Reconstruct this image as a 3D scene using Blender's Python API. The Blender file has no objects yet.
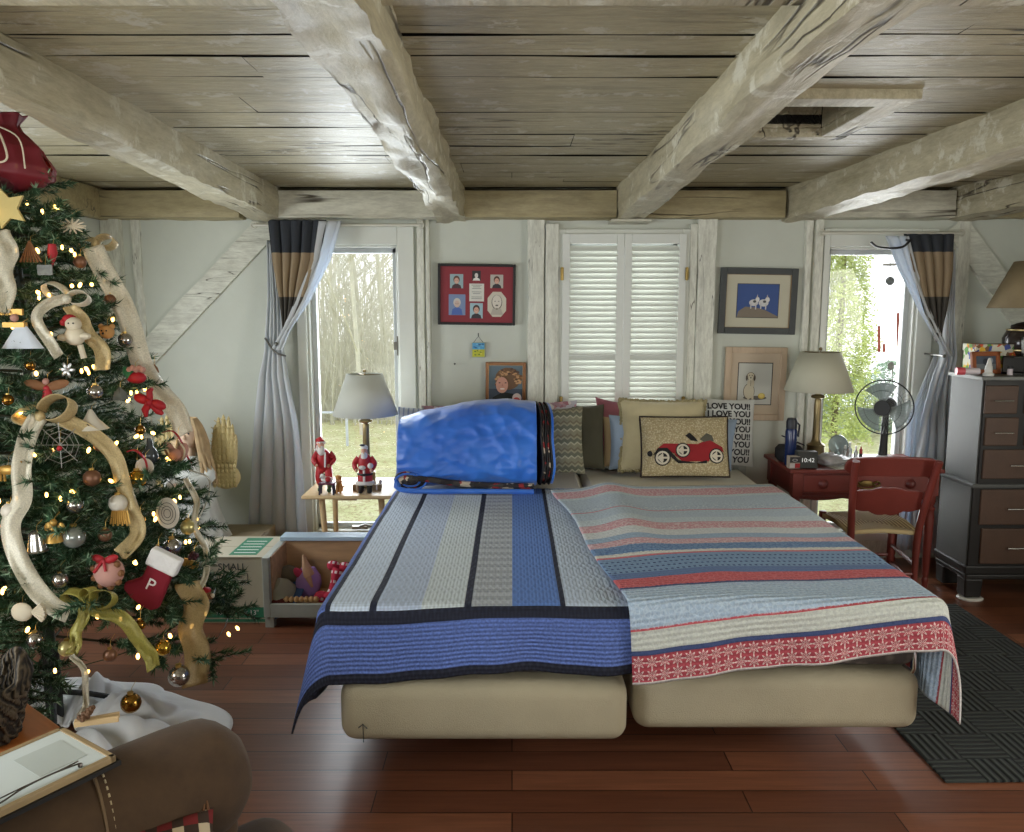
import bpy, bmesh, math, random
from mathutils import Vector, Matrix, Euler, noise
random.seed(7)
PI = math.pi
C = bpy.context.scene.collection
R = math.radians

# ---------------------------------------------------------------- camera, world, light, exposure
CAM_H, CAM_F, CAM_P = 1.6, 800.0, R(7.76)
cd = bpy.data.cameras.new('camera'); cam = bpy.data.objects.new('camera', cd); C.objects.link(cam)
cam.location = (0, 0, CAM_H); cam.rotation_euler = (PI/2 - CAM_P, 0, 0)
cd.sensor_fit = 'HORIZONTAL'; cd.sensor_width = 36; cd.lens = 36*CAM_F/1024; cd.clip_start = .02; cd.clip_end = 300
bpy.context.scene.camera = cam
sc = bpy.context.scene
sc.view_settings.view_transform = 'Standard'; sc.view_settings.look = 'None'
sc.view_settings.gamma = 1; sc.view_settings.use_curve_mapping = False
sc.view_settings.exposure = 0.0
sc.cycles.use_denoising = True
sc.cycles.max_bounces = 8; sc.cycles.diffuse_bounces = 5; sc.cycles.transparent_max_bounces = 24
sc.cycles.caustics_reflective = False; sc.cycles.caustics_refractive = False
sc.cycles.sample_clamp_indirect = 6

def lin(c):
    return tuple(((v/255)/12.92 if v/255 <= .04045 else ((v/255+.055)/1.055)**2.4) for v in c[:3]) + (1,)

w = bpy.data.worlds.new('overcast_sky'); sc.world = w; w.use_nodes = True
nt = w.node_tree; nt.nodes.clear()
wo = nt.nodes.new('ShaderNodeOutputWorld'); wb = nt.nodes.new('ShaderNodeBackground')
tc = nt.nodes.new('ShaderNodeTexCoord'); sx = nt.nodes.new('ShaderNodeSeparateXYZ'); cr = nt.nodes.new('ShaderNodeValToRGB')
cr.color_ramp.elements[0].position = 0.0; cr.color_ramp.elements[0].color = (.95, .97, 1, 1)
cr.color_ramp.elements[1].position = 1.0; cr.color_ramp.elements[1].color = (.72, .84, 1, 1)
nt.links.new(tc.outputs['Generated'], sx.inputs[0]); nt.links.new(sx.outputs['Z'], cr.inputs[0])
nt.links.new(cr.outputs[0], wb.inputs[0]); wb.inputs[1].default_value = 2.2
nt.links.new(wb.outputs[0], wo.inputs[0])

def area(name, loc, rot, sx_, sy_, power, col=(1, 1, 1)):
    l = bpy.data.lights.new(name, 'AREA'); l.shape = 'RECTANGLE'; l.size = sx_; l.size_y = sy_; l.energy = power; l.color = col
    o = bpy.data.objects.new(name, l); C.objects.link(o); o.location = loc; o.rotation_euler = rot
    return o
# lamps for window daylight; the near left, right and rear ones added to brighten
area('daylight_left_window', (-2.47, 3.65, 1.25), (0, R(-90), 0), .75, .85, 24, (.92, .96, 1))
area('fill_left_near', (-2.47, .6, 1.3), (0, R(-90), 0), 1.3, 1.3, 64, (.92, .97, 1))
area('fill_right', (3.57, 1.2, 1.35), (0, R(90), 0), 1.3, 1.5, 58, (1, .97, .9))
area('fill_rear', (-.6, -1.96, 1.35), (R(90), 0, 0), 2.2, 1.3, 30, (1, .97, .92))
area('daylight_back_left', (-.985, 5.24, 1.15), (R(-90), 0, 0), .5, 1.7, 38, (.86, .94, 1))
area('daylight_back_right', (2.22, 5.24, 1.15), (R(-90), 0, 0), .5, 1.7, 24, (.95, .98, 1))
area('daylight_back_middle', (.68, 5.24, 1.4), (R(-90), 0, 0), .7, 1.2, 12, (.95, .98, 1))

# ---------------------------------------------------------------- measuring from the photograph's frame
def ray(u, v):
    a = (u-512)/CAM_F; b = (416-v)/CAM_F; c, s = math.cos(CAM_P), math.sin(CAM_P)
    return a, c + b*s, -s + b*c
def at(u, v, Y):                         # the place at depth Y seen at (u, v)
    a, dy, dz = ray(u, v); t = Y/dy
    return Vector((a*t, Y, CAM_H + dz*t))
def on_z(u, v, z):
    a, dy, dz = ray(u, v); t = (z-CAM_H)/dz
    return Vector((a*t, dy*t, z))

# ---------------------------------------------------------------- mesh builder
class MB:
    def __init__(s): s.v = []; s.f = []; s.m = []; s.uv = []; s.mi = 0; s.has_uv = False
    def add(s, vs, fs, uvs=None):
        k = len(s.v); s.v += [tuple(p) for p in vs]
        s.uv += list(uvs) if uvs else [(0, 0)]*len(vs)
        if uvs: s.has_uv = True
        for f in fs: s.f.append(tuple(i+k for i in f)); s.m.append(s.mi)
        return s
    def box(s, c, d, rot=None, taper=None):
        x, y, z = d[0]/2, d[1]/2, d[2]/2; tx, ty = taper or (1, 1)
        vs = [Vector((a*x*(tx if g > 0 else 1), b*y*(ty if g > 0 else 1), g*z)) for g in (-1, 1) for b in (-1, 1) for a in (-1, 1)]
        if rot:
            m = Euler(rot).to_matrix(); vs = [m @ p for p in vs]
        c = Vector(c)
        return s.add([p+c for p in vs], [(0, 2, 3, 1), (4, 5, 7, 6), (0, 1, 5, 4), (2, 6, 7, 3), (0, 4, 6, 2), (1, 3, 7, 5)])
    def bar(s, lo, hi): 
        return s.box([(a+b)/2 for a, b in zip(lo, hi)], [abs(b-a) for a, b in zip(lo, hi)])
    def tube(s, pts, r, n=8, cap=True, flat=1.0, up=None):
        pts = [Vector(p) for p in pts]; N = len(pts)
        rs = r if isinstance(r, (list, tuple)) else [r]*N
        vs = []; fs = []; prev = None
        for i, p in enumerate(pts):
            t = (pts[min(i+1, N-1)] - pts[max(i-1, 0)])
            if t.length < 1e-9: t = Vector((0, 0, 1))
            t.normalize()
            if prev is None:
                a = Vector(up) if up else (Vector((0, 0, 1)) if abs(t.z) < .9 else Vector((1, 0, 0)))
            else: a = prev
            a = (a - t*a.dot(t)); a = a.normalized() if a.length > 1e-6 else t.orthogonal().normalized(); prev = a
            b = t.cross(a)
            for k in range(n):
                q = 2*PI*k/n; vs.append(p + a*math.cos(q)*rs[i]*flat + b*math.sin(q)*rs[i])
        for i in range(N-1):
            for k in range(n):
                k2 = (k+1) % n; fs.append((i*n+k, i*n+k2, (i+1)*n+k2, (i+1)*n+k))
        if cap: fs.append(tuple(reversed(range(n)))); fs.append(tuple((N-1)*n+k for k in range(n)))
        return s.add(vs, fs)
    def lathe(s, prof, c=(0, 0, 0), n=20, rot=None, sx=1, sy=1):
        c = Vector(c); vs = []; fs = []; N = len(prof); m = Euler(rot).to_matrix() if rot else None
        for r, z in prof:
            for k in range(n):
                q = 2*PI*k/n; p = Vector((r*math.cos(q)*sx, r*math.sin(q)*sy, z))
                vs.append((m @ p if m else p) + c)
        for i in range(N-1):
            for k in range(n):
                k2 = (k+1) % n; fs.append((i*n+k, i*n+k2, (i+1)*n+k2, (i+1)*n+k))
        if prof[0][0] > 1e-5: fs.append(tuple(reversed(range(n))))
        if prof[-1][0] > 1e-5: fs.append(tuple((N-1)*n+k for k in range(n)))
        return s.add(vs, fs)
    def ball(s, c, r, n=12, rot=None):
        r = (r, r, r) if not isinstance(r, (tuple, list)) else r
        m = Euler(rot).to_matrix() if rot else None; h = max(4, n//2+1); c = Vector(c); vs = []; fs = []
        for i in range(h+1):
            a = PI*i/h
            for k in range(n):
                q = 2*PI*k/n; p = Vector((r[0]*math.sin(a)*math.cos(q), r[1]*math.sin(a)*math.sin(q), -r[2]*math.cos(a)))
                vs.append((m @ p if m else p)+c)
        for i in range(h):
            for k in range(n):
                k2 = (k+1) % n; fs.append((i*n+k, i*n+k2, (i+1)*n+k2, (i+1)*n+k))
        return s.add(vs, fs)
    def grid(s, fn, nu, nv, uvfn=None, wrapu=False):
        vs = []; uvs = []; fs = []
        for j in range(nv+1):
            for i in range(nu+1):
                a, b = i/nu, j/nv; vs.append(fn(a, b)); uvs.append(uvfn(a, b) if uvfn else (a, b))
        for j in range(nv):
            for i in range(nu):
                q = j*(nu+1)+i; fs.append((q, q+1, q+nu+2, q+nu+1))
        return s.add(vs, fs, uvs)
    def poly(s, pts, depth):                 # flat outline in XZ, given real thickness towards +Y
        n = len(pts); vs = [(p[0], 0, p[1]) for p in pts] + [(p[0], depth, p[1]) for p in pts]
        fs = [tuple(range(n)), tuple(reversed(range(n, 2*n)))] + [(i, n+i, n+(i+1) % n, (i+1) % n) for i in range(n)]
        return s.add(vs, fs)
    def xf(s, start, m):                      # transform the vertices added since start
        for i in range(start, len(s.v)): s.v[i] = tuple(m @ Vector(s.v[i]))
        return s
    def build(s, name, mat, parent=None, smooth=True, bevel=0, sub=0, thick=0, label=None, ang=38):
        me = bpy.data.meshes.new(name); me.from_pydata(s.v, [], s.f)
        for m_ in (mat if isinstance(mat, (list, tuple)) else [mat]): me.materials.append(m_)
        me.polygons.foreach_set('material_index', s.m)
        if s.has_uv:
            ul = me.uv_layers.new(name='UVMap'); flat = []
            for l in me.loops: flat += s.uv[l.vertex_index]
            ul.data.foreach_set('uv', flat)
        me.validate(); me.update()
        if smooth:
            me.shade_smooth()
            if ang: me.set_sharp_from_angle(angle=R(ang))
        o = bpy.data.objects.new(name, me); C.objects.link(o); o.parent = parent
        if thick:
            q = o.modifiers.new('Solid', 'SOLIDIFY'); q.thickness = thick; q.offset = 0
        if bevel:
            q = o.modifiers.new('Bevel', 'BEVEL'); q.width = bevel; q.segments = 2; q.limit_method = 'ANGLE'
        if sub:
            q = o.modifiers.new('Sub', 'SUBSURF'); q.levels = sub; q.render_levels = sub
        if label: o['label'] = label
        return o

def tag(o, label, cat, group=None, kind=None):
    o['label'] = label; o['category'] = cat
    if group: o['group'] = group
    if kind: o['kind'] = kind
    return o
def thing(name, label, cat, loc=(0, 0, 0), rz=0, group=None, rot=None):
    o = bpy.data.objects.new(name, None); C.objects.link(o); o.empty_display_size = .05
    o.location = loc; o.rotation_euler = rot if rot else (0, 0, rz)
    return tag(o, label, cat, group)
def struct(o): o['kind'] = 'structure'; return o
def spline(pts, n=6):                         # Catmull-Rom through the points
    P = [Vector(p) for p in pts]; out = []
    for i in range(len(P)-1):
        a, b, c, d = P[max(i-1, 0)], P[i], P[i+1], P[min(i+2, len(P)-1)]
        for k in range(n):
            t = k/n; out.append(.5*((2*b)+(c-a)*t+(2*a-5*b+4*c-d)*t*t+(3*b-a-3*c+d)*t**3))
    out.append(P[-1]); return out
def interp(tab, t):                           # piecewise-linear table [(t, value)]
    for (a, x), (b, y) in zip(tab, tab[1:]):
        if t <= b: return x + (y-x)*max(0, (t-a))/(b-a)
    return tab[-1][1]
def nz(x, y, z=0): return noise.noise(Vector((x, y, z)))

# ---------------------------------------------------------------- materials
class NT:
    def __init__(s, name):
        s.m = bpy.data.materials.new(name); s.m.use_nodes = True; s.t = s.m.node_tree
        s.b = s.t.nodes['Principled BSDF']; s.out = s.t.nodes['Material Output']
    def n(s, kind, **kw):
        o = s.t.nodes.new('ShaderNode'+kind)
        for k, v in kw.items():
            if k in o.inputs: o.inputs[k].default_value = v
            else: setattr(o, k, v)
        return o
    def l(s, a, b): s.t.links.new(a, b)
    def coord(s, kind='Object', scale=(1, 1, 1)):
        t = s.n('TexCoord'); m = s.n('Mapping'); m.inputs['Scale'].default_value = scale; s.l(t.outputs[kind], m.inputs[0]); return m.outputs[0]
    def noise(s, scale, co, detail=4, rough=.6):
        n = s.n('TexNoise'); n.inputs['Scale'].default_value = scale; n.inputs['Detail'].default_value = detail
        n.inputs['Roughness'].default_value = rough; s.l(co, n.inputs['Vector']); return n.outputs['Fac']
    def ramp(s, fac, stops, interp='LINEAR'):
        r = s.n('ValToRGB'); e = r.color_ramp; e.interpolation = interp
        while len(e.elements) < len(stops): e.elements.new(.5)
        for el, (p, c) in zip(e.elements, stops): el.position = min(1, max(0, p)); el.color = c if len(c) == 4 else lin(c)
        s.l(fac, r.inputs[0]); return r.outputs[0]
    def math(s, op, a, b=None, c=None):
        m = s.n('Math', operation=op)
        for i, x in enumerate((a, b, c)):
            if x is None: continue
            if isinstance(x, (int, float)): m.inputs[i].default_value = x
            else: s.l(x, m.inputs[i])
        return m.outputs[0]
    def mix(s, fac, a, b, mode='MIX'):
        m = s.n('Mix', data_type='RGBA', blend_type=mode)
        for i, x in ((0, fac), (6, a), (7, b)):
            if isinstance(x, (int, float)): m.inputs[i].default_value = x
            elif isinstance(x, tuple): m.inputs[i].default_value = x if len(x) == 4 else lin(x)
            else: s.l(x, m.inputs[i])
        return m.outputs[2]
    def bump(s, h, strength=.3, dist=.01, prev=None):
        b = s.n('Bump'); b.inputs['Strength'].default_value = strength; b.inputs['Distance'].default_value = dist
        s.l(h, b.inputs['Height'])
        if prev: s.l(prev, b.inputs['Normal'])
        s.l(b.outputs[0], s.b.inputs['Normal']); return b.outputs[0]
    def col(s, x):
        if isinstance(x, tuple): s.b.inputs['Base Color'].default_value = x if len(x) == 4 else lin(x)
        else: s.l(x, s.b.inputs['Base Color'])

_mc = {}
def M(name, col, rough=.6, metal=0, var=.12, vs=6, bump=0, bs=60, stretch=(1, 1, 1), emit=0, sheen=0, spec=None, alpha=None, trans=0):
    if name in _mc: return _mc[name]
    k = NT(name); c = lin(col); co = k.coord('Object', stretch)
    if var:
        f = k.noise(vs, co, 5)
        k.col(k.ramp(f, [(.3, tuple(x*(1-var) for x in c[:3])+(1,)), (.7, tuple(min(1, x*(1+var)) for x in c[:3])+(1,))]))
    else: k.col(c)
    k.b.inputs['Roughness'].default_value = rough; k.b.inputs['Metallic'].default_value = metal
    if spec is not None: k.b.inputs['Specular IOR Level'].default_value = spec
    if sheen: k.b.inputs['Sheen Weight'].default_value = sheen
    if trans: k.b.inputs['Transmission Weight'].default_value = trans
    if alpha is not None: k.b.inputs['Alpha'].default_value = alpha
    if bump: k.bump(k.noise(bs, co, 4), bump, .01)
    if emit: k.b.inputs['Emission Color'].default_value = c; k.b.inputs['Emission Strength'].default_value = emit
    _mc[name] = k.m; return k.m

def paint_wood(name, base, dark, axis, crack=.5, sc_=1.0, rough=.55, bump=.4, worn=None, hew=0):
    """painted rough timber: grain and cracks run along the axis (0 = x, 1 = y, 2 = z)"""
    k = NT(name); st = [9*sc_]*3; st[axis] = .6*sc_; co = k.coord('Object', tuple(st))
    f = k.noise(1.6, co, 8, .7); c = k.ramp(f, [(.25, dark), (.45, base), (.75, tuple(min(255, x*1.07) for x in base))])
    st2 = [5*sc_]*3; st2[axis] = .32*sc_; co2 = k.coord('Object', tuple(st2)); f2 = k.noise(2.3, co2, 3, .45)
    lines = k.math('ABSOLUTE', k.math('SUBTRACT', f2, .5)); cr_ = k.ramp(lines, [(0, (0, 0, 0, 1)), (.006*crack, (.1, .1, .1, 1)), (.02*crack, (1, 1, 1, 1))])
    msk = k.ramp(k.noise(1.1, k.coord('Object', (1.3, 1.3, 1.3)), 2, .5), [(.50, (1, 1, 1, 1)), (.60, (0, 0, 0, 1))])
    cr_ = k.mix(msk, cr_, (1.0, 1.0, 1.0, 1.0))
    c = k.mix(cr_, (70, 62, 48), c)
    spk = k.noise(34*sc_, k.coord('Object', tuple(.35 if i == axis else 1.6 for i in range(3))), 5, .75); c = k.mix(1.0, c, k.ramp(spk, [(.36, (.80, .79, .76, 1)), (.62, (1.08, 1.08, 1.06, 1))]), 'MULTIPLY')
    if worn:
        g = k.noise(7, k.coord('Object'), 6, .7); c = k.mix(k.ramp(g, [(.56, (0, 0, 0, 1)), (.62, (1, 1, 1, 1))]), c, worn)
    k.col(c); k.b.inputs['Roughness'].default_value = rough
    h = k.math('ADD', k.math('ADD', k.math('MULTIPLY', f, .5), k.math('MULTIPLY', spk, .5)), cr_); nb = k.bump(h, bump, .012)
    if hew:
        v = k.n('TexVoronoi'); v.inputs['Scale'].default_value = 7; v.feature = 'SMOOTH_F1'; k.l(k.coord('Object', tuple(.7 if i == axis else 1.3 for i in range(3))), v.inputs['Vector']); k.bump(v.outputs['Distance'], hew, .05, nb)
    return k.m

m_wall = M('plaster_paint', (200, 204, 192), .6, var=.05, vs=2.5, bump=.25, bs=9)
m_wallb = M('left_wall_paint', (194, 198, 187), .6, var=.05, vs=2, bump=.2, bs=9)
m_trim = paint_wood('white_painted_timber', (216, 217, 206), (196, 197, 184), 2, .15, 1, .5, .25)
m_trimh = paint_wood('white_painted_timber_across', (210, 211, 199), (188, 188, 173), 0, .2, 1, .5, .3)
m_beam = paint_wood('cream_painted_beam', (180, 172, 146), (150, 141, 112), 1, .9, .8, .5, .6, worn=(204, 200, 180), hew=.35)
m_beamx = paint_wood('tan_painted_plate', (164, 152, 116), (130, 118, 84), 0, .7, .8, .5, .5)
m_ceil = paint_wood('tan_painted_ceiling_board', (164, 154, 124), (118, 110, 84), 0, .6, 1.0, .42, .7, worn=(182, 176, 156))
m_dark = M('dark_gap', (30, 28, 24), .9, var=0)
m_white = M('white_gloss_paint', (214, 217, 208), .35, var=.03)

def floor_mat():
    k = NT('red_brown_laminate'); co = k.coord('Object'); b = k.n('TexBrick')
    b.inputs['Scale'].default_value = 1; b.inputs['Brick Width'].default_value = 1.22; b.inputs['Row Height'].default_value = .118
    b.inputs['Mortar Size'].default_value = .0022; b.inputs['Mortar Smooth'].default_value = .2; b.offset = .37
    b.inputs['Color1'].default_value = (0, 0, 0, 1); b.inputs['Color2'].default_value = (1, 1, 1, 1); b.inputs['Mortar'].default_value = (.5, .5, .5, 1)
    k.l(co, b.inputs['Vector'])
    base = k.ramp(b.outputs['Color'], [(0, (102, 62, 44)), (.5, (122, 75, 53)), (1, (144, 94, 68))])
    g = k.noise(3, k.coord('Object', (1, 22, 22)), 6, .65)
    c = k.mix(k.ramp(g, [(.35, (.45, .45, .45, 1)), (.65, (0, 0, 0, 1))]), base, (66, 38, 27))
    c = k.mix(b.outputs['Fac'], c, (24, 12, 9)); k.col(c)
    k.b.inputs['Roughness'].default_value = .30; k.b.inputs['Specular IOR Level'].default_value = .40; k.bump(k.math('SUBTRACT', k.math('MULTIPLY', g, .15), b.outputs['Fac']), .35, .004)
    return k.m
def glass_mat():
    k = NT('window_glass'); t = k.n('BsdfTransparent'); g = k.n('BsdfGlossy'); g.inputs['Roughness'].default_value = .02
    f = k.n('Fresnel'); f.inputs[0].default_value = 1.35; mx = k.n('MixShader')
    k.l(f.outputs[0], mx.inputs[0]); k.l(t.outputs[0], mx.inputs[1]); k.l(g.outputs[0], mx.inputs[2]); k.l(mx.outputs[0], k.out.inputs[0])
    return k.m
m_glass = glass_mat()
# ---------------------------------------------------------------- room shell
XL, XR, YB, YF, ZC = -2.5, 3.6, 5.0, -2.0, 2.3
fl = MB(); fl.bar((XL-.2, YF-.2, -.12), (XR+.2, YB+.2, 0)); struct(fl.build('floor', floor_mat(), smooth=False))
def wall(name, axis, pos, thick, lo, hi, holes, mat):
    """a wall in the plane axis = pos, cut around rectangular holes (a0, a1, z0, z1)"""
    mb = MB(); cuts = sorted({lo, hi} | {h[0] for h in holes} | {h[1] for h in holes})
    for a, b in zip(cuts, cuts[1:]):
        spans = sorted((h[2], h[3]) for h in holes if h[0] <= a+1e-6 and h[1] >= b-1e-6); z = 0
        for s0, s1 in spans + [(ZC+.1, None)]:
            if s0 > z:
                if axis == 1: mb.bar((a, pos, z), (b, pos+thick, s0))
                else: mb.bar((pos, a, z), (pos+thick, b, s0))
            z = s1
    o = mb.build(name, mat, smooth=False); return struct(o)
W1 = (-1.27, -.70, .165, 1.975); W2 = (.33, 1.04, .75, 2.02); W3 = (1.94, 2.50, .165, 1.965)
wall('wall_back', 1, YB, .2, XL-.2, XR+.2, [W1, W2, W3], m_wall)
W4 = (3.25, 4.05, .85, 1.65)
wall('wall_left', 0, XL-.2, .2, YF, YB, [W4, (-.1, 1.3, .6, 2.0)], m_wallb)
wall('wall_right', 0, XR, .2, YF, YB, [(.4, 2.0, .6, 2.0)], m_wall)
wall('wall_front', 1, YF-.2, .2, XL-.2, XR+.2, [(-1.8, .6, .6, 2.0)], m_wall)

# ceiling boards running across the room, with an open hatch
HX0, HX1, HY0, HY1 = .80, 1.22, 2.80, 3.28
cb = MB(); y = YF-.2; rnd = random.Random(3); k = 0
while y < YB+.2:
    wd = rnd.choice((.13, .17, .2, .24, .27)); dz = rnd.uniform(-.004, .004)
    for e_ in (HY0, HY1):
        if y < e_-1e-4 < y+wd: wd = e_-y
    y1 = min(y+wd-.006, YB+.2)
    x0 = XL-.2
    for x1 in sorted([rnd.uniform(-1, 2.8), XR+.2]):
        segs = [(x0, x1-.003)]
        if y1 > HY0+.01 and y < HY1-.01:
            segs = [(a, b) for a, b in ((x0, min(x1-.003, HX0)), (max(x0, HX1), x1-.003)) if b > a]
        for a, b in segs:
            parts_y = [(y, y1)]
            n = max(2, int((b-a)/.12)); s_ = k*3.1
            cb.grid(lambda p, q, a=a, b=b, y=y, y1=y1, dz=dz, s_=s_: (a+(b-a)*p, (y+(y1-y)*q) + .006*nz((a+(b-a)*p)*2.2, s_), ZC+dz+.005*nz((a+(b-a)*p)*1.5, q*2, s_)), n, 4)
        x0 = x1
        k += 1
    y += wd
struct(cb.build('ceiling', m_ceil, thick=0, smooth=True))
for a, b, c, d in ((XL-.2, HX0, YF-.2, YB+.2), (HX1, XR+.2, YF-.2, YB+.2), (HX0, HX1, YF-.2, HY0), (HX0, HX1, HY1, YB+.2)):
    t = MB(); t.bar((a, c, ZC+.015), (b, d, ZC+.05)); struct(t.build('ceiling_deck', m_dark, smooth=False))
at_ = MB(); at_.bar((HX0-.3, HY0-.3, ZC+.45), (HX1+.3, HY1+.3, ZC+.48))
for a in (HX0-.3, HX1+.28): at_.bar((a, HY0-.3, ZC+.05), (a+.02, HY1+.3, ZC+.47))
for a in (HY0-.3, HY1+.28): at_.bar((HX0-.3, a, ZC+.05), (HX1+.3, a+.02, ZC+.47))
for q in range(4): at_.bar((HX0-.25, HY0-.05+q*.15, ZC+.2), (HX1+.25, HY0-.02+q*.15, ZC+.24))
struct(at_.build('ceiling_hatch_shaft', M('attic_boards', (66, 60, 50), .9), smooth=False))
hf = MB(); fw = .105
hf.bar((HX0-.02, HY0-fw, ZC-.035), (HX1+fw, HY0, ZC)); hf.bar((HX0-.02, HY1, ZC-.035), (HX1+fw, HY1+fw*.6, ZC))
hf.bar((HX1, HY0, ZC-.033), (HX1+fw, HY1, ZC)); hf.bar((HX0-.02, HY0, ZC-.033), (HX0, HY1, ZC))
for a, b, c, d in ((HX0, HX1, HY0-.012, HY0), (HX0, HX1, HY1, HY1+.012), (HX1, HX1+.012, HY0, HY1)): hf.bar((a, c, ZC), (b, d, ZC+.16))
struct(hf.build('trim_1', m_beam, smooth=False, bevel=.004))

def hewn(name, x0, x1, y0, y1, z0, z1, seed, amp=.012, mat=m_beam, along=1, wave=.0, chip=0, near=None):
    mb = MB(); n = 5; per = []
    for i in range(n): per.append((i/n, 0))
    for i in range(n): per.append((1, i/n))
    for i in range(n): per.append((1-i/n, 1))
    for i in range(n): per.append((0, 1-i/n))
    N = len(per); L = (y1-y0) if along == 1 else (x1-x0); S = max(12, int(L/.045)); vs = []; fs = []
    for j in range(S+1):
        t = j/S*L
        for (a, b) in per:
            cx, cz = (a-.5), (b-.5); rr = 1 - .03*(abs(cx)*2)**4*(abs(cz)*2)**4
            ux, uz = .5+cx*rr, .5+cz*rr; zb = z0
            if along == 1:
                w0, w1 = x0, x1
                if near: q_ = min(1, (y1-(y0+t))/3.0); w0 += near[0]*q_; w1 += near[1]*q_; zb = z0+near[2]*q_
            else: w0, w1 = y0, y1
            n1 = nz(a*2.3+seed, t*2.2, b*2.3); n2 = nz(a*2.1+seed+9, t*2.4, b*2+4); n3 = nz(a*5+seed, t*9, b*5)
            px = w0+(w1-w0)*ux + (amp*n1*1.3 + amp*.5*n3)*(1 if abs(cx) > .3 else .4) + wave*math.sin(t*1.3+seed)
            pz = zb+(z1-zb)*uz + ((amp*n2*1.6 + amp*.7*n3) if b < .5 else 0)
            if chip and b < .2: pz += max(0, nz(t*1.1+seed, a*1.5, 3.3))*chip
            vs.append((px, y0+t, pz) if along == 1 else (x0+t, px, pz))
    for j in range(S):
        for i in range(N):
            i2 = (i+1) % N; q = (j*N+i, j*N+i2, (j+1)*N+i2, (j+1)*N+i)
            fs.append(q if along != 1 else tuple(reversed(q)))
    fs.append(tuple(range(N))); fs.append(tuple(reversed([S*N+i for i in range(N)])))
    mb.add(vs, fs); return struct(mb.build(name, mat, ang=50))
BZ = 2.12
beams = [(-1.58, -1.385, 2.115, .011, (.17, .08, .045)), (-.45, -.285, 2.11, .018, (0, 0, .045)), (.625, .78, 2.11, .010, (.01, -.01, .045)), (1.635, 1.82, 2.115, .013, (.15, .17, .04)), (2.63, 2.82, 2.12, .012, (.2, .2, .02))]
for i, (a, b, z, am, nr) in enumerate(beams):
    hewn('trim_%d' % (i+2), a, b, YF, YB, z, ZC+.01, 5+i*7, am, chip=.03 if i == 1 else .012, near=nr)
# timber plate along the top of the back wall, piece by piece between the beams
m_pw = paint_wood('white_painted_plate', (200, 198, 182), (160, 156, 136), 0, 1.2, .8, .5, .5)
for i, (a, b, mt) in enumerate([(-2.5, -1.62, m_beamx), (-1.39, -.45, m_pw), (-.285, .62, m_beamx), (.78, 1.62, m_beamx), (1.80, 2.63, m_pw), (2.84, 3.6, m_beamx)]):
    hewn('trim_%d' % (i+8), a, b, 4.86, 5.0, 2.125, 2.285, 60+i*5, .007, mt, along=0)
cx_ = MB(); cx_.bar((-2.5, 1.45, 2.255), (3.6, 1.87, 2.3)); struct(cx_.build('trim_14', m_beam, smooth=False, bevel=.01))
cs = MB(); cs.bar((.585, 4.80, 2.098), (.82, 4.99, 2.112)); struct(cs.build('trim_15', m_pw, smooth=False))
sp_ = MB(); sp_.bar((XL, 2.0, 2.12), (XL+.06, YB, 2.3)); struct(sp_.build('trim_16', m_beamx, smooth=False, bevel=.01))

# vertical posts on the back wall (uneven, painted)
def post(i, x0, x1, z0=0, z1=2.13, d=.035, seed=1, mat=m_trim, amp=.006):
    mb = MB(); S = 46; vs = []; fs = []
    for j in range(S+1):
        z = z0+(z1-z0)*j/S; e = amp*nz(seed, z*2.6); g = amp*nz(seed+5, z*3.1); h = amp*.6*nz(seed+9, z*4)
        for px, py in ((x0+e, 0), (x0+e+.004, -d+.004+h), ((x0+x1)/2, -d+h), (x1+g-.004, -d+.004+h), (x1+g, 0)): vs.append((px, YB+py, z))
    for j in range(S):
        for a in range(4): q = j*5+a; fs.append((q, q+1, q+6, q+5))
    fs.append((S*5, S*5+1, S*5+2, S*5+3, S*5+4))
    mb.add(vs, fs); return struct(mb.build('trim_%d' % i, mat, ang=60))
post(17, -.585, -.535, seed=2, d=.03); post(18, -.53, -.50, seed=12, d=.045)
post(19, .095, .20, seed=4, d=.05, amp=.012); post(20, 1.13, 1.245, seed=6, d=.05, amp=.01)
post(21, 1.79, 1.835, seed=8, d=.03); post(22, 1.845, 1.90, seed=9, d=.04, amp=.003); post(23, -2.5, -2.38, seed=10, d=.05); post(24, -2.33, -2.27, seed=14, d=.015)
post(25, 2.72, 2.80, seed=15, d=.03)
def brace(i, p0, p1, wd, d=.025):
    a = Vector((p0[0], 0, p0[1])); b = Vector((p1[0], 0, p1[1])); t = (b-a).normalized(); n_ = Vector((-t.z, 0, t.x))*wd/2
    mb = MB(); S = 20; vs = []; fs = []
    for j in range(S+1):
        c = a+(b-a)*j/S; o1 = n_*(1+.06*nz(i, j*.3)); o2 = n_*(1+.06*nz(i+4, j*.3))
        for p, dd in ((c-o1, 0), (c-o1*.97, -d), (c+o2*.97, -d), (c+o2, 0)): vs.append((p.x, YB+dd, p.z))
    for j in range(S):
        for q in range(3): k_ = j*4+q; fs.append((k_, k_+1, k_+5, k_+4))
    mb.add(vs, fs); return struct(mb.build('trim_%d' % i, m_trimh, ang=50))
brace(26, (-1.42, 2.16), (-2.42, 1.16), .15); brace(27, (2.70, 2.10), (3.25, 1.42), .15)
bbd = MB(); bbd.bar((XL, YB-.02, 0), (XR, YB, .12)); struct(bbd.build('baseboard_back', m_trim, smooth=False, bevel=.003))
bbd = MB(); bbd.bar((XL, YF, 0), (XL+.02, YB-.02, .12)); struct(bbd.build('baseboard_left', m_trim, smooth=False, bevel=.003))

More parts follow.
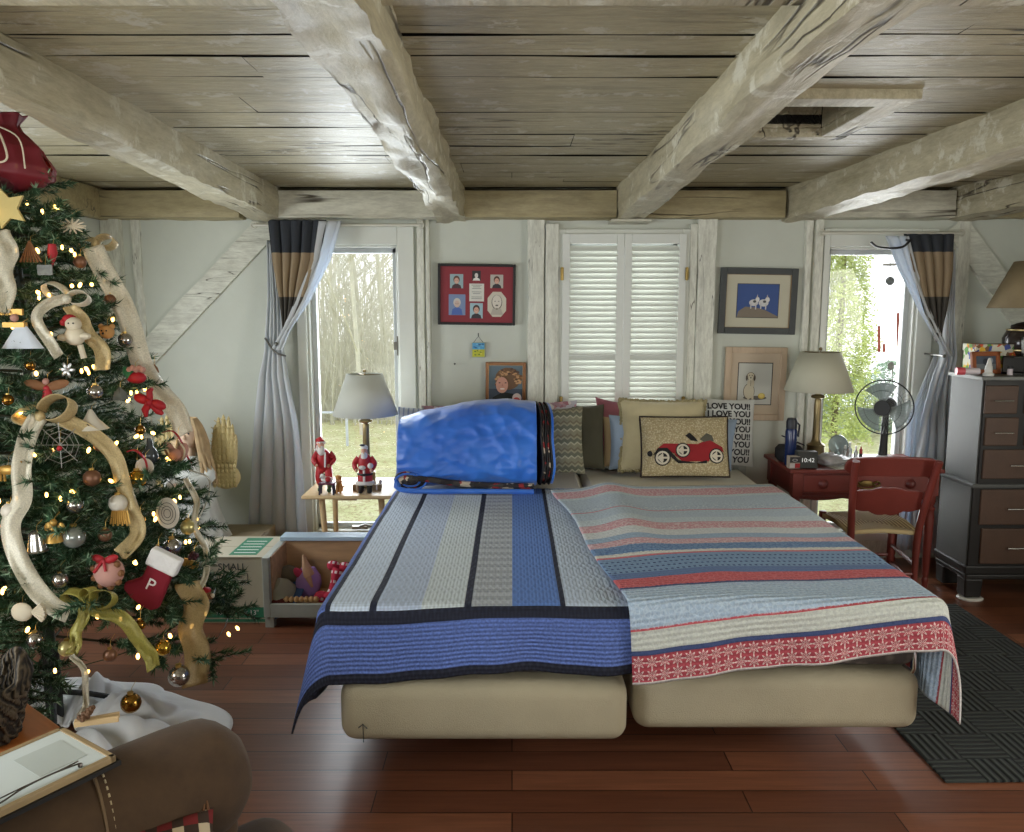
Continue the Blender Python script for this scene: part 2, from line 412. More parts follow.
def window(n, x0, x1, z0, z1, cas=(.1, .1, .1, .05), sash=.03, name_y=YB):
    root = bpy.data.objects.new('window_%d' % n, None); C.objects.link(root); root.location = (0, name_y, 0); struct(root)
    l, r, t, b = cas; c = MB()
    for lo, hi in (((x0-l, -.028, z0-b), (x0, 0, z1+t)), ((x1, -.028, z0-b), (x1+r, 0, z1+t)), ((x0, -.028, z1), (x1, 0, z1+t)), ((x0, -.028, z0-b), (x1, 0, z0))): c.bar(lo, hi)
    c.build('casing', m_white, root, smooth=False, bevel=.004)
    f = MB(); g = .014
    for lo, hi in (((x0, 0, z0), (x0+g, .16, z1)), ((x1-g, 0, z0), (x1, .16, z1)), ((x0+g, 0, z1-g), (x1-g, .16, z1)), ((x0+g, -.01, z0), (x1-g, .16, z0+g))): f.bar(lo, hi)
    f.build('window_frame', m_white, root, smooth=False, bevel=.003)
    s = MB(); a0, a1, c0, c1 = x0+g, x1-g, z0+g, z1-g
    for lo, hi in (((a0, .06, c0), (a0+sash, .1, c1)), ((a1-sash, .06, c0), (a1, .1, c1)), ((a0, .06, c1-sash), (a1, .1, c1)), ((a0, .06, c0), (a1, .1, c0+sash))): s.bar(lo, hi)
    s.build('sash', M('sash_paint', (190, 196, 196), .4, var=.02), root, smooth=False, bevel=.003)
    p = MB(); p.bar((a0+sash, .078, c0+sash), (a1-sash, .082, c1-sash)); p.build('pane', m_glass, root, smooth=False)
    return root
w1 = window(1, *W1, cas=(.06, .10, .11, .05)); w2 = window(2, *W2, cas=(.06, .06, .05, .05)); w3 = window(3, *W3, cas=(.035, .1, .11, .05))
lt = MB(); lt.bar((-.718, -.002, 1.30), (-.710, .03, 1.42)); lt.box((-.725, .0, 1.36), (.02, .02, .05)); lt.build('latch', M('dull_steel', (110, 108, 100), .4, .8), w1, smooth=False)
ck = MB(); ck.box((-.97, -.03, .205), (.10, .03, .02)); ck.tube([(-.97, -.04, .215), (-.93, -.06, .23), (-.88, -.055, .215)], .008); ck.build('crank', M('grey_metal', (150, 150, 146), .4, .6), w1)
def side_window(n, pos, outward, y0, y1, z0, z1):
    root = bpy.data.objects.new('window_%d' % n, None); C.objects.link(root); root.location = (pos, 0, 0); struct(root)
    s = outward; c = MB(); k = .08
    for (a, b, d, e) in ((y0-k, y0, z0-k, z1+k), (y1, y1+k, z0-k, z1+k), (y0, y1, z1, z1+k), (y0, y1, z0-k, z0)): c.bar((0, a, d), (-s*.025, b, e))
    c.build('casing', m_white, root, smooth=False)
    c = MB(); m_ = (y0+y1)/2
    for (a, b, d, e) in ((y0, y0+.04, z0, z1), (y1-.04, y1, z0, z1), (y0, y1, z1-.04, z1), (y0, y1, z0, z0+.04), (m_-.015, m_+.015, z0, z1)): c.bar((s*.08, a, d), (s*.12, b, e))
    c.build('sash', m_white, root, smooth=False)
    c = MB(); c.bar((s*.098, y0+.04, z0+.04), (s*.102, y1-.04, z1-.04)); c.build('pane', m_glass, root, smooth=False)
side_window(4, XL, -1, *W4); side_window(5, XL, -1, -.1, 1.3, .6, 2.0); side_window(6, XR, 1, .4, 2.0, .6, 2.0)

# shutters over the middle window
m_sh = M('shutter_paint', (222, 225, 218), .4, var=.03)
def shutter(x0, x1, label, hinge_x):
    r = thing('shutter', label, 'shutter', (x0, 4.965, .78), group='louvred shutters over the middle window')
    W = x1-x0; H = 1.26; st = .045; f = MB()
    f.bar((0, -.014, 0), (st, .014, H)); f.bar((W-st, -.014, 0), (W, .014, H)); f.bar((st, -.014, H-.06), (W-st, .014, H)); f.bar((st, -.014, 0), (W-st, .014, .08)); f.bar((st, -.014, .52), (W-st, .014, .535))
    f.build('shutter_frame', m_sh, r, smooth=False, bevel=.003)
    s = MB(); n = 33
    for i in range(n):
        z = .095+(H-.165)*(i+.5)/n
        s.box((W/2, 0, z), (W-2*st, .043, .006), rot=(R(47), 0, 0))
    s.build('slats', m_sh, r, smooth=False)
    for z in (.23, 1.02):
        h = MB(); h.box((hinge_x-x0, -.02, z), (.02, .008, .075)); h.tube([(hinge_x-x0, -.026, z-.04), (hinge_x-x0, -.026, z+.04)], .005); h.build('hinge', M('aged_brass', (150, 128, 74), .35, .8), r)
    return r
shutter(.308, .684, 'left white louvred shutter leaf over the middle window', .305); shutter(.686, 1.062, 'right white louvred shutter leaf over the middle window', 1.065)
sb_ = MB(); sb_.bar((.205, 4.955, .70), (.285, 5.0, 2.1)); struct(sb_.build('trim_28', m_trim, smooth=False, bevel=.003))
sb_ = MB(); sb_.bar((1.085, 4.965, .70), (1.13, 5.0, 2.1)); struct(sb_.build('trim_29', m_trim, smooth=False, bevel=.003))

# ---------------------------------------------------------------- outside
def grass_mat():
    k = NT('leaf_strewn_lawn'); co = k.coord('Object'); f = k.noise(2.2, co, 8, .75); g = k.noise(24, co, 6, .8)
    c = k.ramp(f, [(.3, (166, 168, 110)), (.5, (192, 190, 136)), (.68, (214, 206, 166))]); c = k.mix(k.ramp(g, [(.5, (0, 0, 0, 1)), (.6, (1, 1, 1, 1))]), c, (150, 128, 84)); k.col(c)
    k.b.inputs['Roughness'].default_value = .9; k.bump(g, .6, .03); return k.m
gr = MB(); gr.grid(lambda a, b: (-16+a*36, 5.25+b*9.6, -.40 + .04*nz(a*30, b*20) - 14*max(0, b-.94)), 60, 40)
struct(gr.build('ground', grass_mat()))
hl = MB(); hl.grid(lambda a, b: (-15+a*13.2, 15+b*22, -3.2+3.3*b + .5*nz(a*6, b*6)), 30, 30); struct(hl.build('ground_hillside', grass_mat()))
def bare_tree(x, y, h, seed, label, r0=.13, zb=-.5, sp=1.0, grp=None):
    rn = random.Random(seed); mb = MB()
    def grow(p, d, L, r, lev):
        pts = [p]; q = p.copy(); dd = d.copy(); n = 5
        for i in range(n):
            dd = (dd + Vector((rn.uniform(-1, 1), rn.uniform(-1, 1), rn.uniform(-.3, .6)))*(.05 if lev == 0 else .15)).normalized(); q = q+dd*L/n; pts.append(q.copy())
        mb.tube(pts, [r*(1-.6*i/n) for i in range(n+1)], 6 if lev < 2 else 3, cap=False)
        if lev < 4:
            for i in range((11, 7, 5, 4)[lev]):
                k_ = rn.randint(1, n); a = rn.uniform(0, 2*PI)
                nd = (dd*rn.uniform(.4, 1)+Vector((math.cos(a), math.sin(a), rn.uniform(.1, .7)))*sp).normalized()
                grow(pts[k_], nd, L*rn.uniform(.3, .5), max(.006, r*(1-.6*k_/n)*.45), lev+1)
    grow(Vector((0, 0, 0)), Vector((0, 0, 1)), h, r0, 0)
    o = mb.build('bare_tree', M('overexposed_bark', (196, 192, 170), .9, var=.15), ang=0); o.location = (x, y, zb)  # bark colour lightened to imitate overexposed woods
    tag(o, label, 'tree', grp); return o
GT = 'bare trees in the woods beyond the left window'
for i, (f, y, h, r0) in enumerate([(.55, 12.5, 7, .07), (.2, 14.5, 7, .05), (.9, 15, 8, .09), (.38, 16.5, 9, .10), (.75, 18, 9, .06), (.05, 19, 9, .09), (.62, 21, 10, .14), (.3, 22.5, 10, .08), (.95, 24, 10, .1), (.48, 27, 11, .12), (.15, 26, 10, .1), (.8, 29, 11, .12)]):
    x = (-.25+.11*f)*y
    bare_tree(x, y, h, i+1, 'leafless glare-paled tree in the woods, hazy among others, beyond the left window', r0*.55, zb=-.5 if y < 14 else -3.0+.11*(y-15), grp=GT)
def leafy(name, x, y, h, wd, seed, label, col, zb=-.5, shape='cone', n=5200, grp=None, sz=.05, z0=.06):
    rn = random.Random(seed); root = thing(name, label, 'tree' if shape == 'cone' else 'shrub', (x, y, zb), group=grp)
    t = MB(); t.tube([(0, 0, 0), (.02, 0, h*.5), (0, .02, h*.92)], [.03*h/3, .02*h/3, .008], 7); t.build('trunk', M('brown_bark', (118, 104, 84), .9), root)
    f = MB(); vs = []; fs = []
    for i in range(n):
        t_ = rn.random(); z = h*(z0+(1-z0)*t_) if shape == 'cone' else h*t_
        rr = wd*((1-t_)**.6*.95+.05) if shape == 'cone' else wd*math.sqrt(max(.02, 1-(2*t_-1)**2))
        a = rn.uniform(0, 2*PI); q = rr*(rn.random()**.4)*(1+.5*nz(math.cos(a)*2+seed, math.sin(a)*2, z*2.6))
        p = Vector((q*math.cos(a), q*math.sin(a), z)); d = Vector((rn.gauss(0, 1), rn.gauss(0, 1), rn.gauss(0, 1))).normalized()*sz; e = d.orthogonal().normalized()*sz*.3
        k_ = len(vs); vs += [p-d, p+e, p+d, p-e]; fs.append((k_, k_+1, k_+2, k_+3))
    f.add(vs, fs); f.build('foliage', M('leaf_'+name, col, .8, var=.3, vs=3), root, ang=0); return root
leafy('evergreen_tree', 3.78, 9.3, 4.6, .46, 3, 'tall feathery yellow green evergreen outside the right window', (184, 194, 112), n=26000, sz=.03, z0=.12)
for i, (x, y, h, wd) in enumerate([(5.3, 12.4, .95, .6), (6.15, 12.9, 1.15, .6), (4.75, 12.8, .7, .4)]):
    leafy('garden_shrub', x, y, h, wd, 20+i, ['small grey green shrub at the lawn edge, middle one beyond the right window', 'larger grey green shrub at the lawn edge, rightmost beyond the right window', 'smallest low shrub at the lawn edge, leftmost beyond the right window'][i], (150, 170, 140), zb=-.42, shape='ball', n=2600, sz=.04)
ub = MB(); rn = random.Random(77)
for i in range(900):
    y = rn.uniform(13.5, 24); x = (-.27+.15*rn.random())*y; h = rn.uniform(.6, 3.4); zb = -.6 if y < 14.5 else -3.1+.11*(y-15); dx, dy = rn.gauss(0, .25), rn.gauss(0, .2)
    P = [Vector((x, y, zb)), Vector((x+dx*.4, y+dy*.4, zb+h*.5+2*(y > 14.5)*.5)), Vector((x+dx, y+dy, zb+h+(2.0 if y > 14.5 else 0)))]
    ub.tube(P, [.016, .011, .004], 3, cap=False)
    for j in range(3): t = rn.uniform(.3, .95); p = P[0].lerp(P[2], t); ub.tube([p, p+Vector((rn.gauss(0, .3), rn.gauss(0, .3), rn.uniform(.05, .5)))], [.006, .002], 3, cap=False)
tag(ub.build('underbrush', M('overexposed_bark', (196, 192, 170)), ang=0), 'tangle of thin glare-paled saplings and twigs filling the woods beyond the left window', 'underbrush', kind='stuff')  # same lightened bark, overexposure put into the colour
fn = thing('garden_fence', 'low grey rail fence crossing the lawn outside the windows', 'fence', (0, 11.5, -.42))
m_fence = M('galvanised_rail', (190, 194, 196), .7, 0)
f_ = MB(); f_.tube([(-6, 0, .5), (9, 0, .5)], .02); f_.build('rail', m_fence, fn)
for i in range(9):
    f_ = MB(); f_.tube([(-6+i*1.8, 0, 0), (-6+i*1.8, 0, .52)], .02, 6); f_.build('fence_post', m_fence, fn)
# ---------------------------------------------------------------- bed
ZT = .62
m_base = M('beige_upholstery', (168, 158, 132), .85, var=.06, vs=5, bump=.3, bs=240)
m_blackleg = M('black_metal', (22, 22, 22), .5)
def bed_base(x0, x1, y0, y1, label):
    r = thing('adjustable_bed', label, 'bed', ((x0+x1)/2, (y0+y1)/2, 0)); W, D = (x1-x0), (y1-y0)
    b = MB(); b.box((0, 0, .255), (W, D, .212)); o = b.build('upholstered_platform', m_base, r, ang=0)
    q = o.modifiers.new('Bevel', 'BEVEL'); q.width = .055; q.segments = 6
    for sx_ in (-1, 1):
        for y in (-D/2+.62, D/2-.3):
            l = MB(); l.tube([(sx_*(W/2-.3), y, 0), (sx_*(W/2-.3), y, .15)], .032, 14); l.tube([(sx_*(W/2-.3), y, 0), (sx_*(W/2-.3), y, .02)], .042, 14); l.build('leg', m_blackleg, r)
    return r
lb = bed_base(-.578, .388, 2.50, 4.76, 'left beige upholstered adjustable bed base under the blue quilt')
rb = bed_base(.418, 1.405, 2.575, 4.76, 'right beige upholstered adjustable bed base under the striped quilt')
t = MB(); t.tube([(-.40, -1.131, .16), (-.40, -1.138, .23)], .0015, 4); t.tube([(-.415, -1.137, .215), (-.40, -1.138, .228), (-.386, -1.137, .212)], .002, 4)
t.build('loose_thread', m_blackleg, lb)
bar_ = MB(); bar_.tube([(.435, -1.06, .38), (.435, -1.12, .385), (.435, -1.128, .40), (.435, -1.125, .46), (.425, -1.08, .475)], .006, 8)
bar_.build('retainer_bar', M('chrome', (200, 200, 200), .2, 1), rb, label='chrome mattress retainer bar')
def mat_fabric():
    k = NT('grey_damask_ticking'); v = k.n('TexVoronoi'); v.inputs['Scale'].default_value = 26; k.l(k.coord('Object'), v.inputs['Vector'])
    k.col(k.ramp(v.outputs['Distance'], [(.2, (120, 112, 104)), (.5, (84, 78, 74))])); k.b.inputs['Roughness'].default_value = .8; return k.m
m_tick = mat_fabric(); m_sheet = M('oatmeal_sheet', (236, 232, 219), .9, var=.03, bump=.2, bs=14)
def mattress(x0, x1, y0, y1, label):
    r = thing('mattress', label, 'mattress', ((x0+x1)/2, (y0+y1)/2, .3625)); W, D = x1-x0, y1-y0
    b = MB(); b.box((0, 0, .115), (W, D, .228)); o = b.build('mattress_core', m_tick, r, ang=0)
    q = o.modifiers.new('Bevel', 'BEVEL'); q.width = .04; q.segments = 4
    s = MB(); y0_ = D*.12
    s.grid(lambda a, c: ((a-.5)*(W+.006), -D/2+.3+(D-.28)*c, .255+.006*nz(a*5, c*7) - .12*max(0, abs(a-.5)*2-.96)*8), 30, 40)
    s.build('fitted_sheet', m_sheet, r, thick=.004)
    return r
mattress(-.595, .40, 2.56, 4.77, 'left twin mattress covered by the blue quilt'); mattress(.412, 1.40, 2.62, 4.77, 'right twin mattress, grey patterned side showing under the striped quilt hem')
hb = thing('headboard', 'pale grey painted headboard behind the pillows', 'headboard', (.40, 4.87, 0))
b = MB(); b.bar((-.98, -.02, .3), (1.03, .02, .86)); b.build('panel', M('pale_grey_paint', (172, 176, 168), .5), hb, smooth=False, bevel=.006)
b = MB(); b.bar((-1.0, -.03, .86), (1.06, .03, .885)); b.build('top_rail', M('pale_grey_paint', (172, 176, 168), .5), hb, smooth=False, bevel=.006)
for s_ in (-.97, 1.02): b = MB(); b.box((s_, 0, .43), (.05, .05, .86)); b.build('post', M('pale_grey_paint', (172, 176, 168), .5), hb, smooth=False, bevel=.006)

def drape(s, t, x0, x1, yf, zt, r=.045, flare=.06, corner=.42, fold=.012, seed=0, cw=1.0):
    dx = max(0, x0-s, s-x1); sg = -1 if s < x0 else 1; dy = max(0, yf-t); d = math.hypot(dx, dy)
    cx_, cy_ = min(max(s, x0), x1), max(t, yf)
    z = zt + .006*nz(cx_*2.2+seed, cy_*2.2) + .003*nz(cx_*7, cy_*6+seed)
    if d < 1e-9: return Vector((cx_, cy_, z))
    nx, ny = sg*dx/d, -dy/d; th = math.atan2(dy, dx); sharp = (math.sin(2*th))**cw
    fl_ = flare + corner*sharp; ra = r*PI/2
    if d <= ra: h = r*math.sin(d/r); dr = r*(1-math.cos(d/r))
    else: h = r + fl_*(d-ra); dr = r + (d-ra)*math.sqrt(1-fl_*fl_)
    run = cx_*1.0 + cy_*1.0
    wv = fold*min(1, max(0, d-ra)/.12)*(math.sin(run*15+seed*3+3*nz(run*1.3, seed))+.5*math.sin(run*33+seed))*(1-.8*sharp)
    h += wv
    return Vector((cx_+nx*h, cy_+ny*h, z-dr))

def quilt_blue_mat():
    k = NT('blue_patchwork_quilt'); uvn = k.n('UVMap'); sp = k.n('SeparateXYZ'); k.l(uvn.outputs[0], sp.inputs[0]); a, b = sp.outputs[0], sp.outputs[1]
    N_ = (22, 26, 46); LB = (190, 204, 222); GB = (200, 210, 214); A0 = .96   # a = metres from the left hem (bed edge at .36)
    X = lambda x: (x+A0)/1.5
    inner = k.ramp(k.math('DIVIDE', a, 1.5), [(0, N_), (.03/1.5, (66, 92, 158)), (X(-.615), N_), (X(-.60), (198, 212, 230)), (X(-.468), N_), (X(-.450), (180, 194, 216)), (X(-.30), GB), (X(-.158), N_), (X(-.139), (172, 178, 184)), (X(0.0), (92, 128, 196)), (X(.155), N_), (X(.172), LB), (X(.34), (170, 184, 206))], 'CONSTANT')
    # gingham and plaid weave
    def wave(v, f, lo, hi): return k.ramp(k.math('FRACT', k.math('MULTIPLY', v, f)), [(0, (lo, lo, lo, 1)), (.5, (hi, hi, hi, 1))], 'CONSTANT')
    ga = wave(a, 80, .94, 1.08); gb = wave(b, 80, .94, 1.08); big = wave(b, 14, .84, 1.08)
    isp = k.ramp(k.math('DIVIDE', a, 1.5), [(0, (0, 0, 0, 1)), (X(-.139), (1, 1, 1, 1)), (X(0), (0, 0, 0, 1))], 'CONSTANT')
    inner = k.mix(1.0, inner, ga, 'MULTIPLY'); inner = k.mix(1.0, inner, gb, 'MULTIPLY'); inner = k.mix(isp, inner, k.mix(1.0, inner, big, 'MULTIPLY'))
    rows = wave(b, 70, .72, 1.12); bord = k.mix(1.0, (86, 108, 172), rows, 'MULTIPLY'); rr = k.ramp(k.noise(120, uvn.outputs[0], 2), [(.4, (.8, .8, .8, 1)), (.6, (1.25, 1.25, 1.25, 1))]); bord = k.mix(1.0, bord, rr, 'MULTIPLY')
    mk = lambda lo, hi: k.math('MULTIPLY', k.math('GREATER_THAN', b, lo), k.math('LESS_THAN', b, hi))
    c = k.mix(k.math('LESS_THAN', b, .232), inner, bord)
    c = k.mix(k.math('MULTIPLY', k.math('LESS_THAN', a, .345), k.math('GREATER_THAN', a, .03)), c, bord)
    c = k.mix(mk(.192, .234), c, (18, 21, 38)); c = k.mix(k.math('LESS_THAN', b, .033), c, (18, 20, 36)); c = k.mix(k.math('LESS_THAN', a, .03), c, (18, 20, 36))
    k.col(c); k.b.inputs['Roughness'].default_value = .9
    # quilting: cable loops down the strips plus channel stitching
    wob = k.math('MULTIPLY', k.math('SINE', k.math('MULTIPLY', b, 24)), .019)
    q1 = k.math('MAXIMUM', k.math('SINE', k.math('MULTIPLY', k.math('ADD', a, wob), 260)), k.math('SINE', k.math('MULTIPLY', k.math('SUBTRACT', a, wob), 260)))
    c2 = k.mix(k.math('MULTIPLY', k.math('SUBTRACT', 1, q1), .09), c, (70, 84, 110)); k.col(c2)
    q2 = k.math('SINE', k.math('MULTIPLY', b, 420)); rowm = k.math('LESS_THAN', b, .232)
    h = k.math('ADD', k.math('MULTIPLY', q1, k.math('SUBTRACT', 1, rowm)), k.math('MULTIPLY', q2, rowm))
    k.bump(k.math('ADD', h, k.math('MULTIPLY', k.noise(60, uvn.outputs[0], 3), 2)), .4, .003); return k.m
def quilt_stripe_mat():
    k = NT('striped_quilt'); uvn = k.n('UVMap'); sp = k.n('SeparateXYZ'); k.l(uvn.outputs[0], sp.inputs[0]); a, b = sp.outputs[0], sp.outputs[1]
    P_ = (196, 142, 148); LT = (190, 202, 206); G_ = (164, 180, 194); LG = (178, 192, 202); Rd = (176, 76, 82); Nv = (58, 72, 112); Bl = (112, 142, 176); DB = (92, 116, 156)
    st = [(0, (214, 210, 206)), (.008, (164, 66, 76)), (.095, Nv), (.108, (192, 196, 188)), (.172, Rd), (.182, (160, 180, 200)), (.362, Nv), (.374, (186, 84, 88)), (.458, DB), (.515, (118, 146, 176)), (.67, (196, 108, 112)), (.69, (206, 206, 196)), (.718, Bl), (.80, (196, 150, 154)), (.862, (150, 172, 192)), (.932, (202, 206, 204)), (1.015, P_), (1.12, LT), (1.215, LG), (1.34, P_), (1.358, G_), (1.44, LG), (1.61, LT), (1.655, P_), (1.80, LT), (1.82, G_), (1.845, (206, 208, 200)), (1.86, (60, 58, 62))]
    c = k.ramp(k.math('DIVIDE', b, 2.06), [(p/2.06, q) for p, q in st], 'CONSTANT')
    v = k.n('TexVoronoi'); v.inputs['Scale'].default_value = 55; v.feature = 'DISTANCE_TO_EDGE'; k.l(uvn.outputs[0], v.inputs['Vector'])
    fl_ = k.ramp(v.outputs['Distance'], [(.06, (1, 1, 1, 1)), (.12, (0, 0, 0, 1))])
    sel = lambda lo, hi: k.math('MULTIPLY', k.math('GREATER_THAN', b, lo), k.math('LESS_THAN', b, hi))
    # repeated eight-petal flowers on the red border
    fa = k.math('SUBTRACT', k.math('FRACT', k.math('DIVIDE', a, .042)), .5); fb = k.math('SUBTRACT', k.math('FRACT', k.math('DIVIDE', k.math('ADD', b, -.008), .043)), .5)
    rr = k.math('SQRT', k.math('ADD', k.math('MULTIPLY', fa, fa), k.math('MULTIPLY', fb, fb))); an = k.math('ARCTAN2', fa, fb)
    pet = k.math('LESS_THAN', k.math('ABSOLUTE', k.math('SUBTRACT', rr, k.math('ADD', .26, k.math('MULTIPLY', k.math('COSINE', k.math('MULTIPLY', an, 8)), .17)))), .075)
    c = k.mix(k.math('MULTIPLY', pet, sel(.008, .095)), c, (218, 200, 194))
    for lo, hi, col, m_ in ((1.015, 1.12, (218, 206, 206), .6), (1.655, 1.81, (218, 206, 206), .6), (.182, .362, (190, 204, 214), .5), (.718, .80, (70, 98, 146), .6), (.374, .458, (206, 120, 120), .5), (.932, .862, LT, .3), (.80, .862, (214, 200, 200), .6), (1.358, 1.44, (206, 214, 214), .6)):
        c = k.mix(k.math('MULTIPLY', k.math('MULTIPLY', fl_, sel(lo, hi)), m_), c, col)
    dots = k.math('MULTIPLY', k.math('GREATER_THAN', k.math('SINE', k.math('MULTIPLY', a, 300)), .1), k.math('GREATER_THAN', k.math('SINE', k.math('MULTIPLY', b, 170)), .55))
    c = k.mix(k.math('MULTIPLY', dots, sel(.515, .67)), c, (54, 68, 112))
    sp2 = k.ramp(k.noise(85, uvn.outputs[0], 3, .7), [(.4, (.98, .98, 1.0, 1)), (.6, (1.2, 1.2, 1.18, 1))]); c = k.mix(1.0, c, sp2, 'MULTIPLY')
    k.col(c); k.b.inputs['Roughness'].default_value = .92
    q = k.math('ADD', k.math('SINE', k.math('MULTIPLY', b, 330)), k.math('MULTIPLY', k.noise(75, uvn.outputs[0], 3), 4)); k.bump(q, .5, .004); return k.m
m_qb, m_qs = quilt_blue_mat(), quilt_stripe_mat()
qb = MB()
def fb_(u, v):
    a = u*1.46; b = v*1.95; s = -.96+a; t = 2.54-.255+b - .02*math.sin(a*4.0)*max(0, 1-b/.5) + .01*math.sin(a*9)*max(0, 1-b/.4)
    if a < .36: t -= .03*(.36-a)
    return drape(s, t, -.60, 9, 2.545, ZT+.004, corner=.26, seed=1, fold=.010, flare=.02)
qb.grid(fb_, 110, 150, lambda u, v: (u*1.46, v*1.95))
tag(qb.build('blue_quilt', m_qb, thick=.006, ang=0), 'blue striped patchwork quilt with navy bands spread over the left mattress', 'quilt')
qs = MB(); RA = .098
def fs_(u, v):
    a = u*1.44; b = v*1.87; 
    s = .395 + a*math.cos(RA) - b*math.sin(RA); t = 2.545-.315 + a*math.sin(RA)*1.2 + b*math.cos(RA)
    s += .01*math.sin(b*6)*(1-u)
    z = ZT+.032
    bulge = .018*math.exp(-((s-.75)/.35)**2)*math.exp(-((t-3.1)/.6)**2) + .03*math.exp(-((s-.50)/.10)**2)*max(0, min(1, (t-2.9)/.4))
    return drape(s, t, -9, 1.385, 2.535, z+bulge, r=.05, corner=.17, seed=4, fold=.009, flare=.05, cw=1.0)
qs.grid(fs_, 110, 170, lambda u, v: (u*1.44, v*1.87))
o_ = qs.build('striped_quilt', m_qs, thick=.006, ang=0); tag(o_, 'red white and blue striped floral quilt spread over the right mattress', 'quilt')

# ---------------------------------------------------------------- pillows
def pillow_mesh(w, h, t, seed=0, pinch=.07, n=26, puff=.5):
    mb = MB()
    def side(sg):
        def f(a, b):
            x, z = a*2-1, b*2-1
            px = x*(1-pinch*(1-z*z)*abs(x)**3*1.0) ; pz = z*(1-pinch*(1-x*x)*abs(z)**3)
            e = max(0, (1-abs(x)**2.6)*(1-abs(z)**2.6))**puff
            wr = .12*nz(x*1.7+seed, z*1.7, seed) + .05*nz(x*5+seed, z*5, 2)
            return Vector((px*w/2, sg*(t/2*e*(1+wr*1.6)) , h/2+pz*h/2 + .012*e*nz(x*2, seed)))
        return f
    mb.grid(side(-1), n, n); k = len(mb.v)
    g = side(1); mb.grid(lambda a, b: g(1-a, b), n, n); return mb
def pillow(name, label, mat, u0, u1, v0, v1, Y, t, lean=12, yaw=0, roll=0, seed=0, group=None, piping=None, fringe=None, pinch=.07, hx=1.0):
    pa, pb = at(u0, v1, Y), at(u1, v0, Y); W = (pb.x-pa.x)*hx; H = pb.z-pa.z
    r = thing(name, label, 'pillow', ((pa.x+pb.x)/2, Y, pa.z), group=group, rot=(R(-lean), R(roll), R(yaw)))
    H /= math.cos(R(lean)); mb = pillow_mesh(W, H, t, seed, pinch)
    mb.build('cover', mat, r, ang=0)
    if piping or fringe:
        p = MB(); pts = []
        for k in range(80):
            q = k/80*4; e = int(q); f = q-e
            x, z = [(-1+2*f, -1), (1, -1+2*f), (1-2*f, 1), (-1, 1-2*f)][e]
            px = x*(1-pinch*(1-z*z)*abs(x)**3); pz = z*(1-pinch*(1-x*x)*abs(z)**3); pts.append(Vector((px*W/2, 0, H/2+pz*H/2)))
        pts.append(pts[0])
        if piping: p.tube(pts, .006, 6, cap=False); p.build('piping', piping, r)
        else:
            rn = random.Random(seed)
            for a_, b_ in zip(pts, pts[1:]):
                for f in (0, .33, .66):
                    c_ = a_.lerp(b_, f); p.ball(c_+Vector((rn.uniform(-.004, .004), rn.uniform(-.008, .008), rn.uniform(-.004, .004))), .011, 5)
            p.build('fringe', fringe, r)
    r['wh'] = (W, H); return r
def stripes_mat(name, cols, freq, axis=0, rough=.85, noisy=0, kind='Object'):
    k = NT(name); co = k.coord(kind); sp = k.n('SeparateXYZ'); k.l(co, sp.inputs[0]); v = sp.outputs[axis]
    if noisy: v = k.math('ADD', v, k.math('MULTIPLY', k.noise(14, co, 3), noisy))
    c = k.ramp(k.math('FRACT', k.math('MULTIPLY', v, freq)), [(i/len(cols), x) for i, x in enumerate(cols)], 'CONSTANT')
    k.col(c); k.b.inputs['Roughness'].default_value = rough; return k.m
def patches_mat(name, cols, scale):
    k = NT(name); v = k.n('TexVoronoi'); v.inputs['Scale'].default_value = scale; k.l(k.coord(), v.inputs['Vector']); s = k.n('SeparateColor'); k.l(v.outputs['Color'], s.inputs[0])
    k.col(k.ramp(s.outputs[0], [(i/len(cols), x) for i, x in enumerate(cols)], 'CONSTANT')); k.b.inputs['Roughness'].default_value = .85; return k.m
pillow('bed_pillow', 'blue and white ticking striped pillow at far left behind the sleeping bag', stripes_mat('ticking', [(206, 212, 222), (206, 212, 222), (150, 164, 196)], 34), 395, 470, 410, 478, 4.60, .12, lean=22, seed=3)
pillow('pillow_sham', 'long pink and white floral patchwork sham behind the sleeping bag', patches_mat('floral_patchwork', [(196, 150, 158), (214, 206, 206), (160, 110, 124), (190, 186, 196), (172, 140, 150)], 34), 422, 582, 406, 476, 4.58, .12, lean=20, seed=5, roll=-2)
k_ = NT('olive_tribal_weave'); co = k_.coord(); sp = k_.n('SeparateXYZ'); k_.l(co, sp.inputs[0])
zz = k_.math('ADD', sp.outputs[2], k_.math('MULTIPLY', k_.math('PINGPONG', k_.math('MULTIPLY', sp.outputs[0], 1.0), .018), .8))
k_.col(k_.mix(k_.ramp(k_.noise(30, co, 3), [(.3, (.85, .85, .85, 1)), (.7, (1.1, 1.1, 1.1, 1))]), (0, 0, 0), k_.ramp(k_.math('FRACT', k_.math('MULTIPLY', zz, 13)), [(0, (140, 138, 116)), (.3, (178, 176, 152)), (.42, (112, 114, 98)), (.7, (156, 152, 128)), (.85, (122, 116, 96))], 'CONSTANT'), 'MIX')); k_.b.inputs['Roughness'].default_value = .9
pillow('throw_pillow', 'grey green pillow with woven zigzag bands beside the sleeping bag', k_.m, 522, 586, 409, 475, 4.50, .15, lean=12, yaw=-6, seed=7, roll=-3)
pillow('throw_pillow', 'dark olive plain pillow between the zigzag and mauve pillows', M('dark_olive_cloth', (74, 72, 56), .85), 566, 604, 406, 470, 4.64, .14, lean=14, yaw=0, seed=9, hx=1.1)
pillow('throw_pillow', 'mauve pink pillow with a pointed corner standing behind the tan one', M('mauve_cloth', (158, 96, 106), .8), 592, 660, 400, 470, 4.74, .12, lean=12, seed=11, roll=3, pinch=.14)
pillow('throw_pillow', 'narrow tan pillow squeezed between mauve and pale blue pillows', M('tan_cloth', (184, 160, 122), .85), 603, 650, 418, 467, 4.67, .10, lean=12, seed=13)
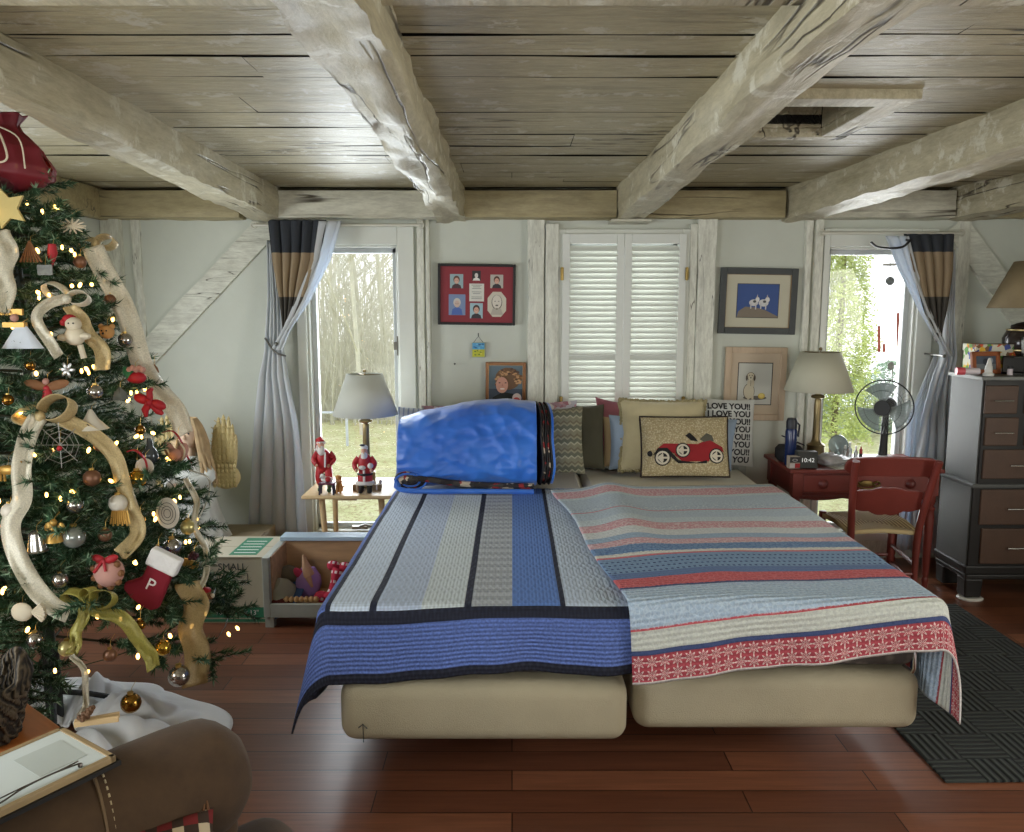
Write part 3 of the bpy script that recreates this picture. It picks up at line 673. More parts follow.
pillow('throw_pillow', 'pale blue grey pillow left of the large beige pillow', M('pale_blue_cloth', (150, 168, 190), .85), 609, 668, 416, 470, 4.63, .12, lean=10, seed=15)
pillow('throw_pillow', 'large beige velvet pillow with a knotted fringe edge', M('beige_velvet', (194, 182, 144), .8, sheen=.4, bump=.3, bs=20), 619, 708, 402, 472, 4.58, .17, lean=14, seed=17, roll=1, fringe=M('olive_fringe', (150, 140, 104), .9), pinch=.05)
pillow('throw_pillow', 'pale blue pillow right of the car pillow', M('pale_blue_cloth', (150, 168, 190), .85), 680, 735, 417, 468, 4.62, .13, lean=12, seed=19, roll=8, hx=.95)
lv = pillow('throw_pillow', 'white pillow printed with rows of black LOVE YOU words, at far right', M('white_cotton', (206, 208, 204), .85, var=.03), 698, 756, 400, 466, 4.70, .13, lean=10, seed=21, roll=2, pinch=.04)
k = NT('wool_hooked_ground'); v = k.n('TexVoronoi'); v.inputs['Scale'].default_value = 95; k.l(k.coord(), v.inputs['Vector'])
k.col(k.ramp(v.outputs['Distance'], [(.1, (218, 206, 172)), (.6, (176, 160, 122))])); k.b.inputs['Roughness'].default_value = .95; k.bump(v.outputs['Distance'], .8, .008)
cp = pillow('throw_pillow', 'oblong wool pillow with a red vintage car picture, in front of the beige fringed one', k.m, 641, 732, 419, 477, 4.44, .14, lean=16, seed=23, piping=M('dark_piping', (48, 40, 34), .9), pinch=.03)
def surf_y(W, H, t, seed, pinch, px, pz):
    x, z = px/(W/2), (pz-H/2)/(H/2); x = max(-1, min(1, x)); z = max(-1, min(1, z))
    e = max(0, (1-abs(x)**2.6)*(1-abs(z)**2.6))**.5
    wr = .12*nz(x*1.7+seed, z*1.7, seed) + .05*nz(x*5+seed, z*5, 2)
    return -(t/2*e*(1+wr*1.6))
def text_mesh(body, size, extrude=0, align='CENTER', spacing=1, name='lettering', bold=0):
    cu = bpy.data.curves.new(name, 'FONT'); cu.body = body; cu.size = size; cu.align_x = align; cu.extrude = extrude; cu.space_character = spacing; cu.offset = bold; cu.resolution_u = 3
    o = bpy.data.objects.new(name, cu); C.objects.link(o); dg = bpy.context.evaluated_depsgraph_get(); me = bpy.data.meshes.new_from_object(o.evaluated_get(dg))
    bpy.data.objects.remove(o); return me
def text_obj(body, size, mat, parent, loc, rot=(PI/2, 0, 0), extrude=.0006, warp=None, **kw):
    me = text_mesh(body, size, 0 if warp else extrude, **kw); me.materials.clear(); me.materials.append(mat)
    if warp:
        bm = bmesh.new(); bm.from_mesh(me); bmesh.ops.triangulate(bm, faces=bm.faces)
        for _ in range(3):
            ed = [e for e in bm.edges if e.calc_length() > .012]
            if ed: bmesh.ops.subdivide_edges(bm, edges=ed, cuts=1); bmesh.ops.triangulate(bm, faces=bm.faces)
        m = Euler(rot).to_matrix()
        for v in bm.verts: v.co = warp(m @ v.co + Vector(loc))
        bm.to_mesh(me); bm.free()
    o = bpy.data.objects.new('lettering', me); C.objects.link(o); o.parent = parent
    if not warp: o.location = loc; o.rotation_euler = rot
    return o
W_, H_ = lv['wh']; m_ink = M('black_print', (40, 40, 42), .8, var=0)
wl = lambda p: Vector((p.x, surf_y(W_, H_, .13, 21, .04, p.x, p.z)-.003, p.z))
for i, tx in enumerate(['LOVE YOU!!', 'I LOVE YOU', 'LOVE YOU!!', 'I LOVE YOU', 'LOVE YOU!!', 'I LOVE YOU', 'LOVE YOU!!', 'I LOVE YOU']):
    text_obj(tx, .048, m_ink, lv, (0, 0, H_*.93-.045*(i+.8)), warp=wl, bold=.0018)
# red vintage car worked on the wool pillow
W2_, H2_ = cp['wh']; wc = lambda p: Vector((p[0], surf_y(W2_, H2_, .14, 23, .03, p[0], p[1])-p[2], p[1]))
def applique(name, pts, mat, off=.004, label=None):
    bm = bmesh.new(); vs = [bm.verts.new((p[0], 0, p[1])) for p in pts]; bm.faces.new(vs); bmesh.ops.triangulate(bm, faces=bm.faces)
    for _ in range(4):
        ed = [e for e in bm.edges if e.calc_length() > .016]
        if ed: bmesh.ops.subdivide_edges(bm, edges=ed, cuts=1); bmesh.ops.triangulate(bm, faces=bm.faces)
    for v in bm.verts: v.co = wc((v.co.x, v.co.z, off))
    bmesh.ops.recalc_face_normals(bm, faces=bm.faces)
    me = bpy.data.meshes.new(name); bm.to_mesh(me); bm.free(); me.materials.append(mat); o = bpy.data.objects.new(name, me); C.objects.link(o); o.parent = cp
    q = o.modifiers.new('Solid', 'SOLIDIFY'); q.thickness = .003
    return o
def car_pt(x, y): return (-W2_/2 + W2_*x, H2_*(1-y))   # fractions across and down the pillow
def cpoly(l): return [car_pt(*p) for p in l]
def ell(cx, cy, rx, ry, n=20, k=1): return [(cx+rx*math.cos(2*PI*i/n), cy+ry*math.sin(2*PI*i/n)) for i in range(n)]
m_red = M('dark_red_wool', (150, 34, 40), .9); m_blk = M('black_wool', (30, 28, 28), .9); m_wht = M('cream_wool', (214, 206, 186), .9); m_gry = M('grey_wool', (92, 90, 78), .9)
applique('car_body', cpoly([(.16, .56), (.24, .47), (.62, .48), (.66, .52), (.70, .44), (.76, .42), (.90, .52), (.92, .60), (.80, .56), (.74, .76), (.44, .76), (.38, .66), (.28, .57), (.20, .60)]), m_red, .004)
applique('running_board', cpoly([(.12, .66), (.18, .54), (.28, .54), (.40, .74), (.60, .78), (.72, .74), (.72, .79), (.40, .79), (.26, .62), (.19, .60)]), m_blk, .0045)
applique('folded_hood', cpoly([(.64, .40), (.72, .30), (.78, .34), (.80, .43), (.70, .46)]), m_gry, .004)
applique('passenger', cpoly([(.48, .34), (.53, .29), (.58, .36), (.62, .44), (.54, .42)]), m_blk, .004)
for cx_0, cy_0, rr_ in ((.225, .70, .13), (.45, .58, .12), (.83, .67, .125)):
    an_ = W2_/H2_
    applique('wheel', cpoly(ell(cx_0, cy_0, rr_/an_*1.0, rr_)), m_blk, .0055); applique('whitewall', cpoly(ell(cx_0, cy_0, rr_/an_*.85, rr_*.85)), m_wht, .0065); applique('wheel_hub', cpoly(ell(cx_0, cy_0, rr_/an_*.6, rr_*.6)), m_blk, .0075)
    applique('spokes', cpoly([(cx_0-.004, cy_0-rr_*.6), (cx_0+.004, cy_0-rr_*.6), (cx_0+.004, cy_0-.015), (cx_0+rr_/an_*.6, cy_0-.015), (cx_0+rr_/an_*.6, cy_0+.015), (cx_0+.004, cy_0+.015), (cx_0+.004, cy_0+rr_*.6), (cx_0-.004, cy_0+rr_*.6), (cx_0-.004, cy_0+.015), (cx_0-rr_/an_*.6, cy_0+.015), (cx_0-rr_/an_*.6, cy_0-.015), (cx_0-.004, cy_0-.015)]), m_wht, .0085)
applique('headlamp', cpoly(ell(.09, .63, .028, .05, 10)), m_blk, .004)

# folded sleeping bag
sbg = thing('sleeping_bag', 'bright blue sleeping bag with patterned lining folded at the head of the left mattress', 'sleeping bag', (-.225, 4.34, .632))
k = NT('blue_satin'); co = k.coord('Object'); k.col(k.ramp(k.noise(3, co, 3), [(.3, (34, 92, 190)), (.7, (52, 122, 222))])); k.b.inputs['Roughness'].default_value = .42; k.b.inputs['Sheen Weight'].default_value = .3
k.bump(k.noise(7, k.coord('Object', (1, 1, 1.6)), 2, .5), .5, .03); m_satin = k.m
def lining_mat():
    k = NT('southwest_lining'); co = k.coord('Object', (1, 1, 1)); v = k.n('TexVoronoi'); v.inputs['Scale'].default_value = 34; v.distance = 'MANHATTAN'; k.l(co, v.inputs['Vector']); s = k.n('SeparateColor'); k.l(v.outputs['Color'], s.inputs[0])
    k.col(k.ramp(s.outputs[0], [(0, (36, 32, 34)), (.45, (142, 40, 42)), (.68, (58, 54, 52)), (.86, (180, 166, 146))], 'CONSTANT')); k.b.inputs['Roughness'].default_value = .85; return k.m
m_lin = lining_mat(); m_zip = M('black_zip', (28, 28, 30), .6)
def bag_sec(x, q):
    L = .36; e = min(1, (x+L+.035)/.16); e = max(0, e)**.45; top = .40+.05*min(1, max(0, (x+L)/.3)) + .012*math.sin(x*9)
    hy = .20*(.75+.25*e); c, s_ = math.cos(q), math.sin(q); n_ = 2.7
    y = hy*math.copysign(abs(c)**(2/n_), c); z = top/2*(1 if s_ > 0 else .94)*math.copysign(abs(s_)**(2/n_), s_)*(.72+.28*e)
    wr = .03*nz(x*4+z*3, z*7, 1)+.045*(.5-abs(nz(x*5+z*13, z*5-x*6, 5)))+ .03*(.5-abs(nz(x*9-z*16, z*8+x*9, 8)))-.03
    zc = top/2
    yy = y*(1+wr*3) + .10*(z/top)      # leans back towards the pillows
    return Vector((x, yy-.02, max(0.0, zc+z*(1+wr))))
b = MB(); b.grid(lambda a, t: bag_sec(-.385+.74*t, 2*PI*a), 120, 90); k0 = len(b.v)
b.v.append(tuple(bag_sec(-.385, 0)*.5+bag_sec(-.385, PI)*.5)); b.uv.append((0, 0))
for i in range(120): b.f.append((i+1, i, k0)); b.m.append(0)
b.v.append(tuple(bag_sec(.355, 0)*.5+bag_sec(.355, PI)*.5)); b.uv.append((0, 0)); q0 = 90*121
for i in range(120): b.f.append((q0+i, q0+i+1, k0+1)); b.m.append(0)
b.build('shell', m_satin, sbg, ang=0)
for j, (dx, gr_, mt, th) in enumerate([(.362, 1.0, m_zip, .007), (.374, .96, m_lin, .009), (.386, .985, m_zip, .006), (.398, .95, m_lin, .009), (.41, .985, m_zip, .006), (.422, .97, m_satin, .012)]):
    l = MB(); pts = []
    def sl(a, t, dx=dx, gr_=gr_, th=th):
        q = 2*PI*a; p = bag_sec(.355, q); c_ = Vector((0, 0, .21)); p = c_+(p-c_)*gr_; edge = math.sin(PI*min(1, t)); 
        return Vector((dx+(t-.5)*th + .012*nz(p.y*6, p.z*6, 3)-.02*(p.y/.2), p.y, p.z)) 
    l.grid(sl, 48, 2)
    n_ = 49
    for row in (0, 2):
        c_ = Vector((dx+(row/2-.5)*th, 0, .21)); l.v.append(tuple(c_)); l.uv.append((0, 0)); kk = len(l.v)-1
        for i in range(48):
            l.f.append((row*n_+i, row*n_+i+1, kk) if row else (row*n_+i+1, row*n_+i, kk)); l.m.append(0)
    l.build('folded_layer', mt, sbg, ang=60)
l = MB()   # lining lip along the lower front and the rolled hexagonal end at the left
l.tube(spline([(-.36, -.205, .06), (-.25, -.225, .075), (-.1, -.228, .055), (.1, -.228, .04), (.34, -.225, .035)], 6), [.03]*5+[.02]*20, 8, flat=.8); l.build('lining_edge', m_lin, sbg)
l = MB(); sp_pts = []
for i in range(40):
    q = i/40*2*PI*2.4; r_ = .012+.0036*i*.35; sp_pts.append((-.315+r_*1.7*math.cos(q), -.222, .062+r_*math.sin(q)))
l.tube(sp_pts, .006, 6); l.build('rolled_end', m_satin, sbg)
l = MB(); l.ball((-.315, -.20, .062), (.085, .028, .052), 14); l.build('rolled_lining', m_lin, sbg)
l = MB(); l.tube(spline([(-.375, -.20, .06), (-.36, -.235, .02), (-.2, -.245, .012), (0, -.245, .012), (.34, -.24, .008)], 6), [.02]*5+[.014]*20, 8); l.build('shell_hem', m_satin, sbg)
# ---------------------------------------------------------------- curtains and rods
def cloth_z_mat(name, stops, z0, z1, rough=.9):
    k = NT(name); co = k.coord('Object'); sp = k.n('SeparateXYZ'); k.l(co, sp.inputs[0])
    mr = k.n('MapRange'); mr.inputs['From Min'].default_value = z0; mr.inputs['From Max'].default_value = z1; k.l(sp.outputs[2], mr.inputs['Value'])
    k.col(k.ramp(mr.outputs[0], stops, 'CONSTANT')); k.b.inputs['Roughness'].default_value = rough; k.bump(k.noise(180, co, 2), .15, .002); return k.m
m_face = cloth_z_mat('navy_tan_brown_block_curtain', [(0, (70, 66, 60)), (.34, (70, 66, 60)), (.40, (146, 128, 102)), (.74, (50, 54, 60))], 1.35, 2.12)
def lining_cloth():
    k = NT('white_blackout_lining'); k.col((222, 224, 222)); k.b.inputs['Roughness'].default_value = .8
    tr = k.n('BsdfTranslucent'); tr.inputs[0].default_value = lin((200, 214, 232)); mx = k.n('MixShader'); mx.inputs[0].default_value = .35
    k.l(k.b.outputs[0], mx.inputs[1]); k.l(tr.outputs[0], mx.inputs[2]); k.l(mx.outputs[0], k.out.inputs[0]); return k.m
m_linc = lining_cloth()
def curtain_panel(rows, Y, folds, depth, seed=0, nu=60, nv=60, sway=0):
    """rows: (v, u_left, u_right, y offset) down the cloth, measured at depth Y"""
    P0 = [(at(0, v, Y).z, at(ul, v, Y).x, at(ur, v, Y).x, dy) for v, ul, ur, dy in rows]
    mb = MB(); L = len(P0)-1
    def f(a, b):
        q = b*L; i = min(L-1, int(q)); t = q-i; t2 = t
        z = P0[i][0]+(P0[i+1][0]-P0[i][0])*t; l = P0[i][1]+(P0[i+1][1]-P0[i][1])*t2; r = P0[i][2]+(P0[i+1][2]-P0[i][2])*t2; dy = P0[i][3]+(P0[i+1][3]-P0[i][3])*t
        ph = a*folds*2*PI + seed + 1.2*nz(a*3, b*2.5, seed)
        amp = depth*(.6+.5*nz(a*4, seed, b))
        return Vector((l+(r-l)*(a+.25/folds*math.sin(ph*1.0+1)*.5), Y+dy+amp*math.sin(ph)+sway*nz(a*2, b*4, seed), z))
    return mb.grid(f, nu, nv)
m_rod = M('white_rod', (206, 204, 190), .4, var=.02)
def rod(u0, u1, v, label):
    a, b = at(u0, v, 4.93), at(u1, v, 4.93); r = thing('curtain_rod', label, 'curtain rod', ((a.x+b.x)/2, 4.93, a.z)); h = (b.x-a.x)/2
    m = MB(); m.tube([(-h, 0, 0), (h, 0, 0)], .009, 10); m.build('rod', m_rod, r)
    for s_ in (-1, 1):
        m = MB(); m.tube([(s_*h+.018*math.cos(q/12*2*PI), 0, .018*math.sin(q/12*2*PI)) for q in range(13)], .005, 6); m.tube([(s_*(h-.03), 0, 0), (s_*(h-.03), .065, 0)], .006, 6); m.build('end_ring_bracket', m_rod, r)
    return r
rod(254, 421, 225, 'white curtain rod over the left window'); rod(822, 962, 233, 'white curtain rod over the right window')
cl = thing('curtain', 'colour block curtain with white lining tied back left of the left window', 'curtain', (0, 0, 0))
curtain_panel([(220, 266, 328, 0), (260, 271, 322, -.01), (300, 279, 307, -.02), (332, 284, 290, -.02)], 4.88, 5.5, .022, 1).build('patterned_face', m_face, cl, ang=0, thick=.002)
curtain_panel([(221, 318, 342, 0), (260, 311, 331, 0), (300, 296, 312, -.01), (330, 283, 292, -.02), (350, 271, 284, -.02)], 4.865, 2.5, .012, 2, nu=30).build('folded_lining', m_linc, cl, ang=0, thick=.002)
curtain_panel([(240, 266, 274, .02), (300, 267, 281, .01), (350, 266, 285, -.02), (375, 261, 289, -.03), (420, 256, 298, -.02), (470, 253, 302, 0), (534, 249, 306, 0)], 4.895, 4.5, .022, 3, sway=.03).build('lower_lining', m_linc, cl, ang=0, thick=.002)
p = at(276, 344, 4.83); t = MB(); t.ball(p, .012, 10); t.tube([p, p+Vector((0, .17, 0))], .006); t.tube(spline([at(265, 338, 4.85), at(275, 352, 4.84), at(286, 356, 4.86)], 5), .006); t.build('tieback_knob', M('aged_silver', (120, 120, 116), .3, .9), cl)
c2 = thing('curtain', 'colour block curtain with white lining tied back right of the right window', 'curtain', (0, 0, 0))
curtain_panel([(234, 903, 955, 0), (270, 911, 953, -.01), (310, 921, 946, -.02), (342, 934, 939, -.02)], 4.80, 4.5, .022, 5).build('patterned_face', m_face, c2, ang=0, thick=.002)
curtain_panel([(236, 884, 910, 0), (270, 898, 918, 0), (310, 917, 930, -.01), (345, 937, 945, -.02), (356, 940, 952, -.02)], 4.785, 2.5, .014, 6, nu=30).build('folded_lining', m_linc, c2, ang=0, thick=.002)
curtain_panel([(250, 950, 956, .02), (310, 944, 956, .01), (355, 937, 954, -.02), (375, 931, 950, -.03), (420, 918, 950, -.03), (470, 910, 949, -.02), (553, 911, 946, 0)], 4.82, 3.5, .03, 7, sway=.04).build('lower_lining', m_linc, c2, ang=0, thick=.002)
curtain_panel([(356, 934, 937, 0), (420, 908, 928, 0), (550, 897, 920, 0)], 4.90, 4, .012, 9).build('sheer_layer', m_linc, c2, ang=0, thick=.002)
p = at(944, 356, 4.75); t = MB(); t.ball(p, .011, 10); t.tube([p, p+Vector((0, .24, 0))], .006); t.build('tieback_knob', M('aged_silver', (120, 120, 116), .3, .9), c2)
for c_, l_ in ((cl, Vector((-1.36, 4.88, .17))), (c2, Vector((2.42, 4.82, .03)))):
    c_.location = l_
    for q in c_.children: q.location -= l_
hk = thing('curved_hook', 'black curved strap hook on the right curtain rod', 'hook', at(895, 243, 4.74)); m = MB(); m.tube(spline([(-.14, 0, .005), (-.10, 0, -.022), (-.02, 0, -.03), (.05, 0, -.02), (.09, 0, .02)], 6), .011, 8, flat=.6); m.build('strap', m_blackleg, hk)
m = MB(); m.tube([(.08, 0, .015), (.09, .10, .03)], .006); m.build('clip', m_blackleg, hk)

# ---------------------------------------------------------------- framed pictures
def frame(name, label, cat, u0, u1, v0, v1, bw, fm, d=.022, Y=4.99, tilt=0, inner=None):
    a, b = at(u0, v1, Y), at(u1, v0, Y); W, H = b.x-a.x, b.z-a.z
    r = thing(name, label, cat, ((a.x+b.x)/2, Y, a.z), rot=(0, R(tilt), 0)); f = MB()
    for lo, hi in (((-W/2, -d, 0), (-W/2+bw, 0, H)), ((W/2-bw, -d, 0), (W/2, 0, H)), ((-W/2+bw, -d, H-bw), (W/2-bw, 0, H)), ((-W/2+bw, -d, 0), (W/2-bw, 0, bw))): f.bar(lo, hi)
    f.build('picture_frame', fm, r, smooth=False, bevel=.003)
    if inner:
        f = MB(); q = bw-.004; w_ = .006
        for lo, hi in (((-W/2+q, -d*.8, q), (-W/2+q+w_, -.005, H-q)), ((W/2-q-w_, -d*.8, q), (W/2-q, -.005, H-q)), ((-W/2+q, -d*.8, H-q-w_), (W/2-q, -.005, H-q)), ((-W/2+q, -d*.8, q), (W/2-q, -.005, q+w_))): f.bar(lo, hi)
        f.build('gilt_fillet', inner, r, smooth=False)
    return r, W, H
class Flat:                                     # flat printed picture, layer upon layer, in XZ facing -Y
    def __init__(s): s.mb = MB(); s.mats = []; s.k = 0
    def p(s, pts, col, rough=.5):
        m_ = M('print_%d_%d_%d' % col, col, rough, var=.04)
        if m_ not in s.mats: s.mats.append(m_)
        s.mb.mi = s.mats.index(m_); s.k += 1; y = -.0004*s.k
        c = (sum(q[0] for q in pts)/len(pts), sum(q[1] for q in pts)/len(pts)); n = len(pts)
        s.mb.add([(c[0], y, c[1])]+[(q[0], y, q[1]) for q in pts], [(0, i+1, (i+1) % n+1) for i in range(n)]); return s
    def r(s, x0, x1, z0, z1, col): return s.p([(x0, z0), (x1, z0), (x1, z1), (x0, z1)], col)
    def e(s, cx, cz, rx, rz, col, n=18): return s.p([(cx+rx*math.cos(2*PI*i/n), cz+rz*math.sin(2*PI*i/n)) for i in range(n)], col)
    def head(s, cx, cz, h, hair, skin, shirt, sh=1.0, curly=False):
        s.p([(cx-h*1.1*sh, cz-h*2.2), (cx-h*.9*sh, cz-h*1.1), (cx-h*.3, cz-h*.75), (cx+h*.3, cz-h*.75), (cx+h*.9*sh, cz-h*1.1), (cx+h*1.1*sh, cz-h*2.2)], shirt)
        s.e(cx, cz+h*.2, h*.72, h*.85, hair)
        if curly:
            rn = random.Random(4)
            for i in range(26): a = 2*PI*i/26; s.e(cx+h*.8*math.cos(a), cz+h*.3+h*.8*math.sin(a)*.9, h*.3, h*.28, tuple(max(0, min(255, c+rn.randint(-34, 34))) for c in hair), 9)
        s.e(cx, cz-h*.1, h*.52, h*.68, skin); s.e(cx-h*.2, cz, h*.08, h*.05, (50, 36, 32), 8); s.e(cx+h*.2, cz, h*.08, h*.05, (50, 36, 32), 8)
        s.p([(cx-h*.06, cz-.2*h), (cx+h*.06, cz-.2*h), (cx, cz+.02*h)], tuple(int(c*.85) for c in skin)); s.e(cx, cz-h*.38, h*.2, h*.06, (214, 190, 184), 10); return s
    def build(s, name, parent, loc, label=None):
        o = s.mb.build(name, s.mats, parent, smooth=False, label=label); o.location = loc; return o
m_blackf = M('black_frame', (22, 20, 20), .55); m_redmat = M('crimson_mat_board', (134, 26, 40), .5, var=.05)
r, W, H = frame('photo_collage_frame', 'black framed collage of seven photographs on a crimson mat', 'picture', 438, 515, 264, 325, .016, m_blackf, tilt=.8)
m = MB(); m.bar((-W/2+.014, -.008, .014), (W/2-.014, -.003, H-.014)); m.build('mat_board', m_redmat, r, smooth=False)
def cw(x, z): return (-W/2+W*x, H*(1-z))
def ph(x0, x1, z0, z1, bg, hair, skin, shirt, sh=1.0, hs=.32):
    a, b = cw(x0, z1), cw(x1, z0); w_, h_ = b[0]-a[0], b[1]-a[1]; f = Flat(); f.r(-w_/2, w_/2, 0, h_, bg); hh = h_*hs
    k0 = len(f.mb.v); f.head(0, h_*.56, hh, hair, skin, shirt, sh)
    for i in range(k0, len(f.mb.v)): v = f.mb.v[i]; f.mb.v[i] = (max(-w_/2, min(w_/2, v[0])), v[1], max(0, min(h_, v[2])))
    f.build('photograph', r, ((a[0]+b[0])/2, -.009, a[1]))
ph(.155, .325, .17, .40, (150, 176, 180), (96, 60, 44), (216, 170, 150), (70, 40, 44)); ph(.44, .55, .11, .27, (24, 24, 26), (30, 28, 30), (220, 214, 206), (226, 224, 218), hs=.34)
ph(.675, .84, .17, .39, (186, 180, 170), (84, 50, 38), (216, 166, 146), (40, 34, 42)); ph(.14, .355, .50, .84, (120, 140, 176), (206, 200, 190), (206, 180, 166), (70, 100, 170), hs=.25)
ph(.415, .58, .64, .89, (160, 190, 200), (70, 46, 40), (214, 166, 144), (44, 40, 46))
f = Flat(); w_ = W*.24; h_ = H*.41; oc = [(x*w_/2, h_/2+z*h_/2) for x, z in ((-.45, -1), (.45, -1), (1, -.5), (1, .5), (.45, 1), (-.45, 1), (-1, .5), (-1, -.5))]; f.p(oc, (206, 198, 180))
f.e(0, h_*.58, w_*.29, h_*.30, (110, 104, 96)); f.e(0, h_*.60, w_*.25, h_*.27, (216, 208, 194)); f.e(-w_*.1, h_*.62, w_*.03, h_*.02, (60, 56, 52)); f.e(w_*.1, h_*.62, w_*.03, h_*.02, (60, 56, 52)); f.e(0, h_*.46, w_*.08, h_*.03, (90, 80, 76)); f.p([(-w_*.34, h_*.08), (w_*.34, h_*.08), (w_*.22, h_*.34), (-w_*.22, h_*.34)], (180, 172, 158)); f.e(0, h_*.32, w_*.07, h_*.03, (120, 112, 100))
a = cw(.762, .86); f.build('baby_photograph', r, (a[0], -.009, a[1]), 'octagonal sepia baby photograph')
f = Flat(); w_ = W*.19; h_ = H*.29; f.r(-w_/2, w_/2, 0, h_, (216, 214, 204))
for i, q in enumerate((.7, .5, .62, .0, .66, .5, .0, .7, .7)):
    if q: f.r(-w_*q/2, w_*q/2, h_*(.9-.095*i), h_*(.925-.095*i), (96, 100, 96))
a = cw(.50, .61); f.build('verse_card', r, (a[0], -.009, a[1]), 'white card with lines of small print')
# small hanging plaque
pq = at(478.5, 350, 4.985); r = thing('hanging_plaque', 'little blue and yellow painted plaque hung by a cord from a nail', 'plaque', pq)
f = MB(); f.box((0, 0, 0), (.086, .008, .094)); f.build('tile', M('pale_frame_edge', (170, 180, 160), .6), r, smooth=False, bevel=.004)
f = Flat(); f.r(-.038, .038, -.042, .004, (196, 196, 52)); f.r(-.038, .038, .004, .044, (84, 160, 204)); rn = random.Random(2)
for i in range(9): f.e(rn.uniform(-.03, .03), rn.uniform(.008, .038), .008, .004, rn.choice([(30, 96, 150), (120, 190, 220), (44, 76, 110)]), 8)
for i in range(9): f.e(rn.uniform(-.03, .03), rn.uniform(-.036, 0), .007, .004, rn.choice([(110, 140, 40), (222, 214, 90), (90, 120, 50)]), 8)
f.build('painting', r, (0, -.0045, 0)); f = MB(); f.tube([(-.03, -.002, .046), (0, -.003, .085), (.03, -.002, .046)], .0018, 5); f.build('cord', m_blackleg, r)
f = MB(); f.tube([(0, .012, .085), (0, -.012, .088)], .003, 6); f.tube([(0, -.012, .088), (0, -.014, .105)], .003, 6); f.build('nail', m_blackleg, r)
# small portrait
m_gilt = M('gilt_brown_frame', (128, 84, 44), .35, .3)
r, W, H = frame('portrait_frame', 'small gilt framed portrait of a curly haired person above the sleeping bag', 'picture', 485.5, 525.5, 362, 411, .018, m_gilt, tilt=.5, inner=M('gilt_edge', (170, 130, 78), .3, .6))
f = Flat(); w_, h_ = W-.03, H-.03; f.r(-w_/2, w_/2, 0, h_, (104, 124, 134)); f.r(-w_/2, w_/2, 0, h_*.45, (70, 80, 96)); f.p([(-w_*.42, 0), (-w_*.36, h_*.26), (-w_*.08, h_*.38), (w_*.22, h_*.34), (w_*.4, h_*.1), (w_*.4, 0)], (30, 34, 32))
f.e(w_*.06, h_*.68, w_*.36, h_*.25, (124, 90, 58)); rn = random.Random(5)
for i in range(90):
    a_ = rn.uniform(-.4, PI+.5); q = rn.uniform(.5, 1.05); f.e(w_*.08+w_*.36*q*math.cos(a_), h_*.66+h_*.25*q*math.sin(a_), w_*.045, h_*.022, rn.choice([(176, 132, 84), (130, 90, 56), (206, 160, 110), (90, 62, 44)]), 7)
f.e(-w_*.10, h_*.55, w_*.17, h_*.18, (206, 150, 128)); f.e(-w_*.17, h_*.6, w_*.03, h_*.012, (40, 30, 30), 8); f.e(0, h_*.6, w_*.03, h_*.012, (40, 30, 30), 8); f.p([(-w_*.12, h_*.52), (-w_*.06, h_*.52), (-w_*.09, h_*.59)], (186, 126, 106)); f.e(-w_*.09, h_*.465, w_*.07, h_*.016, (236, 224, 216), 9)
f.e(w_*.32, h_*.26, w_*.13, h_*.11, (214, 196, 190)); f.e(w_*.31, h_*.22, w_*.09, h_*.06, (190, 50, 56)); f.r(w_*.25, w_*.44, 0, h_*.14, (90, 150, 200))
f.build('photograph', r, (0, -.006, .015))
# framed print with two animals on a rock
m_slate = M('slate_grey_frame', (62, 66, 66), .5, bump=.3, bs=90)
r, W, H = frame('framed_print', 'dark grey framed print of two white animals on a rock against blue', 'picture', 717, 797, 268, 334, .04, m_slate, tilt=1.0, inner=M('bronze_fillet', (150, 124, 88), .4, .4))
m = MB(); m.bar((-W/2+.04, -.007, .04), (W/2-.04, -.003, H-.04)); m.build('mount', M('cream_mount', (198, 194, 172), .7, var=.02), r, smooth=False)
f = Flat(); w_, h_ = W*.53, H*.50; f.r(-w_/2-.004, w_/2+.004, -.004, h_+.004, (60, 62, 60)); f.r(-w_/2, w_/2, 0, h_, (40, 74, 138)); f.p([(-w_*.5, 0), (-w_*.46, h_*.18), (-w_*.3, h_*.32), (-w_*.05, h_*.30), (w_*.2, h_*.22), (w_*.5, h_*.04), (w_*.5, 0)], (124, 112, 96))
for x0, s_ in ((-.10, 1), (.14, 1.1)):
    f.e(w_*x0, h_*.44, w_*.11*s_, h_*.10*s_, (206, 206, 206)); f.e(w_*(x0+.09), h_*.54, w_*.05*s_, h_*.08, (220, 220, 218)); f.r(w_*(x0-.08), w_*(x0-.05), h_*.26, h_*.42, (196, 196, 196)); f.r(w_*(x0+.04), w_*(x0+.07), h_*.24, h_*.42, (196, 196, 196))
    f.p([(w_*(x0+.06), h_*.6), (w_*(x0+.085), h_*.7), (w_*(x0+.10), h_*.6)], (190, 180, 176)); f.e(w_*(x0+.02), h_*.48, w_*.04, h_*.04, (70, 70, 74))
f.build('print', r, (0, -.008, H*.255))
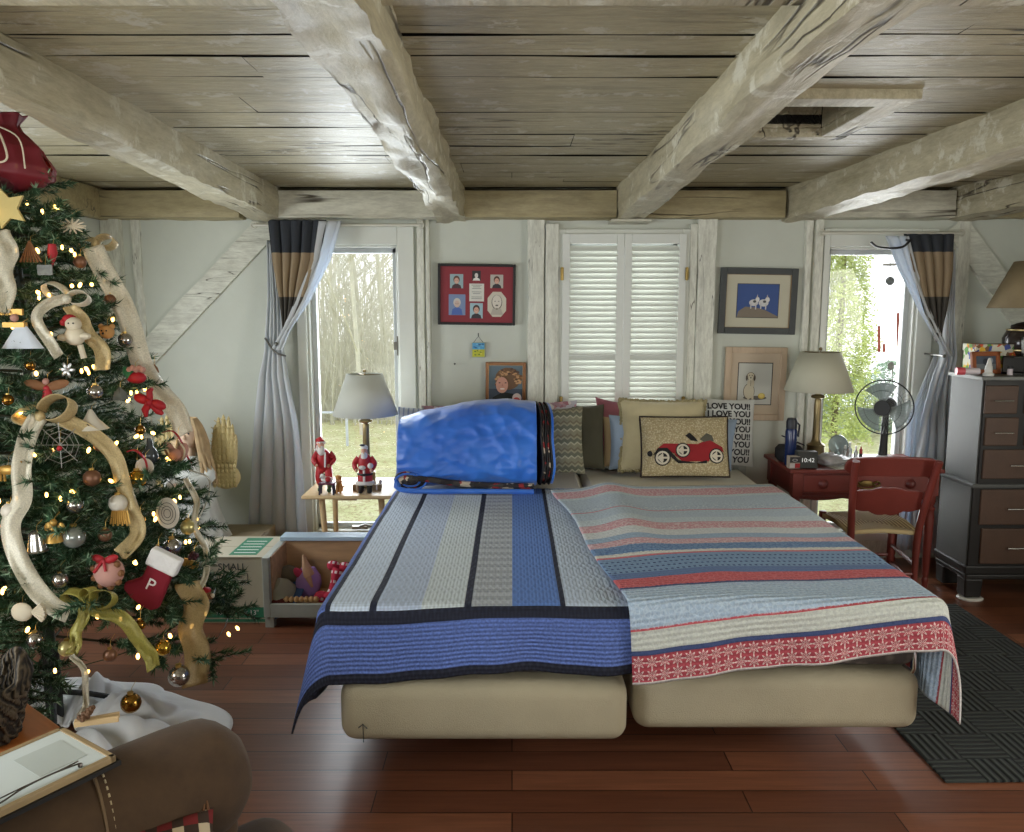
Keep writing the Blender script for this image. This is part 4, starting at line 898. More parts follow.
# framed dog print in pale wood
m_pw2 = M('blond_wood_frame', (190, 168, 142), .5, var=.1, stretch=(4, 4, 1))
r, W, H = frame('framed_print', 'pale wood framed drawing of a sitting yellow dog with a ball', 'picture', 722, 786, 347, 420, .038, m_pw2, tilt=.7)
m = MB(); m.bar((-W/2+.036, -.009, .036), (W/2-.036, -.003, H-.036)); m.build('mount', M('tan_mount', (196, 178, 154), .7, var=.02), r, smooth=False)
f = Flat(); w_, h_ = W*.57, H*.58; f.r(-w_/2, w_/2, 0, h_, (36, 34, 34)); f.r(-w_/2+.005, w_/2-.005, .005, h_-.005, (196, 196, 186)); f.e(w_*.02, h_*.17, w_*.34, h_*.05, (90, 84, 78))
DC = (206, 196, 170); DO = (84, 72, 60)
f.e(-w_*.16, h_*.32, w_*.165, h_*.19, DO); f.e(-w_*.16, h_*.32, w_*.15, h_*.175, DC); f.e(-w_*.12, h_*.5, w_*.10, h_*.16, DC); f.r(-w_*.2, -w_*.14, h_*.13, h_*.4, DC); f.r(-w_*.08, -w_*.02, h_*.13, h_*.4, DC); f.e(-w_*.13, h_*.68, w_*.115, h_*.095, DO); f.e(-w_*.13, h_*.68, w_*.10, h_*.085, DC)
f.e(-w_*.24, h_*.64, w_*.03, h_*.07, DO); f.e(-w_*.02, h_*.64, w_*.03, h_*.07, DO); f.e(-w_*.17, h_*.70, w_*.014, h_*.012, DO, 8); f.e(-w_*.09, h_*.70, w_*.014, h_*.012, DO, 8); f.e(-w_*.13, h_*.62, w_*.06, h_*.05, (220, 212, 190)); f.e(-w_*.13, h_*.645, w_*.022, h_*.016, (36, 30, 28), 8); f.r(-w_*.13, -w_*.12, h_*.45, h_*.6, DO)
f.e(w_*.2, h_*.22, w_*.10, h_*.07, (206, 176, 70)); f.e(w_*.2, h_*.23, w_*.07, h_*.05, (226, 202, 110)); f.build('print', r, (0, -.010, H*.21))
for i, (u, v) in enumerate([(455, 364), (449, 363)]):
    if i: continue
    nl = MB(); p = at(u, v, 4.99); nl.tube([(0, .01, 0), (0, -.02, .002)], .003, 6); nl.ball((0, -.022, .002), .006, 6); o = nl.build('wall_hook', m_blackleg); o.location = p; tag(o, 'small dark nail hook left of the curly haired portrait', 'hook')

# ---------------------------------------------------------------- table lamps
m_brass = M('antique_brass', (140, 124, 88), .35, .8, var=.15); m_shade = M('grey_linen_shade', (198, 200, 190), .85, var=.02)
def lamp(label, u, vtop, vbot, ut0, ut1, ub0, ub1, Y, zt, shade_m, base='column'):
    c = at(u, vbot, Y); zb = c.z; z1 = at(u, vtop, Y).z; px = (at(u+1, vbot, Y).x-c.x); rt, rb_ = (ut1-ut0)/2*px, (ub1-ub0)/2*px
    r = thing('table_lamp', label, 'lamp', (c.x, Y, zt)); H0, H1 = zb-zt, z1-zt
    s = MB(); s.lathe([(rb_, H0), (rt, H1)], n=40); n_ = len(s.f)
    s.f = [f_ for f_ in s.f if len(f_) == 4]; s.m = [0]*len(s.f); s.build('lamp_shade', shade_m, r, thick=.003)
    g = MB(); g.tube([(0, 0, H0-.05), (0, 0, H1+.006)], .004); [g.tube([(0, 0, H1-.004), (rt*math.cos(q), rt*math.sin(q), H1-.004)], .0025, 5) for q in (0, 2.1, 4.2)]; g.ball((0, 0, H1+.018), .011, 10); g.build('harp_and_finial', m_brass, r)
    b = MB(); s_ = H0/.40
    b.lathe([(.0, 0), (.058, 0), (.060, .012), (.052, .02), (.050, .075), (.053, .085), (.030, .10), (.024, .115), (.022, .13), (.021, .20*s_), (.020, .32*s_), (.019, .345*s_), (.016, .352*s_), (.038, .358*s_), (.041, .364*s_), (.036, .372*s_), (.016, .378*s_), (.014, .40*s_), (.0, .405*s_)], n=24)
    b.build('column_base', m_brass, r); bu = MB(); bu.ball((0, 0, H0+.05), (.028, .028, .04), 12); bu.tube([(0, 0, H0-.01), (0, 0, H0+.02)], .013); bu.build('bulb', M('frosted_bulb', (230, 228, 220), .4, var=0), r); return r
lamp('brass column table lamp with grey shade on the small side table', 365.5, 374, 414.5, 350, 385, 333, 397.5, 4.62, .552, m_shade)
lamp('brass column table lamp with grey shade on the red desk', 818.5, 352, 390.5, 801, 839, 786, 852, 4.70, .702, M('grey_green_shade', (194, 192, 172), .85, var=.02))

# ---------------------------------------------------------------- red desk
m_rp = M('brick_red_paint', (116, 50, 42), .38, var=.12, vs=5, bump=.1, bs=30); m_rpd = M('dark_red_paint', (98, 38, 34), .4, var=.12)
DX0, DX1, DY0, DY1, DZ = 1.555, 2.42, 4.38, 4.87, .70
dk = thing('writing_desk', 'brick red painted desk with turned legs under the right window', 'desk', ((DX0+DX1)/2, (DY0+DY1)/2, 0)); W, D = DX1-DX0, DY1-DY0
m = MB(); m.box((0, 0, DZ-.011), (W, D, .022)); m.build('desk_top', m_rp, dk, smooth=False, bevel=.006)
m = MB(); m.box((0, 0, .61), (W-.07, D-.06, .135)); m.build('apron', m_rpd, dk, smooth=False, bevel=.003)
m = MB()
pts = [(-W/2+.05, .545)]+[(-W/2+.05+(W-.1)*i/24, .545-.012-.012*abs(math.sin(i/24*PI*3))) for i in range(25)]+[(W/2-.05, .545)]
m.poly(pts, .015); m.xf(0, Matrix.Translation((0, -D/2+.02, 0))); m.build('scalloped_skirt', m_rpd, dk, smooth=False)
m = MB(); m.box((0, -D/2+.026, .615), (W-.16, .012, .10)); dw = m.build('drawer', m_rp, dk, smooth=False, bevel=.006)
for x in (-.24, .25):
    m = MB(); m.lathe([(0, 0), (.026, 0), (.028, .005), (.022, .010), (.016, .016), (.020, .022), (.014, .027), (0, .028)], (x, -D/2+.02, .615), 20, rot=(R(90), 0, 0)); m.build('knob', m_rpd, dw)
m = MB(); m.lathe([(0, 0), (.02, 0), (.018, .006), (0, .008)], (.0, -D/2+.02, .617), 14, rot=(R(90), 0, 0), sx=2.2)
for s_ in (-1, 1):
    m.tube(spline([(s_*.035, -D/2+.012, .617), (s_*.06, -D/2+.010, .63), (s_*.075, -D/2+.012, .617), (s_*.06, -D/2+.012, .604), (s_*.04, -D/2+.01, .612)], 5), .005); m.tube(spline([(s_*.05, -D/2+.008, .607), (s_*.03, -D/2-.006, .597), (0, -D/2-.008, .594)], 4), .004)
m.build('brass_escutcheon', M('dark_brass', (110, 92, 54), .4, .9), dw)
for sx_ in (-1, 1):
    for sy_ in (-1, 1):
        m = MB(); x, y = sx_*(W/2-.05), sy_*(D/2-.045); m.box((x, y, .62), (.055, .055, .15)); m.lathe([(.0, 0), (.014, .0), (.017, .03), (.02, .05), (.014, .065), (.019, .09), (.026, .42), (.022, .45), (.028, .47), (.018, .485), (.027, .51), (.027, .55)], (x, y, 0), 16); m.build('leg', m_rp, dk, ang=30)

# ---------------------------------------------------------------- rush seat chair
m_rush = None
k = NT('woven_rush'); co = k.coord(); sp = k.n('SeparateXYZ'); k.l(co, sp.inputs[0]); ax, ay = k.math('ABSOLUTE', sp.outputs[0]), k.math('ABSOLUTE', sp.outputs[1])
mx = k.math('MAXIMUM', k.math('DIVIDE', ax, .2), k.math('DIVIDE', ay, .19)); wv = k.math('SINE', k.math('MULTIPLY', mx, 70)); k.col(k.ramp(k.math('ADD', k.math('MULTIPLY', wv, .35), .5), [(.15, (130, 108, 72)), (.8, (206, 186, 140))])); k.b.inputs['Roughness'].default_value = .8; k.bump(wv, .5, .004); m_rush = k.m
ch = thing('chair', 'red painted chair with scalloped back and woven rush seat tucked under the red desk', 'chair', (1.955, 4.25, 0), rz=R(-3))
m = MB(); m.grid(lambda a, b: ((a-.5)*(.36+.05*b), -.19+.38*b, .435+.012*abs(abs(a-.5)-abs(b-.5))*2 - .006), 20, 20); m.build('seat', m_rush, ch, thick=.022, ang=0)
for s_ in (-1, 1):
    m = MB(); m.tube(spline([(s_*.165, -.19, 0), (s_*.168, -.19, .22), (s_*.172, -.195, .44), (s_*.19, -.235, .64), (s_*.205, -.295, .83)], 6), [.017]*9+[.019]*16, 10); m.build('back_post', m_rp, ch)
    m = MB(); m.lathe([(0, 0), (.014, 0), (.018, .1), (.013, .12), (.02, .15), (.02, .36), (.014, .38), (.021, .41), (.02, .45), (0, .452)], (s_*.195, .18, 0), 12); m.build('leg', m_rp, ch)
m = MB(); m.poly([(-.235, .775), (-.235, .80), (-.225, .825), (-.20, .84), (-.14, .846), (0, .85), (.14, .846), (.20, .84), (.225, .825), (.235, .80), (.235, .775), (.21, .755), (.19, .735), (.18, .742), (-.18, .742), (-.19, .735), (-.21, .755)], .02); m.xf(0, Matrix.Translation((0, -.048, .018)) @ Matrix.Rotation(R(14), 4, 'X')); m.build('top_rail', m_rp, ch, smooth=False, bevel=.004)
m = MB(); up = [(-.175+.35*i/20, .655 + .022*math.exp(-((i-10)/5)**2)+.006*abs(math.sin(i/20*PI*4))) for i in range(21)]; dn = [(.175-.35*i/20, .56-.035*math.exp(-((i-10)/6.)**2)-.010*abs(math.sin(i/20*PI*4))) for i in range(21)]
m.poly(up+dn, .014); m.xf(0, Matrix.Translation((0, -.058, .018)) @ Matrix.Rotation(R(14), 4, 'X')); m.build('scalloped_splat', m_rp, ch, smooth=False, bevel=.003)
for (a, b) in (((-.165, -.19, .16), (-.195, .18, .16)), ((.165, -.19, .16), (.195, .18, .16)), ((-.165, -.19, .26), (-.195, .18, .26)), ((.165, -.19, .26), (.195, .18, .26)), ((-.195, .18, .2), (.195, .18, .2)), ((-.165, -.19, .21), (.165, -.19, .21))):
    m = MB(); m.tube([a, b], .010, 8); m.build('stretcher', m_rp, ch)

# ---------------------------------------------------------------- desk fan
fc = at(886, 408, 4.55); fn = thing('desk_fan', 'black and white oscillating desk fan on the red desk', 'fan', (fc.x+.03, 4.62, .701), rz=R(-36)); hz_ = fc.z-.701
m = MB(); m.lathe([(0, 0), (.115, 0), (.118, .008), (.10, .018), (.04, .028), (.028, .04), (0, .04)], n=30, sy=.85); m.build('fan_base', M('fan_white', (196, 200, 200), .4), fn)
m = MB(); m.tube([(0, 0, .02), (0, .01, .10), (0, .02, hz_-.03)], [.028, .022, .018], 12); m.box((.03, -.06, .03), (.05, .03, .012)); m.build('stem', m_blackleg, fn)
m = MB(); m.lathe([(0, -.05), (.03, -.05), (.05, -.03), (.052, .02), (.04, .06), (.0, .065)], (0, .03, hz_), 20, rot=(R(-90), 0, 0)); m.tube([(0, .03, hz_+.04), (0, .03, hz_+.07)], .006); m.build('motor_housing', M('fan_charcoal', (44, 46, 50), .4), fn)
cage = MB(); Rf = .157
for yy, rr in ((-.045, Rf), (-.088, .10), (-.092, .05), (.0, .10)): cage.tube([(rr*math.cos(q/40*2*PI), yy, hz_+rr*math.sin(q/40*2*PI)) for q in range(41)], .0042 if rr == Rf else .0012, 5)
cage.build('cage_rim', m_blackleg, fn); cage = MB()
for q in range(44):
    a = q/44*2*PI; c_, s_ = math.cos(a), math.sin(a)
    cage.tube([(.035*c_, -.095, hz_+.035*s_), (.10*c_, -.088, hz_+.10*s_), (Rf*c_, -.045, hz_+Rf*s_)], .0008, 3, cap=False); cage.tube([(Rf*c_, -.045, hz_+Rf*s_), (.12*c_, -.005, hz_+.12*s_), (.045*c_, .0, hz_+.045*s_)], .0008, 3, cap=False)
cage.build('cage_wires', M('grey_wire', (150, 154, 154), .4, .6), fn)
m = MB(); m.lathe([(0, 0), (.042, 0), (.046, .006), (.044, .012), (0, .012)], (0, -.088, hz_), 24, rot=(R(90), 0, 0)); m.build('hub_badge', m_blackleg, fn)
for i in range(3):
    a = R(90)+i*2*PI/3; pts = []; m = MB()
    def bl(s_, t, a=a): q = a+(s_-.35)*(.9+.5*t); rr = .03+.112*t; return Vector((rr*math.cos(q), -.045+.03*(s_-.5)*(1-.3*t), hz_+rr*math.sin(q)))
    m.grid(bl, 10, 8); m.build('blade', M('smoky_blade', (150, 164, 164), .2, var=0, alpha=.72), fn, thick=.002)

# ---------------------------------------------------------------- things on the desk
def put(u, v, z): return on_z(u, v, z)
dz = DZ+.001
r = thing('radio_case', 'black zippered case with open flap at the left end of the desk', 'case', (1.625, 4.62, dz), rz=R(5)); m = MB(); m.box((0, 0, .05), (.14, .12, .098)); m.build('case_body', M('black_nylon', (34, 34, 38), .7), r, ang=0).modifiers.new('B', 'BEVEL').width = .022
m = MB(); m.box((.02, 0, .125), (.11, .10, .008), rot=(0, R(24), 0)); m.build('flap', M('black_nylon', (34, 34, 38), .7), r, smooth=False, bevel=.003)
p = at(790.5, 450, 4.52); r = thing('water_bottle', 'blue translucent water bottle with black lid beside the black case', 'bottle', (p.x, 4.52, dz))
hb_ = at(790, 418, 4.52).z-dz; m = MB(); m.lathe([(0, 0), (.03, 0), (.033, .008), (.033, hb_*.72), (.028, hb_*.78), (0, hb_*.78)], n=24); m.build('bottle_body', M('blue_plastic', (28, 44, 88), .2, var=.05), r)
m = MB(); m.lathe([(.03, hb_*.78), (.031, hb_*.93), (.024, hb_), (0, hb_)], n=24); m.tube([(.02, 0, hb_*.94), (.045, 0, hb_*.85), (.04, 0, hb_*.6)], .006); m.build('bottle_lid', M('dark_plastic', (24, 28, 40), .4), r)
r = thing('small_box', 'small printed carton in front of the blue water bottle', 'box', (put(788, 465, dz).x, 4.43, dz), rz=R(4)); m = MB(); m.box((0, 0, .035), (.062, .04, .07)); m.build('carton', M('tan_print', (176, 164, 150), .6), r, smooth=False, bevel=.002)
f = Flat(); f.r(-.029, .029, .034, .066, (52, 52, 54)); f.e(0, .048, .016, .008, (170, 170, 168)); f.e(0, .048, .010, .005, (70, 70, 76)); f.r(-.029, 0, .004, .03, (206, 200, 196)); f.r(0, .029, .004, .03, (168, 40, 44)); f.build('printed_front', r, (0, -.021, 0))
p = put(806.5, 468, dz); r = thing('alarm_clock', 'dark grey cube alarm clock showing 10:42', 'clock', (p.x, 4.44, dz), rz=R(-3)); m = MB(); m.box((0, 0, .048), (.112, .06, .094)); m.build('clock_body', M('dark_grey_wood', (60, 62, 58), .5), r, smooth=False, bevel=.003)
text_obj('10:42', .034, M('clock_digits', (220, 224, 220), .5, var=0, emit=.5), r, (0, -.0305, .037))
r = thing('plastic_bag', 'crumpled grey plastic bag lying right of the alarm clock', 'bag', (put(832, 464, dz).x, 4.52, dz)); m = MB(); m.grid(lambda a, b: Vector(((.10+.02*nz(a*9, b*7))*math.sin(PI*b)*math.cos(2*PI*a)*1.0, (.07+.012*nz(a*8, b*9, 4))*math.sin(PI*b)*math.sin(2*PI*a), max(0, .03-.032*math.cos(PI*b)*(1-.4*math.cos(2*PI*a))*1.0 + .01*nz(a*7, b*9, 2)))), 36, 20); m.build('crumpled_bag', M('pale_grey_plastic', (168, 166, 166), .4, var=.2, vs=30), r, ang=0)
r = thing('oval_mirror', 'small oval tabletop mirror by the window end of the desk', 'mirror', (at(838, 448, 4.75).x, 4.75, dz), rz=R(12)); m = MB(); m.lathe([(0, 0), (.06, 0), (.062, .003), (.06, .006), (0, .006)], (0, 0, .075), 28, rot=(R(78), 0, 0), sx=1.1); m.build('mirror_glass', M('mirror', (190, 206, 206), .15, .7, var=0), r)
m = MB(); m.tube([(-.03, .03, 0), (0, .006, .05), (.03, .03, 0)], .003); m.build('stand', m_brass, r)
for i, (u, h_, wd, lb_) in enumerate([(845, .09, .012, 'thin clear glass bottle nearest the oval mirror'), (851, .105, .014, 'taller clear glass perfume bottle left of the lipstick'), (856, .085, .011, 'short clear glass bottle against the red lipstick')]):
    r = thing('perfume_bottle', lb_, 'bottle', (at(u, 450, 4.66).x, 4.66+.02*(i % 2), dz)); m = MB(); m.lathe([(0, 0), (wd, 0), (wd, h_*.6), (wd*.4, h_*.72), (wd*.4, h_*.8), (0, h_*.8)], n=14); m.build('glass_body', M('pale_glass', (190, 198, 196), .1, var=0, trans=.6), r); m = MB(); m.lathe([(wd*.55, h_*.78), (wd*.5, h_), (0, h_)], n=12); m.build('stopper', M('clear_cap', (206, 208, 204), .2, var=0), r)
r = thing('lipstick', 'small dark tube with red cap on the desk left of the fan', 'lipstick', (at(861, 450, 4.64).x, 4.64, dz)); m = MB(); m.tube([(0, 0, 0), (0, 0, .045)], .010, 12); m.build('tube', m_blackleg, r); m = MB(); m.tube([(0, 0, .045), (0, 0, .072)], .009, 12); m.ball((0, 0, .075), (.005, .005, .012), 8); m.build('cap', M('lip_red', (178, 40, 34), .4), r)
r = thing('paper_sheet', 'white papers lying on the red desk behind the chair', 'paper', (1.98, 4.52, dz), rz=R(4)); m = MB(); m.box((0, 0, .0015), (.30, .2, .003)); m.build('top_sheet', M('paper_white', (224, 224, 218), .7, var=.02), r, smooth=False); m = MB(); m.box((-.05, -.01, .0004), (.28, .2, .0007), rot=(0, 0, .1)); m.build('under_sheet', M('paper_cream', (214, 210, 196), .7, var=.02), r, smooth=False)

# ---------------------------------------------------------------- dresser
m_dk = M('black_brown_lacquer', (24, 22, 20), .45, var=.1); m_dr = M('brown_drawer_front', (80, 58, 44), .5, var=.1, vs=12, bump=.1, bs=120); m_side = M('grey_window_sheen', (84, 86, 84), .6, var=.18, vs=1.6); m_nick = M('nickel', (196, 194, 188), .25, .9)  # grey of m_side paints the window reflection on the dark glossy side
X0, X1, Y0, Y1 = 2.485, 3.45, 4.215, 4.53; ZT2 = at(983, 379, 4.21).z; ZM = at(975, 487, 4.2).z
dr = thing('dresser', 'tall dark two part dresser with brown drawers against the right end of the wall', 'dresser', ((X0+X1)/2, (Y0+Y1)/2, 0)); W, D = X1-X0, Y1-Y0
m = MB(); m.bar((-W/2+.02, -D/2, ZM), (W/2, D/2, ZT2-.02)); m.build('upper_case', m_dk, dr, smooth=False, bevel=.003)
m = MB(); m.bar((-W/2, -D/2, .14), (W/2, D/2, ZM-.02)); m.build('lower_case', m_dk, dr, smooth=False, bevel=.003)
m = MB(); m.bar((-W/2+.012, -D/2+.012, ZM), (-W/2+.022, D/2, ZT2-.02)); m.bar((-W/2-.006, -D/2+.012, .16), (-W/2+.002, D/2, ZM-.02)); m.build('side_panels', m_side, dr, smooth=False, label='side panels coloured grey for window reflection')
m = MB(); m.box((0, 0, ZT2-.01), (W+.01, D+.02, .02)); m.build('top', M('pale_top_edge', (120, 122, 118), .5), dr, smooth=False, bevel=.004)  # top slab paler than the case below
m = MB(); m.box((-.002, 0, ZM-.01), (W+.02, D+.015, .022)); m.build('waist_moulding', m_side, dr, smooth=False, bevel=.006)
m = MB(); m.box((-.0, 0, .165), (W+.03, D+.02, .05)); m.box((0, 0, .125), (W+.012, D+.01, .03)); m.build('base_moulding', m_dk, dr, smooth=False, bevel=.008)
for sx_ in (-1, 1):
    for sy_ in (-1, 1):
        m = MB(); m.box((sx_*(W/2-.045), sy_*(D/2-.045), .06), (.09, .085, .11), taper=(1.1, 1.1)); m.build('leg', m_dk, dr, smooth=False, bevel=.01)
def drawer(u0, u1, v0, v1):
    a, b = at(u0, v1, 4.205), at(u1, v0, 4.205); x0, x1 = a.x-(X0+X1)/2, b.x-(X0+X1)/2; m = MB(); m.bar((x0, -D/2-.012, a.z), (x1, -D/2+.004, b.z)); o = m.build('drawer', m_dr, dr, smooth=False, bevel=.004)
    h = MB(); c_ = (x0+x1)/2; zz = a.z+(b.z-a.z)*.47; hw = .05; h.tube([(c_-hw, -D/2-.034, zz), (c_+hw, -D/2-.034, zz)], .0045, 8)
    for s_ in (-1, 1): h.tube([(c_+s_*(hw-.012), -D/2-.034, zz), (c_+s_*(hw-.012), -D/2-.010, zz)], .003, 6)
    h.build('handle', m_nick, o)
for a, b in ((388, 416), (420, 448)):
    for q in range(4): drawer(984+q*40, 1019+q*40, a, b)
for a, b in ((452, 481), (492, 527), (531, 566)):
    drawer(982 if a < 480 else 979, 1052 if a < 480 else 1050, a, b); drawer(1059, 1135, a, b)
cst = MB(); cst.lathe([(0, 0), (.055, 0), (.058, .006), (.05, .014), (0, .014)], n=24, sx=1.2); o = cst.build('furniture_coaster', M('white_plastic', (216, 214, 206), .4)); o.location = (X0+.05, Y0+.04, 0); tag(o, 'white floor coaster under the front left foot of the dresser', 'coaster'); dr.location.z = .012
ZD = ZT2+.013; XD = 0
# things on the dresser
fx = patches_mat('flower_print', [(206, 204, 186), (206, 204, 186), (96, 150, 70), (206, 204, 186), (206, 90, 50), (70, 84, 150), (206, 204, 186), (222, 180, 60), (120, 90, 60)], 42)
def dres(u, Y): return at(u, 372, Y).x
r = thing('floral_box', 'white box printed with coloured animals and flowers at the back of the dresser', 'box', ((dres(957, 4.58)+dres(1012, 4.58))/2, 4.47, ZD)); wq = dres(1012, 4.58)-dres(957, 4.58); hq = at(980, 343, 4.58).z-ZD; m = MB(); m.box((0, 0, hq*.38), (wq, .12, hq*.76)); m.build('box_body', fx, r, smooth=False, bevel=.002); m = MB(); m.box((0, 0, hq*.88), (wq+.008, .128, hq*.24)); m.build('box_lid', fx, r, smooth=False, bevel=.002)
r = thing('photo_stand', 'orange brown wooden photo frame leaning on the floral box', 'picture frame', (dres(987, 4.36), 4.37, ZD), rot=(R(-10), 0, R(8))); wq, hq = .17, at(985, 353, 4.42).z-ZD+.01; m = MB(); bw = .024
for lo, hi in (((-wq/2, -.012, 0), (-wq/2+bw, .008, hq)), ((wq/2-bw, -.012, 0), (wq/2, .008, hq)), ((-wq/2, -.012, hq-bw), (wq/2, .008, hq)), ((-wq/2, -.012, 0), (wq/2, .008, bw))): m.bar(lo, hi)
m.build('wooden_frame', M('orange_wood', (150, 84, 44), .45), r, smooth=False, bevel=.003); f = Flat(); f.r(-wq/2+.02, wq/2-.02, .02, hq-.02, (70, 78, 92)); f.r(-wq/2+.02, wq/2-.02, .02, hq*.45, (110, 116, 120)); f.e(0, hq*.55, .018, .018, (40, 44, 56)); f.e(.03, hq*.6, .014, .016, (150, 156, 166)); f.build('photograph', r, (0, -.004, 0))
r = thing('tube_bottle', 'pink and white tube lying at the front left corner of the dresser', 'tube', (dres(963, 4.33), 4.30, ZD+.021), rz=R(-8)); m = MB(); m.tube([(-.05, 0, 0), (-.01, 0, 0)], .021, 16); m.build('tube_cap', M('coral_pink', (206, 80, 90), .4), r); m = MB(); m.tube([(-.01, 0, 0), (.065, 0, 0)], .018, 16); m.build('tube_body', M('label_white', (206, 196, 200), .4), r)
r = thing('cone_bottle', 'white pointed squeeze bottle standing on the dresser front edge', 'bottle', (dres(988, 4.26), 4.255, ZD)); m = MB(); m.lathe([(0, 0), (.026, 0), (.028, .012), (.02, .018), (.018, .024), (.020, .03), (.017, .05), (.015, .054), (.008, .085), (.004, .095), (0, .095)], n=20); m.build('bottle', M('glossy_white', (214, 214, 208), .3), r)
r = thing('small_jar', 'little white labelled jar under the grey picture on the dresser', 'jar', (dres(1010, 4.3), 4.30, ZD)); m = MB(); m.lathe([(0, 0), (.014, 0), (.014, .034), (0, .034)], n=16); m.build('jar_body', M('label_white', (206, 196, 200), .4), r); m = MB(); m.lathe([(0, .034), (.0145, .034), (.0145, .046), (0, .046)], n=16); m.build('jar_lid', m_blackleg, r)
r = thing('black_tray', 'black tray on the dresser holding small jars', 'tray', (dres(1022, 4.34)+.07, 4.34, ZD)); m = MB(); m.box((0, 0, .006), (.30, .10, .011)); m.build('tray_base', m_dk, r, smooth=False); m = MB(); m.box((0, .045, .05), (.30, .008, .085)); m.box((0, .0, .096), (.3, .1, .006)); m.build('tray_riser', m_dk, r, smooth=False)
r = thing('grey_picture', 'pale grey framed picture standing on the riser at the right edge', 'picture frame', (dres(1024, 4.38)+.02, 4.33, ZD+.102), rot=(R(-8), 0, 0)); m = MB()
for lo, hi in (((-.07, -.01, 0), (-.055, .005, .10)), ((.055, -.01, 0), (.07, .005, .10)), ((-.07, -.01, .085), (.07, .005, .1)), ((-.07, -.01, 0), (.07, .005, .015))): m.bar(lo, hi)
m.build('pale_frame', M('pale_grey_frame', (176, 180, 176), .5), r, smooth=False); f = Flat(); f.r(-.056, .056, .013, .087, (84, 104, 100)); f.e(0, .05, .02, .02, (150, 160, 150)); f.build('photograph', r, (0, -.002, 0))
p = at(1031, 308, 4.46); jr = thing('table_lamp', 'dark ginger jar lamp with tan shade on the dresser', 'lamp', (p.x+.015, 4.46, ZD)); zs = p.z-ZD; px = p.x/ (1031-512); zt_ = at(1031, 262, 4.52).z-ZD
m = MB(); m.lathe([(41*px, zs), (20*px, zt_)], n=40); m.f = [q for q in m.f if len(q) == 4]; m.m = [0]*len(m.f); m.build('lamp_shade', M('tan_burlap_shade', (142, 126, 96), .9, bump=.2, bs=200), jr, thick=.003)
m = MB(); k_ = .155; m.lathe([(0, 0), (.075, 0), (.08, .012), (.07, .02), (.10, .06), (.135, .13), (.14, .19), (.12, .235), (.10, .25)], n=32); m.build('jar_body', M('dark_glaze', (46, 38, 34), .15, var=.35, vs=14), jr)
m = MB(); m.lathe([(.10, .25), (.104, .255), (.10, .262), (.07, .275), (.03, .285), (.018, .30), (.012, zs+.02), (0, zs+.02)], n=28); m.build('jar_lid', M('dark_bronze', (50, 40, 32), .4, .4), jr)
m = MB()
for z_, r_ in ((.238, .121), (.128, .136)): m.tube([(r_*math.cos(q/30*2*PI), r_*math.sin(q/30*2*PI), z_) for q in range(31)], .0045, 6)
m.build('gilt_bands', M('gilt_band', (190, 170, 120), .3, .7), jr)

# ---------------------------------------------------------------- rug
def rug_mat():
    k = NT('charcoal_basket_weave'); co = k.coord('Object'); sp = k.n('SeparateXYZ'); k.l(co, sp.inputs[0]); s = .17
    fx_, fy = k.math('FLOOR', k.math('DIVIDE', sp.outputs[0], s)), k.math('FLOOR', k.math('DIVIDE', sp.outputs[1], s))
    chk = k.math('MODULO', k.math('ABSOLUTE', k.math('ADD', fx_, fy)), 2)
    wa, wb_ = k.math('SINE', k.math('MULTIPLY', sp.outputs[0], 2*PI/.028)), k.math('SINE', k.math('MULTIPLY', sp.outputs[1], 2*PI/.028))
    h = k.math('ADD', k.math('MULTIPLY', wa, chk), k.math('MULTIPLY', wb_, k.math('SUBTRACT', 1, chk)))
    k.col(k.ramp(k.math('ADD', k.math('MULTIPLY', h, .4), .5), [(.25, (24, 27, 26)), (.85, (58, 63, 58))])); k.b.inputs['Roughness'].default_value = .95; k.bump(h, .9, .006); return k.m
m = MB(); m.box((0, 0, .005), (.96, 1.62, .009)); o = m.build('area_rug', rug_mat(), smooth=False, bevel=.003); o.location = (1.935, 3.335, .0006); o.rotation_euler = (0, 0, R(1)); tag(o, 'charcoal basket weave rug on the floor right of the bed', 'rug')
# wind chime outside the right window
wc_ = thing('wind_chime', 'wind chime of red tubes hanging outside the right window', 'wind chime', at(891, 258, 5.55))
for u, v0, v1 in ((879, 326, 352), (898, 313, 352), (884, 344, 352)):
    a, b = at(u, v0, 5.55)-wc_.location, at(u, v1, 5.55)-wc_.location; m = MB(); m.tube([a, b], .009, 8); m.build('chime_tube', M('copper_red', (140, 56, 36), .4, .4), wc_)
    m = MB(); m.tube([(a.x*.3, 0, -.04), a], .0015, 4); m.build('string', m_blackleg, wc_)
m = MB(); m.lathe([(0, 0), (.05, 0), (.05, .012), (0, .012)], (0, 0, -.05), 20); m.tube([(0, 0, -.04), (0, 0, .14)], .0015, 4); a, b = at(888, 347, 5.55)-wc_.location, at(888, 384, 5.55)-wc_.location; m.tube([(0, 0, -.05), a], .001, 4); m.tube([a, b], .002, 5); m.tube([(0, 0, .14), (0, -.33, .14)], .006, 6); m.build('top_disc', M('grey_brown', (110, 104, 98), .6), wc_)
m = MB(); p = at(891, 366, 5.55)-wc_.location; m.ball(p, (.022, .006, .03), 12); m.build('wind_sail', M('grey_brown', (110, 104, 98), .6), wc_)
ss = MB(); ss.lathe([(0, 0), (.026, 0), (.027, .002), (0, .003)], (0, 0, 0), 24, rot=(R(90), 0, 0)); o = ss.build('window_sticker', M('grey_medallion', (120, 126, 126), .5, var=.4, vs=80)); o.location = at(890, 281, 5.072); tag(o, 'round grey medallion stuck on the right window glass', 'sticker')
